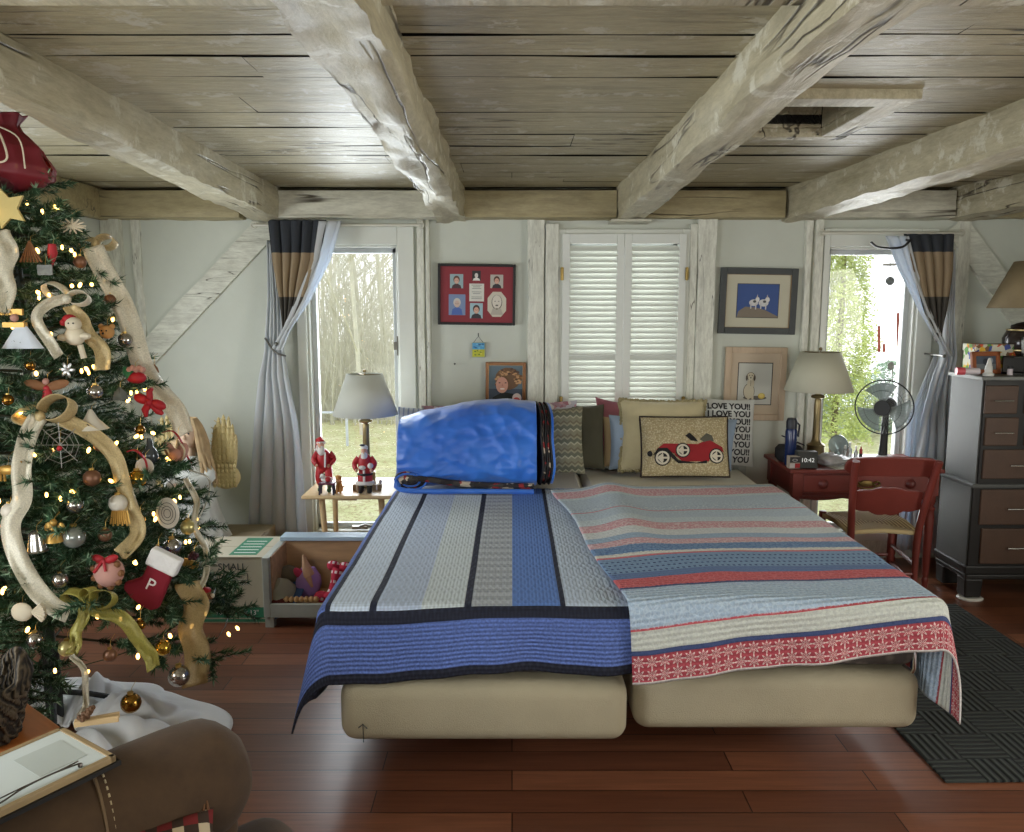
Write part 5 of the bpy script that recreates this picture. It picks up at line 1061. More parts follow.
# ---------------------------------------------------------------- side table, figurines, crate, boxes, angel
m_bl = M('blond_wood', (206, 178, 134), .42, var=.08, stretch=(1, 8, 8)); ZS = .55
st_ = thing('side_table', 'small blond wood side table with splayed legs in front of the left window', 'table', (-.92, 4.635, 0))
m = MB(); m.box((0, 0, ZS-.011), (.53, .50, .022)); o = m.build('table_top', m_bl, st_, ang=0); q = o.modifiers.new('Bevel', 'BEVEL'); q.width = .009; q.segments = 3
m = MB(); m.box((-.02, -.18, ZS-.030), (.12, .05, .016)); m.bar((-.18, -.17, ZS-.04), (.18, -.15, ZS-.022)); m.bar((-.18, .15, ZS-.04), (.18, .17, ZS-.022)); m.build('apron', m_bl, st_, smooth=False, bevel=.002)
for (a, b) in (((-.17, -.16), (-.13, -.19)), ((.17, -.16), (.20, -.19)), ((-.165, .16), (-.175, .2)), ((.19, .16), (.205, .2))):
    m = MB(); m.tube([(b[0], b[1], 0), (a[0], a[1], ZS-.02)], [.012, .019], 12); m.build('leg', m_bl, st_)
m_sr = M('santa_red', (176, 30, 38), .5); m_sw = M('santa_white', (226, 222, 216), .7, var=.04); m_sk = M('figurine_skin', (214, 160, 132), .6); m_gn = M('figurine_green', (52, 84, 50), .6)
def limb(pts, r, n=9): return MB().tube(spline(pts, 4), [interp([(0, r[0]), (1, r[1])], i/((len(pts)-1)*4)) for i in range((len(pts)-1)*4+1)], n)
s1 = thing('santa_figurine', 'red suited bearded figurine bending over a little stool on the side table', 'figurine', (-1.075, 4.50, ZS))
m = MB(); m.tube(spline([(0, .01, .13), (0, 0, .18), (-.005, -.01, .225), (-.005, -.02, .245)], 4), [.045, .048, .05, .052, .05, .05, .048, .044, .04, .034, .026, .02, .015], 12); m.build('coat', m_sr, s1)
for pts in (((-.02, 0, .14), (-.035, -.01, .09), (-.03, .0, .04)), ((.022, 0, .14), (.035, -.02, .09), (.035, -.015, .05))): limb(pts, (.03, .018)).build('trouser_leg', m_sr, s1)
for pts in (((-.04, -.01, .225), (-.062, -.03, .19), (-.04, -.055, .165)), ((.04, -.01, .225), (.068, -.01, .19), (.04, -.03, .16))): limb(pts, (.02, .014)).build('sleeve', m_sr, s1)
m = MB(); m.ball((-.038, -.058, .16), .011, 8); m.ball((.036, -.035, .155), .011, 8); m.build('hand', m_sk, s1)
m = MB(); m.ball((-.012, -.03, .268), (.024, .025, .028), 12); m.ball((-.012, -.056, .266), .006, 6); m.build('head', m_sk, s1)
m = MB(); m.ball((-.008, -.045, .245), (.026, .018, .03), 10); m.ball((-.03, -.045, .262), (.008, .01, .016), 8); m.tube([(-.035, -.02, .285), (-.012, -.045, .287), (.012, -.02, .285), (-.01, .005, .283), (-.035, -.02, .285)], .008, 8); m.ball((-.045, .0, .245), .011, 8); m.tube([(.02, -.05, .235), (.018, -.055, .15)], .006, 6); m.build('beard_and_trim', m_sw, s1)
m = MB(); m.tube([(-.012, -.02, .288), (-.02, -.01, .305), (-.04, .0, .30), (-.046, 0, .25)], [.025, .017, .012, .006], 10); m.build('hat', m_sr, s1)
m = MB(); m.ball((-.03, -.012, .014), (.016, .026, .014), 10); m.ball((-.03, 0, .035), (.016, .016, .02), 10); m.ball((.035, -.03, .014), (.016, .026, .014), 10); m.ball((.035, -.018, .035), (.016, .016, .02), 10); m.build('boots', m_gn, s1)
s1.scale = (.86, .86, 1)
q1 = thing('toy_stool', 'tiny dark purple stool in front of the bending red figurine', 'stool', (-1.045, 4.425, ZS)); m = MB(); m.box((0, 0, .063), (.09, .05, .01)); m.build('seat', M('dark_plum', (92, 40, 60), .5), q1, smooth=False, bevel=.002)
for x in (-.036, .036):
    for y in (-.018, .018): m = MB(); m.tube([(x*1.1, y*1.1, 0), (x, y, .06)], .0055, 8); m.build('leg', M('dark_slate', (52, 48, 64), .5), q1)
q1 = thing('toy_dog', 'white and black toy puppy lying on the tiny purple stool', 'toy', (-1.045, 4.425, ZS+.069)); m = MB(); m.ball((0, 0, .017), (.034, .016, .017), 12); m.ball((-.022, -.01, .037), (.015, .014, .014), 10); m.ball((-.028, -.022, .033), (.007, .008, .006), 8); m.ball((.03, 0, .018), (.012, .005, .005), 6); m.build('puppy', m_sw, q1); m = MB(); m.ball((-.030, -.004, .04), (.005, .007, .011), 8); m.ball((-.012, -.006, .042), (.005, .007, .011), 8); m.ball((-.028, -.030, .034), .003, 6); m.build('ears_and_nose', m_blackleg, q1); m = MB(); m.ball((.008, -.004, .018), (.02, .017, .016), 10); m.build('red_coat', m_sr, q1)
q1 = thing('toy_dog', 'golden brown toy dog standing right of the tiny purple stool', 'toy', (-.985, 4.46, ZS)); m = MB(); m.tube(spline([(0, .02, .01), (0, .01, .04), (0, -.005, .075)], 4), [.02]*4+[.017]*5, 10); m.ball((0, -.012, .092), (.016, .017, .015), 10); m.ball((0, -.03, .088), (.008, .01, .007), 8); [m.tube([(x, -.012, .05), (x, -.016, 0)], .006, 6) for x in (-.01, .01)]; m.tube([(0, .03, .012), (.02, .05, .03)], .005, 6); m.build('dog_body', M('golden_fur', (196, 140, 76), .7), q1); m = MB(); m.ball((-.014, -.008, .09), (.004, .007, .013), 8); m.ball((.014, -.008, .09), (.004, .007, .013), 8); m.build('ear', M('brown_fur', (140, 90, 50), .7), q1)
s2 = thing('santa_figurine', 'upright bearded red figurine with black boots standing in front of the lamp', 'figurine', (-.835, 4.46, ZS))
m = MB(); m.lathe([(0, .05), (.052, .055), (.05, .09), (.042, .11), (.046, .15), (.044, .19), (.03, .21), (.015, .215), (0, .215)], n=20, sy=.8); m.build('coat', m_sr, s2)
for s_ in (-1, 1):
    limb(((s_*.024, 0, .10), (s_*.028, 0, .07), (s_*.028, 0, .045)), (.026, .02)).build('trouser_leg', m_sr, s2)
    limb(((s_*.04, 0, .19), (s_*.068, -.01, .16), (s_*.052, -.04, .135)), (.02, .015)).build('sleeve', m_sr, s2)
    m = MB(); m.tube([(s_*.028, 0, .055), (s_*.028, -.002, .01)], [.021, .018], 10); m.ball((s_*.03, -.014, .011), (.017, .028, .011), 10); m.build('boot', m_blackleg, s2)
m = MB(); m.ball((0, -.008, .225), (.022, .022, .027), 12); m.ball((0, -.032, .223), .005, 6); m.ball((-.05, -.046, .13), .011, 8); m.ball((.05, -.046, .13), .011, 8); m.build('head_and_hands', m_sk, s2)
m = MB(); m.ball((0, -.02, .198), (.024, .016, .034), 10); m.ball((0, .0, .246), (.025, .024, .016), 10); m.tube([(.054*math.cos(q/20*2*PI), .8*.054*math.sin(q/20*2*PI), .058) for q in range(21)], .010, 8); m.tube([(0, -.04, .06), (0, -.039, .13)], .008, 6); [m.tube([(s_*.028+.023*math.cos(q/10*2*PI), .023*math.sin(q/10*2*PI), .05) for q in range(11)], .007, 6) for s_ in (-1, 1)]; m.ball((.045, -.045, .155), (.02, .02, .016), 10); m.ball((-.01, -.046, .145), (.024, .014, .012), 10); m.build('beard_and_trim', m_sw, s2)
m = MB(); m.tube([(.048*math.cos(q/20*2*PI), .8*.048*math.sin(q/20*2*PI), .105) for q in range(21)], .006, 8); m.box((0, -.0415, .105), (.016, .012, .014)); m.build('belt', m_blackleg, s2); m = MB(); m.ball((-.01, -.02, .263), (.02, .02, .006), 8); m.build('cap', m_blackleg, s2)
s2.scale = (.84, .84, 1.06)
q1 = thing('gift_box', 'tiny brown and white gift boxes behind the upright figurine', 'box', (-.835, 4.535, ZS)); m = MB(); m.box((-.06, 0, .018), (.05, .04, .035)); m.box((.055, 0, .018), (.05, .04, .035)); m.build('boxes', M('tan_card', (150, 128, 96), .7), q1, smooth=False, bevel=.002); m = MB(); m.box((-.06, 0, .018), (.008, .042, .037)); m.box((.055, 0, .018), (.008, .042, .037)); m.ball((.075, -.01, .05), (.012, .01, .014), 8); m.build('white_ribbon', m_sw, q1)

# toy crate
m_pwd = M('whitewashed_wood', (164, 168, 158), .6, var=.12, vs=8); m_nat = M('knotty_pine', (186, 150, 112), .5, var=.16, vs=5, stretch=(1, 6, 6)); m_pb = M('pale_blue_paint', (176, 198, 214), .45, var=.06)
cx0, cx1, cy0, cy1, ch_ = -1.245, -.69, 3.84, 4.16, .365
cr_ = thing('toy_crate', 'open fronted wooden toy crate with whitewashed outside left of the bed', 'crate', ((cx0+cx1)/2, (cy0+cy1)/2, 0)); W, D = cx1-cx0, cy1-cy0
m = MB(); m.bar((-W/2, -D/2, .055), (-W/2+.035, D/2, ch_)); m.build('side_board', m_pwd, cr_, smooth=False, bevel=.004); m = MB(); m.bar((W/2-.035, -D/2, .055), (W/2, D/2, ch_)); m.build('side_board', m_pwd, cr_, smooth=False, bevel=.004)
m = MB(); m.bar((-W/2+.035, D/2-.02, .055), (W/2-.035, D/2, ch_)); m.bar((-W/2+.035, -D/2+.02, .085), (W/2-.035, D/2-.02, .10)); m.bar((-W/2+.035, -D/2+.03, .10), (-W/2+.04, D/2-.02, ch_-.004)); m.bar((W/2-.04, -D/2+.03, .10), (W/2-.035, D/2-.02, ch_-.004)); m.build('inner_boards', m_nat, cr_, smooth=False)
m = MB(); m.bar((-W/2+.035, -D/2, .055), (W/2-.035, -D/2+.02, .125)); m.build('front_rail', m_pwd, cr_, smooth=False, bevel=.003)
m = MB(); m.bar((-W/2+.01, D/2-.03, ch_), (W/2, D/2+.07, ch_+.022)); m.build('back_ledge', m_pb, cr_, smooth=False, bevel=.003, label='pale blue painted back ledge')
for sx_ in (-1, 1):
    for sy_ in (-1, 1): m = MB(); m.box((sx_*(W/2-.025), sy_*(D/2-.03), .0275), (.045, .04, .055)); m.build('leg', m_pwd, cr_, smooth=False)
zf = .101
def cpos(u, Y, z=zf): 
    p = at(u, 590, Y); return (p.x, Y, z)
q1 = thing('felt_hat', 'grey and green felt toy hat with blue brim at the left end of the crate', 'hat', cpos(285, 3.97), rot=(R(20), R(-35), 0)); m = MB(); m.lathe([(0, .10), (.05, .095), (.072, .06), (.075, .02), (.07, .01)], n=24); m.build('crown', M('grey_felt', (160, 158, 138), .9), q1, thick=.004); m = MB(); m.lathe([(.07, .012), (.105, .004), (.11, .0)], n=28); m.f = [f_ for f_ in m.f if len(f_) == 4]; m.m = [0]*len(m.f); m.build('brim', M('blue_trim', (62, 92, 140), .8), q1, thick=.008)
q1 = thing('plush_ball', 'grey brown plush ball behind the felt hat in the crate', 'toy', cpos(289, 4.07, zf+.10)); m = MB(); m.ball((0, 0, 0), (.06, .05, .05), 16); m.build('ball', M('taupe_plush', (116, 106, 90), .95, bump=.5, bs=70), q1)
q1 = thing('plush_toy', 'lavender plush toy with a tan pointed horn in the crate', 'toy', cpos(309, 4.0, zf)); m = MB(); m.grid(lambda a, b: Vector((.058*math.sin(PI*b)*math.cos(2*PI*a)*(1+.1*nz(a*8, b*6)), .05*math.sin(PI*b)*math.sin(2*PI*a), .075-.075*math.cos(PI*b)+.008*nz(a*9, b*9))), 30, 18); m.build('plush_body', M('lavender_plush', (170, 134, 196), .9), q1); m = MB(); m.tube([(.01, -.03, .12), (0, -.035, .16), (-.012, -.035, .215)], [.026, .02, .004], 10); m.tube([(.01, -.05, .12), (.03, -.055, .07)], [.016, .006], 8); m.build('horn', M('tan_felt', (206, 164, 130), .9), q1); m = MB(); m.ball((-.04, -.02, .125), (.02, .016, .03), 8, rot=(0, R(-40), 0)); m.build('ear', M('hot_pink', (196, 60, 100), .8), q1)
q1 = thing('knit_bone', 'red and white knitted bone toy leaning out of the crate front', 'toy', cpos(330, 3.90, zf+.01), rot=(R(-22), R(8), 0)); k = NT('nordic_knit'); co = k.coord(); sp = k.n('SeparateXYZ'); k.l(co, sp.inputs[0]); w1_ = k.math('MULTIPLY', k.math('GREATER_THAN', k.math('SINE', k.math('MULTIPLY', sp.outputs[2], 150)), .6), k.math('GREATER_THAN', k.math('SINE', k.math('MULTIPLY', sp.outputs[0], 300)), -.2)); k.col(k.mix(w1_, (178, 44, 66), (220, 200, 200))); k.b.inputs['Roughness'].default_value = .95
m = MB(); m.tube(spline([(-.005, 0, .02), (0, 0, .06), (.005, 0, .11), (.01, 0, .155)], 5), [.042]*3+[.03, .026, .025, .025, .025, .025, .026, .028, .032]+[.036]*4, 14, flat=.8); m.ball((-.045, 0, .022), (.034, .026, .026), 12); m.ball((.04, 0, .015), (.034, .026, .026), 12); m.ball((-.018, 0, .165), (.03, .024, .024), 12); m.ball((.036, 0, .165), (.03, .024, .024), 12); m.build('bone', k.m, q1)
q1 = thing('plush_toy', 'dark green plush toy at the right end of the crate beside the quilt', 'toy', cpos(352, 4.02, zf)); m = MB(); m.grid(lambda a, b: Vector((.07*math.sin(PI*b)*math.cos(2*PI*a)*(1+.15*nz(a*6, b*6)), .05*math.sin(PI*b)*math.sin(2*PI*a), .08-.08*math.cos(PI*b)+.012*nz(a*8, b*8))), 30, 18); m.build('plush_body', M('dark_green_plush', (52, 92, 60), .95), q1); m = MB(); m.ball((-.02, -.045, .05), (.02, .014, .03), 10, rot=(0, .6, 0)); m.ball((.02, -.045, .085), (.016, .012, .02), 10); m.build('pale_patch', M('sage_felt', (96, 126, 84), .9), q1)
q1 = thing('wooden_roller', 'tan beaded wooden roller lying along the crate front rail', 'toy', cpos(301, 3.875, .125+.014)); m = MB(); m.tube([(-.08, 0, 0), (.08, 0, 0)], .005, 8); [m.ball((-.066+.022*i, 0, 0), (.012, .014, .014), 10) for i in range(7)]; m.build('beads', M('bead_wood', (198, 156, 104), .45), q1)
q1 = thing('dog_toy', 'brown and cream chew toy right of the knitted bone in the crate', 'toy', cpos(341, 3.89, zf+.03)); m = MB(); m.tube([(-.03, 0, -.005), (.02, 0, .03)], [.014, .018], 10); m.ball((.024, 0, .034), .02, 10); m.ball((-.035, 0, -.008), .018, 10); m.build('chew', M('cream_chew', (176, 160, 136), .8), q1)
q1 = thing('rope_toy', 'dark maroon cloth toy lying under the hat in the crate', 'toy', cpos(280, 3.90, zf)); m = MB(); m.box((0, 0, .018), (.12, .07, .036)); o = m.build('cloth_block', M('maroon_cloth', (92, 40, 36), .9), q1, ang=0); o.modifiers.new('B', 'BEVEL').width = .014

for o in list(bpy.data.objects):
    if o.get('category') in ('toy', 'hat') and o.location.y < 4.1 and o.location.z < .3 and 'ball' not in o.name: o.scale = (1.12,)*3
m_card = M('corrugated_card', (176, 168, 146), .8, var=.05, vs=4); m_grn = M('printed_green', (44, 116, 84), .7, var=.05); m_bk = M('printed_grey', (70, 74, 70), .7, var=0)
bx = thing('cardboard_box', 'tan moving box with green band and printed size beside the crate', 'box', (-1.46, 4.085, 0)); m = MB(); BW, BD, BH = .41, .36, .345
m.bar((-BW/2, -BD/2, 0), (BW/2, BD/2, BH)); m.build('box_body', m_card, bx, smooth=False, bevel=.003)
m = MB(); m.bar((-BW/2, -BD/2-.004, BH+.001), (BW/2, -.006, BH+.006)); m.build('flap', m_card, bx, smooth=False); m = MB(); m.bar((-BW/2, -.001, BH+.001), (BW/2, BD/2, BH+.006)); m.build('flap', m_card, bx, smooth=False)
m = MB(); m.bar((-BW/2, -BD/2-.0015, .03), (BW/2, -BD/2+.001, .085)); m.build('green_band', m_grn, bx, smooth=False); m = MB(); m.bar((-BW/2, -BD/2-.0015, .008), (BW/2, -BD/2+.001, .022)); m.build('green_stripe', m_grn, bx, smooth=False)
m = MB(); m.bar((.02, -BD/2+.03, BH+.0062), (.16, BD/2-.03, BH+.0072)); m.build('green_label', m_grn, bx, smooth=False)
for i in range(5): m = MB(); m.bar((.035, -BD/2+.06+.05*i, BH+.0073), (.145, -BD/2+.068+.05*i, BH+.0078)); m.build('label_print', m_sw, bx, smooth=False)
text_obj('16" x 11" x 13"', .036, m_sw, bx, (.06, -BD/2-.002, .046)); text_obj('SMALL', .05, m_bk, bx, (.045, -BD/2-.001, .282))
m = MB(); n_ = 24
m.tube([(.06+.06*max(-1, min(1, 1.5*math.cos(2*PI*i/n_))), -BD/2-.001, .245+.018*max(-1, min(1, 1.5*math.sin(2*PI*i/n_)))) for i in range(n_+1)], .0014, 4); m.build('printed_badge', m_bk, bx); text_obj('1.5 CU FT', .016, m_bk, bx, (.06, -BD/2-.001, .239))
b2 = thing('cardboard_box', 'brown open flapped cardboard box behind, under the winged figure', 'box', (-1.74, 4.58, 0)); m = MB(); m.bar((-.28, -.22, 0), (.28, .22, .27)); m.build('box_body', M('brown_card', (138, 124, 98), .85), b2, smooth=False, bevel=.003); m = MB(); m.box((.0, -.10, .277), (.56, .2, .005), rot=(R(4), 0, 0)); m.build('flap', M('brown_card', (138, 124, 98), .85), b2, smooth=False); m = MB(); m.box((0, .11, .275), (.56, .2, .005), rot=(R(-2), 0, 0)); m.build('flap', M('brown_card', (138, 124, 98), .85), b2, smooth=False)

# angel figure with golden wings
an = thing('angel_figure', 'large standing angel in white robe with golden wings between the tree and curtain', 'figurine', (-1.84, 4.50, .285)); m_gw = M('pale_gold_wing', (204, 186, 132), .5, .15, var=.12)
m = MB(); m.grid(lambda a, b: Vector(((.20-.13*b**.8)*math.cos(2*PI*a)*(1+.06*math.sin(2*PI*a*9)*(1-b)), (.17-.11*b**.8)*math.sin(2*PI*a)*(1+.06*math.sin(2*PI*a*9)*(1-b)), .48*b)), 72, 16); m.build('robe', M('white_satin_robe', (198, 200, 194), .5), an, ang=0)
m = MB(); m.ball((0, 0, .60), (.065, .07, .085), 18); m.tube([(0, 0, .46), (0, 0, .56)], .03, 12); m.ball((0, -.07, .59), (.01, .012, .016), 8); m.build('head', M('porcelain_skin', (206, 176, 150), .6), an); m = MB(); m.ball((-.024, -.064, .61), .006, 6); m.ball((.024, -.064, .61), .006, 6); m.build('eyes', m_blackleg, an)
m = MB(); rn = random.Random(8)
for i in range(60):
    a = rn.uniform(-.9, PI+.9); x, y = .07*math.cos(a), .06*math.sin(a)+.01; m.tube(spline([(x*.5, y*.5, .685), (x, y, .62), (x*1.5, y*1.2-.01, .50), (x*1.9+rn.uniform(-.02, .02), y*1.2-.02, .34+rn.uniform(-.05, .06))], 4), [.013]*8+[.011, .010, .008, .006, .003], 5)
m.build('long_hair', M('sandy_hair', (186, 160, 122), .7, var=.2, vs=20), an)
for s_ in (-1, 1):
    m = MB(); m.tube(spline([(s_*.06, 0, .44), (s_*.12, -.04, .36), (s_*.05, -.13, .33)], 5), [.03]*4+[.035]*4+[.04]*3, 10); m.build('sleeve', M('white_satin_robe', (198, 200, 194), .5), an); m = MB(); m.ball((s_*.03, -.15, .33), (.018, .024, .014), 8); m.build('hand', M('porcelain_skin', (206, 176, 150), .6), an)
    w_ = MB()
    for (x0, z0, x1, z1, r_) in ((.11, .34, .115, .64, .035), (.13, .33, .135, .685, .034), (.155, .33, .165, .70, .033), (.18, .33, .195, .69, .030), (.20, .34, .215, .645, .027), (.215, .36, .232, .585, .023), (.10, .30, .10, .56, .03)):
        w_.ball(((x0+x1)/2*s_, .10, (z0+z1)/2), (r_*.62, .018, (z1-z0)/2), 12, rot=(0, s_*math.atan2(x1-x0, z1-z0), 0))
        for k_ in range(7):
            zz = z0+(z1-z0)*(.25+.11*k_); xx = (x0+(x1-x0)*(.25+.11*k_)); w_.tube([((xx-r_*.5)*s_, .082, zz+.012), (xx*s_, .079, zz), ((xx+r_*.5)*s_, .082, zz+.012)], .003, 4)
    w_.ball((.165*s_, .10, .33), (.085, .035, .075), 16)
    for k_ in range(5):
        for j in range(6): w_.ball(((.105+.024*j)*s_, .072, .285+.028*k_), (.013, .008, .016), 6)
    w_.build('wing', m_gw, an)

# ---------------------------------------------------------------- christmas tree
TX, TY = -1.76, 2.90
def tr(z): return max(.02, .09 + (2.13-z)*.348)
def tree_pt(u, v, out=.02):
    a, dy, dz = ray(u, v); best = None
    for i in range(260):
        Y = 1.9+i*.006; t = Y/dy; x, z = a*t, CAM_H+dz*t; d = math.hypot(x-TX, Y-TY)-tr(z)*.93-out
        if best is None or d < best[0]: best = (d, x, Y, z)
        if d <= 0: return Vector((x, Y, z))
    return Vector(best[1:])
tree = thing('christmas_tree', 'tall green artificial christmas tree hung with ribbons, ornaments and warm lights', 'tree', (TX, TY, 0))
m = MB(); m.tube([(0, 0, 0.03), (0, 0, 1.98)], [.022, .010], 10); m.build('trunk_pole', M('dark_green_pole', (30, 40, 30), .6), tree)
m = MB(); 
for q in range(4): a = q*PI/2+.5; m.tube([(0, 0, .14), (.12*math.cos(a), .12*math.sin(a), .10), (.32*math.cos(a), .32*math.sin(a), .012)], .011, 8)
m.tube([(0, 0, .0), (0, 0, .32)], .03, 12); m.build('tree_stand', m_blackleg, tree)
rn = random.Random(11); br = MB(); nv, nf = [], []
nv2, nf2 = [], []
def needles(p0, p1, dens=620, ln=.031):
    d = p1-p0; L = d.length; d = d.normalized(); a = d.orthogonal().normalized(); b = d.cross(a); n = max(3, int(L*dens))
    for i in range(n):
        t = rn.random(); q = rn.uniform(0, 2*PI); o = (a*math.cos(q)+b*math.sin(q)); p = p0+(p1-p0)*t; l_ = ln*rn.uniform(.7, 1.2)
        e = p+(o*.8+d*.62)*l_; s_ = o.cross(d)*.0028; V_, F_ = (nv2, nf2) if rn.random() < .22 else (nv, nf); k_ = len(V_); V_.extend((p-s_, p+s_, e)); F_.append((k_, k_+1, k_+2))
def clampx(p): return Vector((max(p.x, -.71), p.y, p.z))
z = .36
while z < 2.03:
    r_ = tr(z); nb = int(8+11*r_) if z > .55 else 9
    for i in range(nb):
        a = 2*PI*(i+rn.random()*.8)/nb; L = r_*rn.uniform(.82, 1.12); zz = z+rn.uniform(-.04, .04); dr_ = -.10 if z < 1.2 else .05
        ca, sa = math.cos(a), math.sin(a)
        pts = [clampx(Vector((ca*L*t, sa*L*t, zz+.10*L*t + dr_*L*t*t + .03*nz(i, z*3, t*3)))) for t in (0.05, .3, .55, .78, 1.0)]
        if ca*L < -.70: pts = pts[:4]
        br.tube(pts, [.006, .005, .004, .003, .002][:len(pts)], 4, cap=False)
        for p, q in zip(pts[1:], pts[2:]): needles(p, q, 700)
        side = Vector((-sa, ca, 0))
        nt_ = max(3, int(L/.075))
        for j in range(nt_):
            t = .35+.65*(j+.5)/nt_; f = t*4-.2; i0 = min(len(pts)-2, int(t*(len(pts)-1))); p = pts[i0].lerp(pts[i0+1], t*(len(pts)-1)-i0)
            for s_ in (-1, 1):
                tl = (.07+.13*(1-t*.7))*rn.uniform(.7, 1.2)*(.6+.6*r_); dirv = (side*s_*rn.uniform(.6, 1)+Vector((ca, sa, 0))*rn.uniform(.5, .9)+Vector((0, 0, rn.uniform(-.25, .45)))).normalized(); e = clampx(p+dirv*tl)
                br.tube([p, e], [.0025, .0015], 3, cap=False); needles(p, e, 700)
    z += .075+.045*r_
for i in range(14):
    a = rn.uniform(0, 2*PI); p = Vector((0, 0, 1.92+.006*i)); e = p+Vector((math.cos(a)*.07, math.sin(a)*.07, .08)); needles(p, e, 900)
br.build('branches', M('brown_green_wire', (56, 56, 36), .8), tree, ang=0)
fm = MB(); fm.add(nv, nf); fm.build('needles', M('pine_green', (52, 82, 56), .6, var=.45, vs=9, spec=.3), tree, smooth=False); fm = MB(); fm.add(nv2, nf2); fm.build('pale_needles', M('pine_pale_green', (120, 146, 116), .55, var=.3, vs=9), tree, smooth=False)
rn = random.Random(21)
lg = thing('string_lights', 'string of warm white fairy lights wound round the christmas tree', 'string lights', (TX, TY, 0))
m = MB(); pts = []
for i in range(700):
    t = i/700; z = .35+1.72*t; a = t*2*PI*13+.4*nz(i*.08, 1); r_ = tr(z)*(.9+.08*nz(i*.15, 3)); x, y = r_*math.cos(a), r_*math.sin(a); pts.append((max(x, -.71), y, z+.015*nz(i*.2, 7)))
m.tube(pts, .0017, 4); m.build('wire', M('green_wire', (28, 50, 32), .6), lg)
m_bulb = M('warm_bulb', (255, 196, 104), .4, var=0, emit=9); bulb = None
front = [i for i in range(700) if (pts[i][0]*1.76-pts[i][1]*2.9)/3.39 > .18*math.hypot(pts[i][0], pts[i][1]) and pts[i][0] > -.52]
for i in sorted(rn.sample(front, 98)):
    p = Vector(pts[i]); o_ = Vector((p.x, p.y, 0)).normalized(); loc = p+o_*(.03+.02*rn.random())+Vector((0, 0, rn.uniform(-.01, .02)))
    if bulb is None: q = MB(); q.ball((0, 0, 0), (.0062, .0062, .0105), 8); bulb = q.build('bulb', m_bulb, lg); c = bulb
    else: c = bulb.copy(); C.objects.link(c); c.parent = lg
    c.location = loc; c.rotation_euler = (rn.uniform(-1, 1), rn.uniform(-1, 1), 0)
q = MB()
for i in rn.sample(front, 70):
    p = Vector(pts[i]); o_ = Vector((p.x, p.y, 0)).normalized(); q.ball(p+o_*(.02+.04*rn.random())+Vector((0, 0, rn.uniform(-.03, .03))), (.0055, .0055, .009), 6)
q.build('extra_bulbs', m_bulb, lg)['kind'] = 'stuff'
# ribbons
def rib_mat(name, col):
    k = NT(name); k.col(k.ramp(k.noise(220, k.coord(), 2), [(.35, tuple(int(c*.88) for c in col)), (.65, col)])); k.b.inputs['Roughness'].default_value = .45; k.b.inputs['Metallic'].default_value = .15; k.b.inputs['Alpha'].default_value = .78
    return k.m
m_iv, m_go, m_gg, m_tn = rib_mat('ivory_sheer_ribbon', (236, 230, 208)), rib_mat('gold_sheer_ribbon', (216, 194, 142)), rib_mat('green_gold_ribbon', (178, 170, 84)), rib_mat('tan_gold_ribbon', (190, 164, 112))
def ribbon_strip(pts, w, mat, parent, org, name='tail', twist=0, n=8, lift=0):
    P = [Vector(p)-org for p in pts]; S = spline(P, n); mb = MB(); L = len(S)-1
    def f(a, b):
        i = min(L, int(round(b*L))); p = S[i]; t = (S[min(L, i+1)]-S[max(0, i-1)]).normalized(); view = (Vector((0, 0, CAM_H))-(p+org)).normalized(); s_ = t.cross(view); s_ = s_.normalized() if s_.length > .01 else Vector((1, 0, 0))
        nn = s_.cross(t); s_ = s_*math.cos(twist*math.sin(b*7+1))+nn*math.sin(twist*math.sin(b*7+1)); return p+s_*w*(a-.5)+nn*(.007*math.sin(a*PI*2.2+b*9)+.004*math.sin(a*11-b*23)) + s_*w*.12*math.sin(b*13+1)
    mb.grid(f, 5, L); return mb.build(name, mat, parent, ang=0, thick=.0008)
def loop(c, dirx, dirz, L, w, mat, parent, org):
    c = Vector(c)-org; d = Vector((dirx, -.15, dirz)).normalized(); up = Vector((-dirz, 0, dirx)); mb = MB()
    def f(a, b):
        q = (b-.5)*2*PI*.86; r_ = L*.5; p = c+d*(r_-r_*math.cos(q+PI)*-1*-1 if False else r_*(1+math.cos(q)))*1.0+up*math.sin(q)*L*.28; return p+Vector((0, -1, 0))*(a-.5)*w*(.75) + up*(a-.5)*w*.35
    mb.grid(f, 4, 30); return mb.build('loop', mat, parent, ang=0, thick=.0008)
def ribbon(label, knot, loops, tails, mat, w=.045):
    org = tree_pt(*knot, out=.07); r = thing('ribbon', label, 'ribbon', org)
    for dx, dz, L in loops: loop(org, dx, dz, L, w, mat, r, org)
    if loops: k_ = MB(); k_.ball((0, -.01, 0), (.016, .016, .018), 10); k_.build('knot', mat, r)
    for i, (pp, wv, mt) in enumerate(tails):
        P = [tree_pt(u, v, out=.075) for u, v in pp]
        ribbon_strip(P, wv, mt or mat, r, org, twist=.25)
    return r
ribbon('gold bow with wide ivory streamer running down the right side of the tree', (97, 244), [(-1, .1, .055), (1, .15, .075), (.4, -.4, .05)], [([(95, 246), (112, 285), (128, 325), (145, 365), (162, 395), (178, 418), (186, 434)], .075, m_iv)], m_go, .05)
ribbon('small sheer ivory bow in the upper middle of the tree', (68, 299), [(-.8, .55, .085), (1, .05, .08)], [([(66, 300), (44, 305), (38, 318), (47, 340), (60, 356)], .035, m_iv), ([(72, 305), (82, 325), (98, 345), (104, 370)], .05, m_go)], m_iv, .035)
ribbon('large champagne bow at mid height on the left of the tree with two long tails', (42, 416), [(1, .45, .12), (-1, .1, .08)], [([(40, 418), (28, 440), (19, 470), (21, 500), (13, 525), (20, 560), (34, 590), (52, 606), (70, 612)], .055, m_iv), ([(62, 416), (85, 430), (112, 455), (124, 480), (131, 510), (136, 535), (121, 556)], .05, m_go)], m_go, .055)
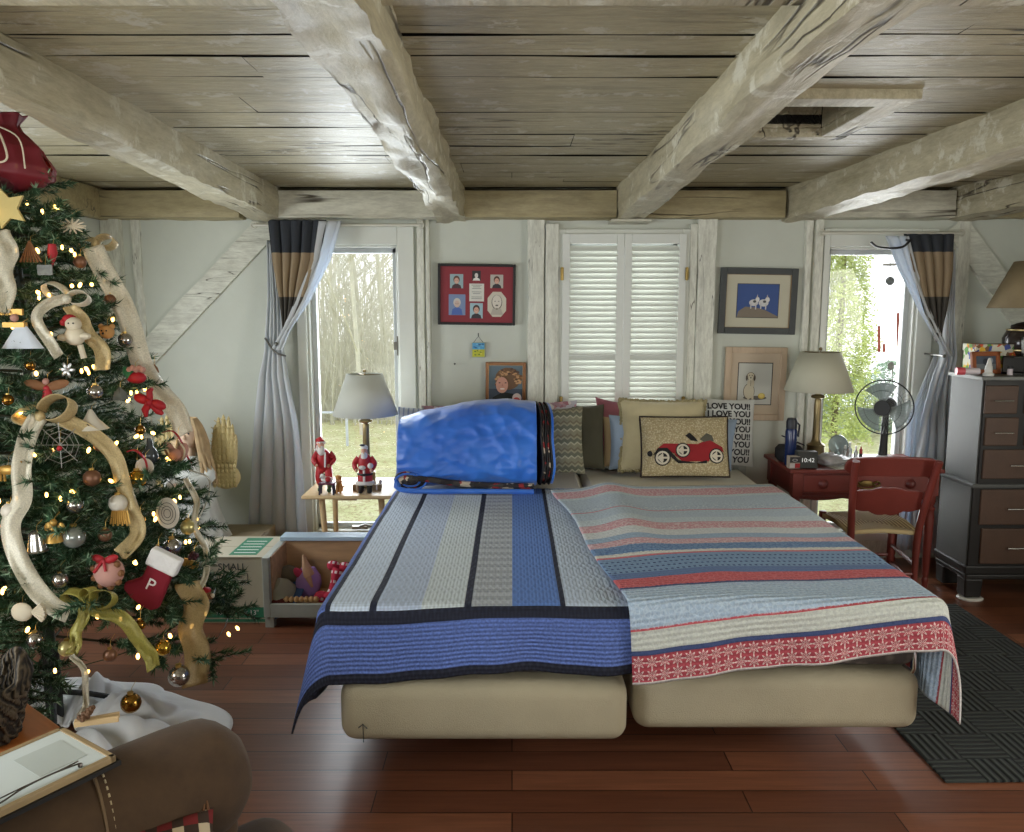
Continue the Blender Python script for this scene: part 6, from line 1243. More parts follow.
ribbon('olive gold ribbon bow low on the tree below the face ornament', (88, 604), [(-.9, .5, .08), (1, .35, .10), (.2, 1, .06)], [([(86, 606), (78, 630), (72, 655)], .035, m_gg), ([(72, 655), (84, 672), (86, 700), (80, 716)], .018, m_iv), ([(92, 606), (118, 618), (138, 636), (148, 655), (155, 668)], .045, m_gg)], m_gg, .04)
ribbon('broad tan gold ribbon hanging at lower right of the tree', (192, 585), [], [([(190, 582), (194, 610), (193, 640), (198, 685)], .085, m_tn)], m_tn)
ribbon('thin ivory ribbon curling down the right edge of the tree', (183, 476), [], [([(186, 478), (196, 500), (194, 525), (206, 548), (205, 575), (196, 595)], .022, m_iv), ([(190, 470), (208, 478), (209, 495), (198, 520)], .006, m_iv)], m_iv)
ribbon('ivory ribbon hanging at the left edge above the big bow', (2, 232), [], [([(2, 230), (6, 255), (4, 280), (1, 312)], .06, m_iv)], m_iv)
# ornaments
m_cap = M('gold_cap', (196, 164, 90), .3, .8); OG = None
def orn(u, v, name, label, cat='ornament', out=.05): 
    p = tree_pt(u, v, out=out); r = thing(name, label, cat, p); h = MB(); h.tube([(0, 0, .0), (0, .01, .045), (0, .04, .055)], .0008, 4); return r, h
def bauble(u, v, r_, mat, label, cap=True, sx_=1):
    r, h = orn(u, v, 'bauble', label); m = MB(); m.ball((0, 0, 0), (r_*sx_, r_*sx_, r_), 18); m.build('ball', mat, r)
    if cap: h.lathe([(r_*.3, r_*.9), (r_*.3, r_*1.18), (0, r_*1.2)], n=10); h.build('cap_and_hook', m_cap, r)
    return r
m_gb = M('gold_bauble', (196, 156, 62), .18, .85); m_sb = M('silver_bauble', (170, 166, 160), .15, .9); m_db = M('dark_gold_bauble', (140, 104, 44), .15, .9); m_pg = M('pale_gold_bauble', (190, 178, 120), .3, .6); m_cu = M('copper_bauble', (120, 84, 62), .4, .4); m_pw3 = M('pearl_white', (212, 206, 192), .35)
bauble(137, 479, .032, m_gb, 'shiny gold bauble under the red ribbon, right of centre'); bauble(188, 527, .028, m_pg, 'pale gold bauble on the right edge beside the thin ribbon'); bauble(172, 547, .032, m_sb, 'clear gold and silver bauble just above the stocking cuff')
bauble(131, 703, .032, m_db, 'dark gold mirror bauble hanging lowest over the white cloth'); bauble(179, 676, .036, m_sb, 'silver mirror bauble hanging over the right end of the cloth'); bauble(163, 648, .026, m_gb, 'gold bauble on the low right bough'); bauble(67, 648, .026, m_pg, 'pale gold bauble beside the trunk near the basket')
bauble(10, 511, .026, m_pw3, 'pearl white bauble at the left edge'); bauble(92, 478, .028, m_cu, 'matt copper bauble in the middle of the tree'); bauble(158, 552, .022, M('blue_bauble', (40, 60, 150), .2, .6), 'small blue bauble on the stocking cuff'); bauble(74, 537, .036, M('clear_glass_ball', (150, 156, 150), .1, .5), 'clear glass bauble beside the small gold figure'); bauble(118, 503, .03, m_pw3, 'white bauble with gold fringe below the bow tail')
def shape(u, v, name, label, parts, out=.05, rz=0, sc_=1, cat='ornament', hook=True):
    r, h = orn(u, v, name, label, cat, out); r.rotation_euler = (0, R(rz), 0); r.scale = (sc_,)*3
    if hook: h.build('hook', m_cap, r)
    for nm, mat, fn_ in parts: m = MB(); fn_(m); m.build(nm, mat, r)
    return r
m_pk = M('ornament_red', (168, 26, 38), .6, var=.15); m_cr = M('cream_felt', (214, 204, 180), .8); m_br = M('brown_felt', (128, 86, 52), .8); m_gd = M('ornament_gold', (190, 150, 76), .4, .5); m_gr2 = M('ornament_green', (50, 120, 80), .6); m_tb = M('teddy_tan', (190, 146, 92), .9); m_pnk = M('dusty_pink', (186, 140, 128), .8)
shape(75, 336, 'plush_snowman', 'white plush snowman ornament with a red cap on the upper boughs', [('body', m_cr, lambda m: (m.ball((0, 0, 0), (.034, .03, .032), 12), m.ball((0, -.005, .04), (.026, .024, .024), 12), m.ball((-.035, -.01, -.005), (.02, .014, .012), 8), m.ball((.04, -.01, .0), (.02, .014, .012), 8), m.tube([(.015, 0, -.03), (.025, 0, -.075)], .010, 8))), ('red_cap', m_pk, lambda m: (m.ball((-.014, 0, .055), (.024, .02, .018), 10), m.ball((-.03, -.01, .045), .012, 8))), ('face', m_blackleg, lambda m: (m.ball((-.004, -.028, .043), .003, 6), m.ball((.012, -.028, .043), .003, 6)))], out=.07)
shape(107, 332, 'teddy_ornament', 'tan teddy face ornament right of the plush snowman', [('head', m_tb, lambda m: (m.ball((0, 0, 0), (.026, .022, .024), 12), m.ball((-.02, 0, .02), .010, 8), m.ball((.02, 0, .02), .010, 8), m.ball((0, -.02, -.006), (.012, .01, .009), 8))), ('face', m_blackleg, lambda m: (m.ball((-.008, -.021, .005), .003, 6), m.ball((.008, -.021, .005), .003, 6), m.ball((0, -.03, -.004), .0045, 6)))])
shape(52, 253, 'chili_ornament', 'long red glittery pepper ornament near the tree top', [('pepper', m_pk, lambda m: m.tube([(0, 0, .03), (.002, 0, 0), (-.002, 0, -.045)], [.012, .016, .004], 10))], rz=4)
shape(135, 375, 'elf_hat', 'red ornament with green top beside the long streamer', [('hat', m_pk, lambda m: m.ball((.005, 0, -.01), (.036, .025, .022), 12)), ('green_top', m_gr2, lambda m: m.tube([(-.01, 0, 0), (-.03, 0, .015), (-.038, 0, .03)], [.024, .016, .004], 10)), ('fluff', m_pnk, lambda m: [m.ball((.01+.012*i, -.01, .02+.006*(i % 2)), .012, 6) for i in range(-2, 3)])], out=.06)
shape(150, 402, 'red_bow', 'fluffy bright red bow ornament right of centre under the streamer', [('bow', m_pk, lambda m: (m.ball((-.03, 0, .012), (.03, .02, .018), 10, rot=(0, .4, 0)), m.ball((.03, 0, -.01), (.03, .02, .018), 10, rot=(0, .4, 0)), m.ball((0, -.01, 0), .014, 8), m.tube([(0, 0, 0), (-.02, 0, -.03), (-.018, 0, -.055)], [.014, .014, .006], 8), m.tube([(0, 0, 0), (.03, 0, -.035), (.045, 0, -.045)], [.014, .014, .006], 8), m.tube([(0, 0, 0), (.0, 0, .04), (.012, 0, .05)], [.012, .012, .006], 8)))], out=.07)
shape(137, 460, 'red_ribbon_loop', 'dark red ribbon looped above the shiny gold bauble', [('loop', m_pk, lambda m: m.tube(spline([(-.03, 0, .03), (0, -.005, .035), (.03, 0, 0), (.032, 0, -.05), (.015, 0, -.07)], 5), .010, 6, flat=.3))])
shape(145, 467, 'disc_ornament', 'plain white disc ornament right of the red ribbon loop', [('disc', m_pw3, lambda m: m.lathe([(0, 0), (.031, 0), (.033, .003), (.031, .006), (0, .006)], (0, 0, 0), 24, rot=(R(90), 0, 0)))], out=.06)
dsc = shape(168, 513, 'disc_ornament', 'oval white disc ornament printed with rings above the stocking', [('disc', m_pw3, lambda m: m.lathe([(0, 0), (.04, 0), (.042, .003), (.04, .006), (0, .006)], (0, 0, 0), 28, rot=(R(90), 0, 0), sy=1.35)), ('ring_print', M('printed_grey', (70, 74, 70)), lambda m: [m.tube([(a_*math.cos(i/24*2*PI), -.007, 1.3*a_*math.sin(i/24*2*PI)) for i in range(25)], .001, 4) for a_ in (.03, .02, .012)])], out=.07)
shape(150, 452, 'wine_glass_ornament', 'dark clear glass cup ornament right of the white disc', [('glass', M('smoky_glass', (70, 76, 80), .1, .3), lambda m: m.lathe([(.008, .05), (.012, .02), (.026, 0), (.028, -.02), (.02, -.045), (0, -.055)], n=16))], out=.05)
shape(176, 452, 'fairy_ornament', 'cream and pink winged ornament at the right edge by the streamer end', [('wings', m_pnk, lambda m: (m.ball((-.02, 0, .0), (.022, .01, .045), 10, rot=(0, -.5, 0)), m.ball((.02, 0, -.005), (.024, .01, .045), 10, rot=(0, .5, 0)), m.ball((0, -.01, -.01), (.03, .014, .025), 10))), ('piping', m_cr, lambda m: (m.tube(spline([(-.04, -.012, .03), (-.02, -.016, 0), (-.005, -.016, -.03)], 4), .004, 6), m.tube(spline([(.02, -.012, .04), (.04, -.016, .01), (.03, -.016, -.03)], 4), .004, 6)))], out=.05)
shape(178, 440, 'cord_ornament', 'thin red ribbon trailing along the right edge below the streamer', [('cord', m_pk, lambda m: m.tube(spline([(-.06, 0, .03), (-.02, 0, .035), (.01, 0, .0), (.035, 0, -.07), (.05, 0, -.09)], 5), .007, 6, flat=.4))], out=.07)
shape(109, 572, 'face_ornament', 'round patterned face ornament with a red bow, left of the stocking', [('face_ball', m_pnk, lambda m: (m.ball((0, 0, 0), (.048, .04, .05), 16),)), ('curls', m_br, lambda m: [m.ball((.045*math.cos(a/9*2*PI), -.012, .046*math.sin(a/9*2*PI)), .012, 6) for a in range(9)]), ('red_bow', m_pk, lambda m: (m.ball((-.02, -.02, .05), (.026, .012, .013), 8, rot=(0, .4, 0)), m.ball((.02, -.02, .05), (.026, .012, .013), 8, rot=(0, -.4, 0)), m.tube([(0, -.03, .05), (-.03, -.036, .01)], .005, 6), m.tube([(0, -.03, .05), (.01, -.04, .015)], .005, 6)))], out=.07)
# stocking with letter
stk = shape(156, 576, 'stocking', 'small dark red stocking with white cuff and letter P low on the tree', [('sock', M('stocking_red', (122, 16, 34), .9, var=.08), lambda m: (m.poly([(-.033, .03), (.042, .03), (.046, -.045), (.047, -.085), (.03, -.1), (.005, -.1), (-.04, -.09), (-.068, -.075), (-.072, -.055), (-.055, -.04), (-.034, -.018)], .022), m.xf(0, Matrix.Translation((0, -.011, 0))))), ('cuff', M('white_fleece', (220, 218, 214), .95, bump=.5, bs=80), lambda m: (m.box((.005, 0, .052), (.094, .032, .055)),))], out=.11, rz=27, sc_=1.15, cat='stocking')
for c in stk.children: 
    if c.name.startswith(('sock', 'cuff')): q = c.modifiers.new('B', 'BEVEL'); q.width = .007; q.segments = 3
text_obj('P', .052, m_sw, stk, (.0, -.0125, -.042))
shape(205, 595, 'teddy_ornament', 'brown teddy with red hat on the right edge in front of the moving box', [('bear', m_br, lambda m: (m.ball((0, 0, 0), (.024, .02, .022), 10), m.ball((-.022, 0, -.012), (.02, .016, .016), 8), m.ball((.022, -.01, -.004), (.012, .01, .009), 8))), ('red_hat', m_pk, lambda m: m.ball((.004, 0, .018), (.02, .017, .012), 8)), ('white_pompom', m_cr, lambda m: m.ball((.03, -.008, .0), .009, 8))], out=.05)
shape(194, 560, 'paper_ornament', 'gold card ornament with dark fruit on the right edge', [('card', m_gd, lambda m: m.box((-.012, 0, -.015), (.055, .006, .03), rot=(0, .3, 0))), ('berries', M('dark_berry', (66, 30, 40), .5), lambda m: [m.ball((.006*i-.01, -.01, .012+.008*(i % 3)), .010, 6) for i in range(5)])], out=.05)
shape(22, 612, 'shell_ornament', 'white fan shell and round shell ornament low on the left', [('shells', m_cr, lambda m: (m.ball((0, 0, 0), (.034, .014, .030), 12), [m.tube([(.03, 0, 0), (.075*math.cos(a), -.004, .075*math.sin(a)*.7)], [.004, .008], 5) for a in (-.5, -.25, 0, .25, .5)]))], out=.05)
shape(54, 532, 'gold_angel', 'small gold angel ornament above the bottom left bow tail', [('angel', m_gd, lambda m: (m.lathe([(.03, -.03), (.012, .015), (0, .018)], n=12), m.ball((0, 0, .03), .012, 8), m.ball((-.02, .006, .01), (.014, .004, .02), 8), m.ball((.02, .006, .01), (.014, .004, .02), 8)))])
shape(36, 540, 'silver_bell', 'ribbed silver bell ornament at lower left', [('bell', m_sb, lambda m: m.lathe([(.036, -.035), (.03, -.03), (.024, 0), (.02, .022), (.008, .032), (0, .033)], n=20))])
shape(10, 527, 'fish_ornament', 'orange fish ornament at the left edge', [('fish', M('orange_glaze', (226, 150, 40), .4), lambda m: (m.ball((0, 0, 0), (.028, .010, .015), 10), m.tube([(-.024, 0, 0), (-.04, 0, .004)], [.004, .013], 6, flat=.4)))])
shape(60, 445, 'snowflake_ornament', 'silver wire web snowflake with a red bead in the middle of the tree', [('wires', M('silver_wire', (190, 192, 190), .3, .8), lambda m: ([m.tube([(0, 0, 0), (.075*math.cos(i*PI/4), 0, .075*math.sin(i*PI/4))], .0014, 4) for i in range(8)], [m.tube([(q*math.cos(i*PI/4), 0, q*math.sin(i*PI/4)) for i in range(9)], .001, 4) for q in (.025, .045, .062)])), ('bead', m_pk, lambda m: m.ball((0, -.004, -.01), .009, 8))], out=.07)
shape(47, 388, 'winged_ornament', 'brown winged angel ornament with red dress above the large bow', [('dress', m_pk, lambda m: m.lathe([(.018, -.04), (.010, .005), (0, .01)], n=10)), ('wing', m_br, lambda m: (m.ball((-.035, 0, .01), (.04, .006, .016), 10, rot=(0, .25, 0)), m.ball((.035, 0, .01), (.04, .006, .016), 10, rot=(0, -.25, 0)))), ('head', m_pnk, lambda m: m.ball((0, -.004, .022), .011, 8))], out=.06)
shape(91, 420, 'white_bell', 'white bell shaped ornament with a dark bird silhouette right of the large bow', [('bell', m_pw3, lambda m: m.lathe([(.055, -.03), (.05, -.026), (.022, .005), (.006, .035), (0, .037)], n=20)), ('silhouette', m_blackleg, lambda m: (m.ball((-.004, -.04, -.008), (.010, .004, .006), 8), m.tube([(.008, -.042, -.008), (.016, -.045, -.012)], .002, 4)))], out=.05)
shape(120, 515, 'gold_fringe', 'gold fringed tassel under the white bauble', [('fringe', m_gd, lambda m: [m.tube([(.006*(i-4), 0, .015), (.008*(i-4), -.004, -.03-.006*(i % 2))], .0035, 4) for i in range(9)])], out=.06)
shape(22, 336, 'white_angel', 'white pleated skirt angel ornament at upper left edge', [('skirt', M('pale_pleats', (206, 214, 224), .7), lambda m: m.lathe([(.07, -.04), (.066, -.036), (.02, .03), (0, .034)], n=14, sy=.4)), ('gold_bodice', m_gd, lambda m: m.box((-.02, 0, .036), (.07, .02, .016))), ('head', m_pnk, lambda m: m.ball((-.02, 0, .058), .013, 8))], out=.06)
shape(6, 208, 'gold_star', 'large matt gold star at the left edge near the top', [('star', M('matt_gold', (206, 186, 120), .6, .2), lambda m: (m.poly([(.07*(1 if i % 2 == 0 else .5)*math.cos(PI/2+.3+i*PI/5), .07*(1 if i % 2 == 0 else .5)*math.sin(PI/2+.3+i*PI/5)) for i in range(10)], .01)))], out=.06)
shape(72, 226, 'cream_tassel', 'cream feather ornament under the top boughs', [('feathers', m_cr, lambda m: [m.tube([(0, 0, 0), (.05*math.cos(i*.5), 0, .028*math.sin(i*.5))], [.006, .002], 5) for i in range(13)])], out=.05)
shape(30, 250, 'fan_ornament', 'brown ribbed fan ornament at upper left', [('ribs', m_br, lambda m: [m.tube([(0, 0, .03), (.012*(i-3), 0, -.04)], .0035, 5) for i in range(7)])], out=.05)
shape(45, 270, 'photo_ornament', 'small grey photo ornament above the small ivory bow', [('plaque', M('grey_print', (110, 112, 106), .5, var=.4, vs=40), lambda m: m.box((0, 0, 0), (.05, .004, .034)))], out=.06)
shape(12, 312, 'wood_sign', 'gold and dark wooden plaque ornament at upper left edge', [('plaque', m_gd, lambda m: m.box((0, 0, 0), (.07, .01, .02)))], out=.06)
shape(67, 370, 'silver_flower', 'silver leaf ornament under the plush snowman', [('leaves', M('silver_wire', (190, 192, 190)), lambda m: [m.ball((.014*math.cos(i), 0, .014*math.sin(i)), (.014, .004, .006), 6, rot=(0, -i, 0)) for i in range(6)])], out=.06)
shape(8, 470, 'gold_horse', 'pale gold animal ornament at the left edge below the large bow', [('body', m_gd, lambda m: (m.ball((0, 0, 0), (.036, .012, .016), 10), [m.tube([(x, 0, -.008), (x, 0, -.036)], .004, 5) for x in (-.024, -.012, .012, .024)], m.tube([(.028, 0, .008), (.042, 0, .03)], [.010, .006], 6)))], out=.05)
shape(154, 368, 'small_bell', 'dark little bell ornament at the far right edge behind the streamer', [('bell', m_br, lambda m: m.lathe([(.018, -.018), (.014, 0), (.004, .014), (0, .015)], n=12))], out=.02)
shape(120, 395, 'clear_icicle', 'clear faceted glass ornament above the gold bow tail', [('glass', M('smoky_glass2', (120, 124, 120), .1, .4), lambda m: m.lathe([(.03, -.015), (.02, .012), (0, .03)], n=6))], out=.05)
for i, (u, v) in enumerate([(30, 365), (110, 300), (95, 392), (140, 430), (100, 445), (75, 505), (140, 520), (105, 535), (60, 580), (140, 625), (110, 655), (35, 640), (8, 400), (80, 262), (125, 340)]):
    bauble(u, v, .018+.004*(i % 3), (m_db, m_cu, m_sb)[i % 3], ['small dark gold bauble tucked deep among the boughs', 'small copper bauble tucked deep among the boughs', 'small silver bauble tucked deep among the boughs'][i % 3])['group'] = 'small %s baubles tucked among the boughs' % ('dark gold', 'copper', 'silver')[i % 3]
# red organza bag on top
gb = thing('gift_bag', 'dark red organza bag with white cords on top of the tree', 'bag', (-1.735, 2.84, 2.015)); k = NT('red_organza'); k.col((112, 22, 34)); k.b.inputs['Roughness'].default_value = .6; k.b.inputs['Alpha'].default_value = .93; m_org = k.m
m = MB(); m.grid(lambda a, b: (lambda r_: Vector((r_*math.cos(2*PI*a)*(1+.09*math.sin(2*PI*a*7+2+3*b)*min(1, b*2)) + .015*nz(a*5, b*4), .75*r_*math.sin(2*PI*a)*(1+.09*math.sin(2*PI*a*7+3*b)*min(1, b*2)), .23*b+.012*nz(a*6, b*3, 5)-.022*math.cos(2*PI*a)*(1-b))))(interp([(0, .03), (.05, .10), (.16, .15), (.3, .148), (.55, .115), (.78, .055), (.86, .045), (1, .075)], b)), 110, 40); m.build('organza_bag', m_org, gb, ang=0, thick=.001)
m = MB(); m.ball((0, 0, .03), (.12, .09, .05), 16); m.build('contents', M('dark_red_lining', (74, 16, 24), .8), gb)
m = MB(); m.tube(spline([(0, -.06, .19), (.05, -.10, .14), (.075, -.12, .07), (.04, -.125, .06), (.02, -.11, .12), (.0, -.07, .19)], 6), .0035, 6); m.tube(spline([(0, -.06, .19), (.0, -.11, .10), (.01, -.135, .01)], 6), .0035, 6); m.tube(spline([(-.02, -.06, .2), (-.06, -.09, .17), (-.05, -.10, .13)], 6), .0035, 6); m.tube(spline([(0, -.06, .19), (.10, -.09, .14), (.12, -.10, .04)], 6), .0025, 6); m.build('cord', m_cr, gb)

# white cloth round the tree foot
def cloth_f(a, b):
    q = 2*PI*a; R0 = interp([(0, .62), (.5, .54), (1.0, .42), (1.9, .50), (3.1, .62), (4.0, .42), (4.9, .50), (5.6, .60), (6.29, .58)], q)*(1+.05*math.sin(q*7)); r_ = .06+(R0-.06)*b
    x, y = r_*math.cos(q), r_*math.sin(q)
    z = .006+ .085*max(0, nz(q*2.6+b*.8, b*1.7, 2)+.18)*math.sin(PI*min(1, b*1.1+.08))**.6*1.6 + .035*abs(math.sin(q*9+4*nz(b*4, q*1.5)))*math.sin(PI*min(1, b))
    return Vector((max(x+.07, -.66), y-.10, max(.004, z)))
m = MB(); m.grid(cloth_f, 150, 30); o = m.build('tree_skirt_sheet', M('white_sheet', (232, 232, 230), .8, var=.03), ang=0, thick=.003); o.location = (TX, TY, 0); tag(o, 'rumpled white sheet spread on the floor under the christmas tree', 'sheet')

# ---------------------------------------------------------------- foreground: armchair, framed board, table with basket
k = NT('brown_microsuede'); co = k.coord(); k.col(k.ramp(k.noise(5, co, 5), [(.3, (62, 45, 30)), (.7, (92, 70, 47))])); k.b.inputs['Roughness'].default_value = .9; k.b.inputs['Sheen Weight'].default_value = .06; k.bump(k.noise(160, co, 3), .2, .003); m_su = k.m
ac = thing('armchair', 'brown microsuede armchair with rolled arm in the near left corner', 'armchair', (-.61, 1.19, 0), rz=R(41))
def roll(y0, s_):
    m = MB(); N = 44
    def f(a, b):
        q = 2*PI*a; x = -.62+.93*b; e = 1-max(0, (b-.93)/.07)**2*.28; r_ = .118*e*(1+.04*math.sin(b*9)); return Vector((x, y0+s_*.03+r_*1.05*math.cos(q), .570+r_*math.sin(q)+.006*nz(b*5, math.cos(q)*2, math.sin(q)*2)))
    m.grid(f, N, 40); k0 = len(m.v); c = Vector((.322, y0+s_*.03, .570)); 
    ring = [f(i/N, 1) for i in range(N)]
    for t in (.8, .45): 
        for p in ring: m.v.append(tuple(c+(p-Vector((.31, c.y, c.z)))*t+Vector((.012*(1-t), 0, 0)))); m.uv.append((0, 0))
    m.v.append(tuple(c+Vector((.012, 0, 0)))); m.uv.append((0, 0)); base = 40*(N+1)
    for i in range(N):
        j = (i+1) % N; m.f += [(base+i, base+i+1, k0+j, k0+i), (k0+i, k0+j, k0+N+j, k0+N+i), (k0+N+i, k0+N+j, k0+2*N)]; m.m += [0, 0, 0]
    return m
for s_ in (-1, 1):
    roll(s_*.36, s_).build('arm', m_su, ac, ang=60)
    m = MB(); m.box((-.16, s_*.37, .29), (.90, .14, .56)); o = m.build('arm_panel', m_su, ac, ang=0); q = o.modifiers.new('B', 'BEVEL'); q.width = .03; q.segments = 4
m = MB(); m.tube([(.02+.0, .39+.122*math.cos(a), .570+.122*math.sin(a)) for a in [R(x) for x in range(-60, 200, 12)]], .0035, 5); m.build('arm_seam', M('seam_thread', (120, 98, 72), .8), ac); 
m = MB()
for x in range(-50, 190, 7): a, b = R(x), R(x+3.5); m.tube([(.035, .39+.1215*math.cos(a), .570+.1215*math.sin(a)), (.035, .39+.1215*math.cos(b), .570+.1215*math.sin(b))], .002, 4)
m.build('arm_stitching', M('pale_thread', (196, 180, 146), .8), ac)
m = MB(); m.grid(lambda a, b: Vector((-.05, 0, 0)), 1, 1) if False else m.box((-.04, 0, .36), (.80, .60, .20)); o = m.build('seat', m_su, ac, ang=0); q = o.modifiers.new('B', 'BEVEL'); q.width = .07; q.segments = 6
m = MB(); m.box((.26, .0, .365), (.30, .76, .20)); o = m.build('seat_cushion_front', m_su, ac, ang=0); q = o.modifiers.new('B', 'BEVEL'); q.width = .08; q.segments = 6
m = MB(); m.box((-.58, 0, .55), (.24, .84, .90), rot=(0, R(-8), 0)); o = m.build('backrest', m_su, ac, ang=0); q = o.modifiers.new('B', 'BEVEL'); q.width = .09; q.segments = 5
m = MB(); m.box((-.12, 0, .14), (.9, .74, .2)); m.build('seat_base', m_su, ac, smooth=False, bevel=.02)
for x in (-.5, .28):
    for y in (-.33, .33): m = MB(); m.box((x, y, .02), (.05, .05, .045), taper=(1.2, 1.2)); m.build('leg', M('dark_walnut', (44, 30, 22), .4), ac, smooth=False)
# plaid cushion on the seat
k = NT('plaid_red_cream'); co = k.coord(); sp = k.n('SeparateXYZ'); k.l(co, sp.inputs[0]); g1 = k.math('GREATER_THAN', k.math('SINE', k.math('MULTIPLY', sp.outputs[0], 130)), .2); g2 = k.math('GREATER_THAN', k.math('SINE', k.math('MULTIPLY', sp.outputs[2], 130)), .2); k.col(k.mix(g1, k.mix(g2, (120, 34, 36), (60, 44, 34)), k.mix(g2, (60, 44, 34), (206, 190, 160)))); k.b.inputs['Roughness'].default_value = .9
pc = thing('throw_pillow', 'red and cream plaid cushion with tassels on the armchair seat', 'pillow', (-.67, 1.335, .448), rot=(R(-50), 0, R(25))); pillow_mesh(.26, .20, .09, 31, .06, 20).build('cover', k.m, pc, ang=0); m = MB(); rn = random.Random(6)
for i in range(24): x = -.12+.24*i/23; m.tube([(x, 0, .19), (x+rn.uniform(-.006, .006), -.012, .212)], [.004, .002], 5)
m.build('tassels', M('tassel_brown', (110, 76, 50), .9), pc)
# framed board lying face down
zb_ = .712; c0 = Vector((-.784, 1.474, zb_)); ldir = Vector((-.55, -.835, 0)).normalized(); sdir = Vector((-.835, .55, 0)).normalized(); ctr = c0+ldir*.26+sdir*.095
fb2 = thing('framed_board', 'picture frame lying face down showing its white paper backing and wire on the arm', 'picture frame', ctr, rz=math.atan2(ldir.y, ldir.x)); m = MB(); L_, S_ = .52, .20
for lo, hi in (((-L_/2, -S_/2, 0), (L_/2, -S_/2+.012, .014)), ((-L_/2, S_/2-.012, 0), (L_/2, S_/2, .014)), ((-L_/2, -S_/2, 0), (-L_/2+.012, S_/2, .014)), ((L_/2-.012, -S_/2, 0), (L_/2, S_/2, .014))): m.bar(lo, hi)
m.build('frame_back', M('pale_frame_wood', (156, 134, 98), .5), fb2, smooth=False, bevel=.002)
m = MB()
for lo, hi in (((-L_/2-.006, -S_/2-.006, -.008), (L_/2+.006, -S_/2+.012, .001)), ((-L_/2-.006, S_/2-.012, -.008), (L_/2+.006, S_/2+.006, .001)), ((-L_/2-.006, -S_/2, -.008), (-L_/2+.012, S_/2, .001)), ((L_/2-.012, -S_/2, -.008), (L_/2+.006, S_/2, .001))): m.bar(lo, hi)
m.build('frame_moulding', m_blackf, fb2, smooth=False)
m = MB(); m.bar((-L_/2+.012, -S_/2+.012, .004), (L_/2-.012, S_/2-.012, .012)); m.build('paper_backing', M('backing_paper', (206, 214, 212), .6, var=.03), fb2, smooth=False)
m = MB(); m.bar((-L_/2+.03, -.05, .0122), (-L_/2+.12, .05, .0128)); m.bar((.0, S_/2-.05, .0122), (.15, S_/2-.02, .0128)); m.bar((-.1, -S_/2+.02, .0122), (.12, -S_/2+.045, .0128)); m.build('tape', M('masking_tape', (186, 194, 190), .4, var=.02), fb2, smooth=False)
sy_ = 1 if False else 1
m = MB(); rn = random.Random(9); m.tube(spline([(-L_/2+.06+.05*i, (S_/2-.022)+rn.uniform(-.006, .004), .016+rn.uniform(0, .006)) for i in range(9)], 5), .0018, 5); m.tube(spline([(-L_/2+.06+.045*i, (S_/2-.026)+rn.uniform(-.006, .006), .017+rn.uniform(0, .006)) for i in range(9)], 5), .0014, 5); m.ball((-L_/2+.06, S_/2-.02, .016), .005, 6); m.build('hanging_wire', M('picture_wire', (90, 84, 78), .4, .7), fb2)
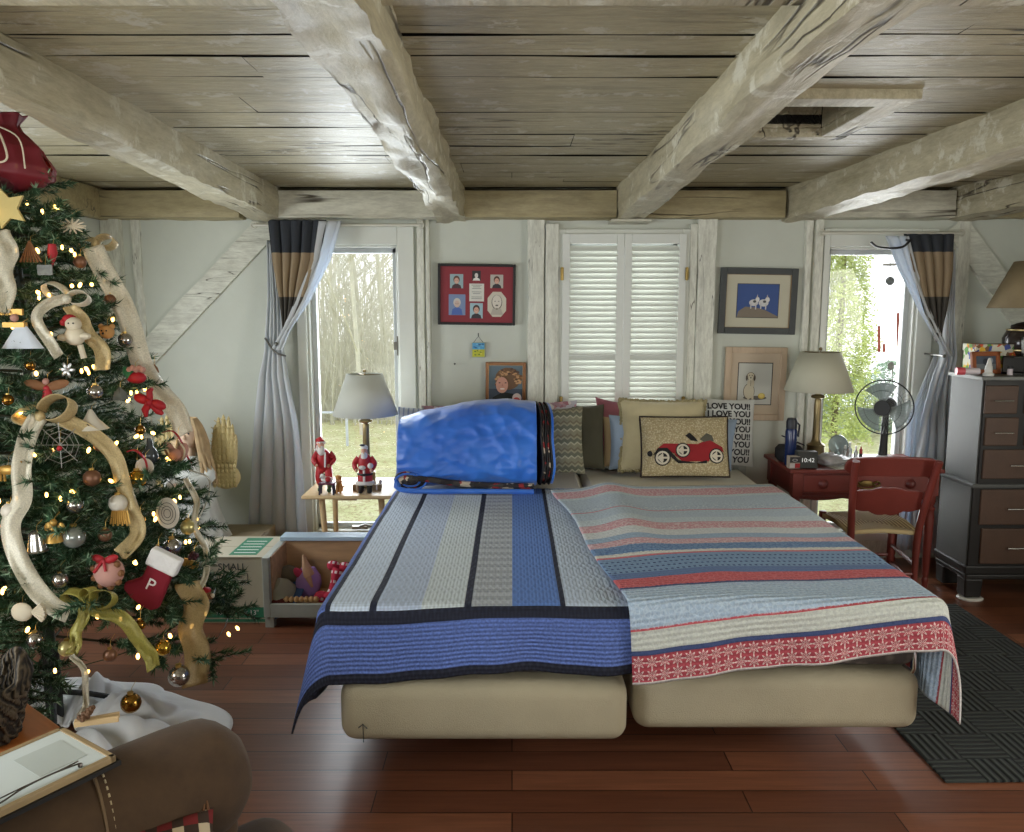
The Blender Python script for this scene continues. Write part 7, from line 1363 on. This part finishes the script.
# end table with basket
et = thing('end_table', 'orange brown wooden end table at the left edge behind the armchair', 'table', (-1.43, 1.87, 0), rz=R(-38)); m = MB(); m.box((0, 0, .535), (.56, .40, .03)); m.build('table_top', M('orange_oak', (176, 104, 52), .35, var=.15, stretch=(1, 8, 8)), et, smooth=False, bevel=.006); m = MB(); m.box((0, 0, .48), (.48, .32, .08)); m.build('apron', M('orange_oak', (176, 104, 52)), et, smooth=False)
for x in (-.23, .23):
    for y in (-.15, .15): m = MB(); m.box((x, y, .225), (.04, .04, .45)); m.build('leg', M('orange_oak', (176, 104, 52)), et, smooth=False, bevel=.003)
bk_ = thing('basket', 'dark woven basket with a loop handle on the end table', 'basket', (-1.31, 1.84, .551)); k = NT('dark_wicker'); co = k.coord('Object', (1, 1, 1)); w_ = k.n('TexWave'); w_.inputs['Scale'].default_value = 26; w_.inputs['Distortion'].default_value = 6; k.l(co, w_.inputs[0]); k.col(k.ramp(w_.outputs['Fac'], [(.2, (30, 26, 20)), (.8, (92, 80, 62))])); k.b.inputs['Roughness'].default_value = .8; k.bump(w_.outputs['Fac'], .9, .008); m_wk = k.m
m = MB(); m.grid(lambda a, b: Vector(((.085+.035*b+.004*math.sin(a*2*PI*18+b*PI*8))*math.cos(2*PI*a), (.085+.035*b+.004*math.sin(a*2*PI*18+b*PI*8))*math.sin(2*PI*a), .15*b)), 120, 16); m.lathe([(0, .004), (.085, .004)], n=24); m.build('basket_wall', m_wk, bk_, ang=0, thick=.008)
m = MB(); [m.tube([(.121*math.cos(i/40*2*PI+o2)+.003*math.cos(i*2.5), .121*math.sin(i/40*2*PI+o2), .152+.006*math.sin(i*1.3+o2*9)) for i in range(41)], .007, 6) for o2 in (0, .1)]; m.build('rim', m_wk, bk_)
m = MB(); [m.tube(spline([(.115, -.03+.02*j, .12), (.125, -.02+.02*j, .17), (.115, .0, .215+.006*j), (.08, .01, .20), (.07, 0, .165)], 5), .010, 7) for j in range(3)]; m.build('handle', m_wk, bk_)
cdl = thing('pillar_candle', 'tall white pillar candle standing in the basket', 'candle', (-1.335, 1.83, .558)); m = MB(); m.lathe([(0, 0), (.032, 0), (.032, .26), (.028, .265), (0, .262)], n=24); m.build('wax', M('white_wax', (204, 204, 192), .5, var=.03), cdl); m = MB(); m.tube([(0, 0, .26), (0, .002, .278)], .0015, 5); m.build('wick', m_blackleg, cdl)
p = on_z(97, 720, .737); pg = thing('clothespin', 'wooden peg with a small pine cone on the corner of the framed board', 'clothespin', (p.x, p.y, .737), rz=R(20)); m = MB(); m.box((.0, .007, 0), (.085, .007, .012), rot=(0, 0, .06)); m.box((0, -.007, 0), (.085, .007, .012), rot=(0, 0, -.06)); m.build('peg_arms', m_bl, pg, smooth=False, bevel=.001); m = MB()
for i in range(22): a = i*2.4; m.ball((-.028+.0016*i*.6+.010*math.cos(a)*(1-i/26), .011*math.sin(a)*(1-i/26), .008+.001*i), .0055, 5)
m.build('pine_cone', M('cone_brown', (96, 66, 42), .8), pg)
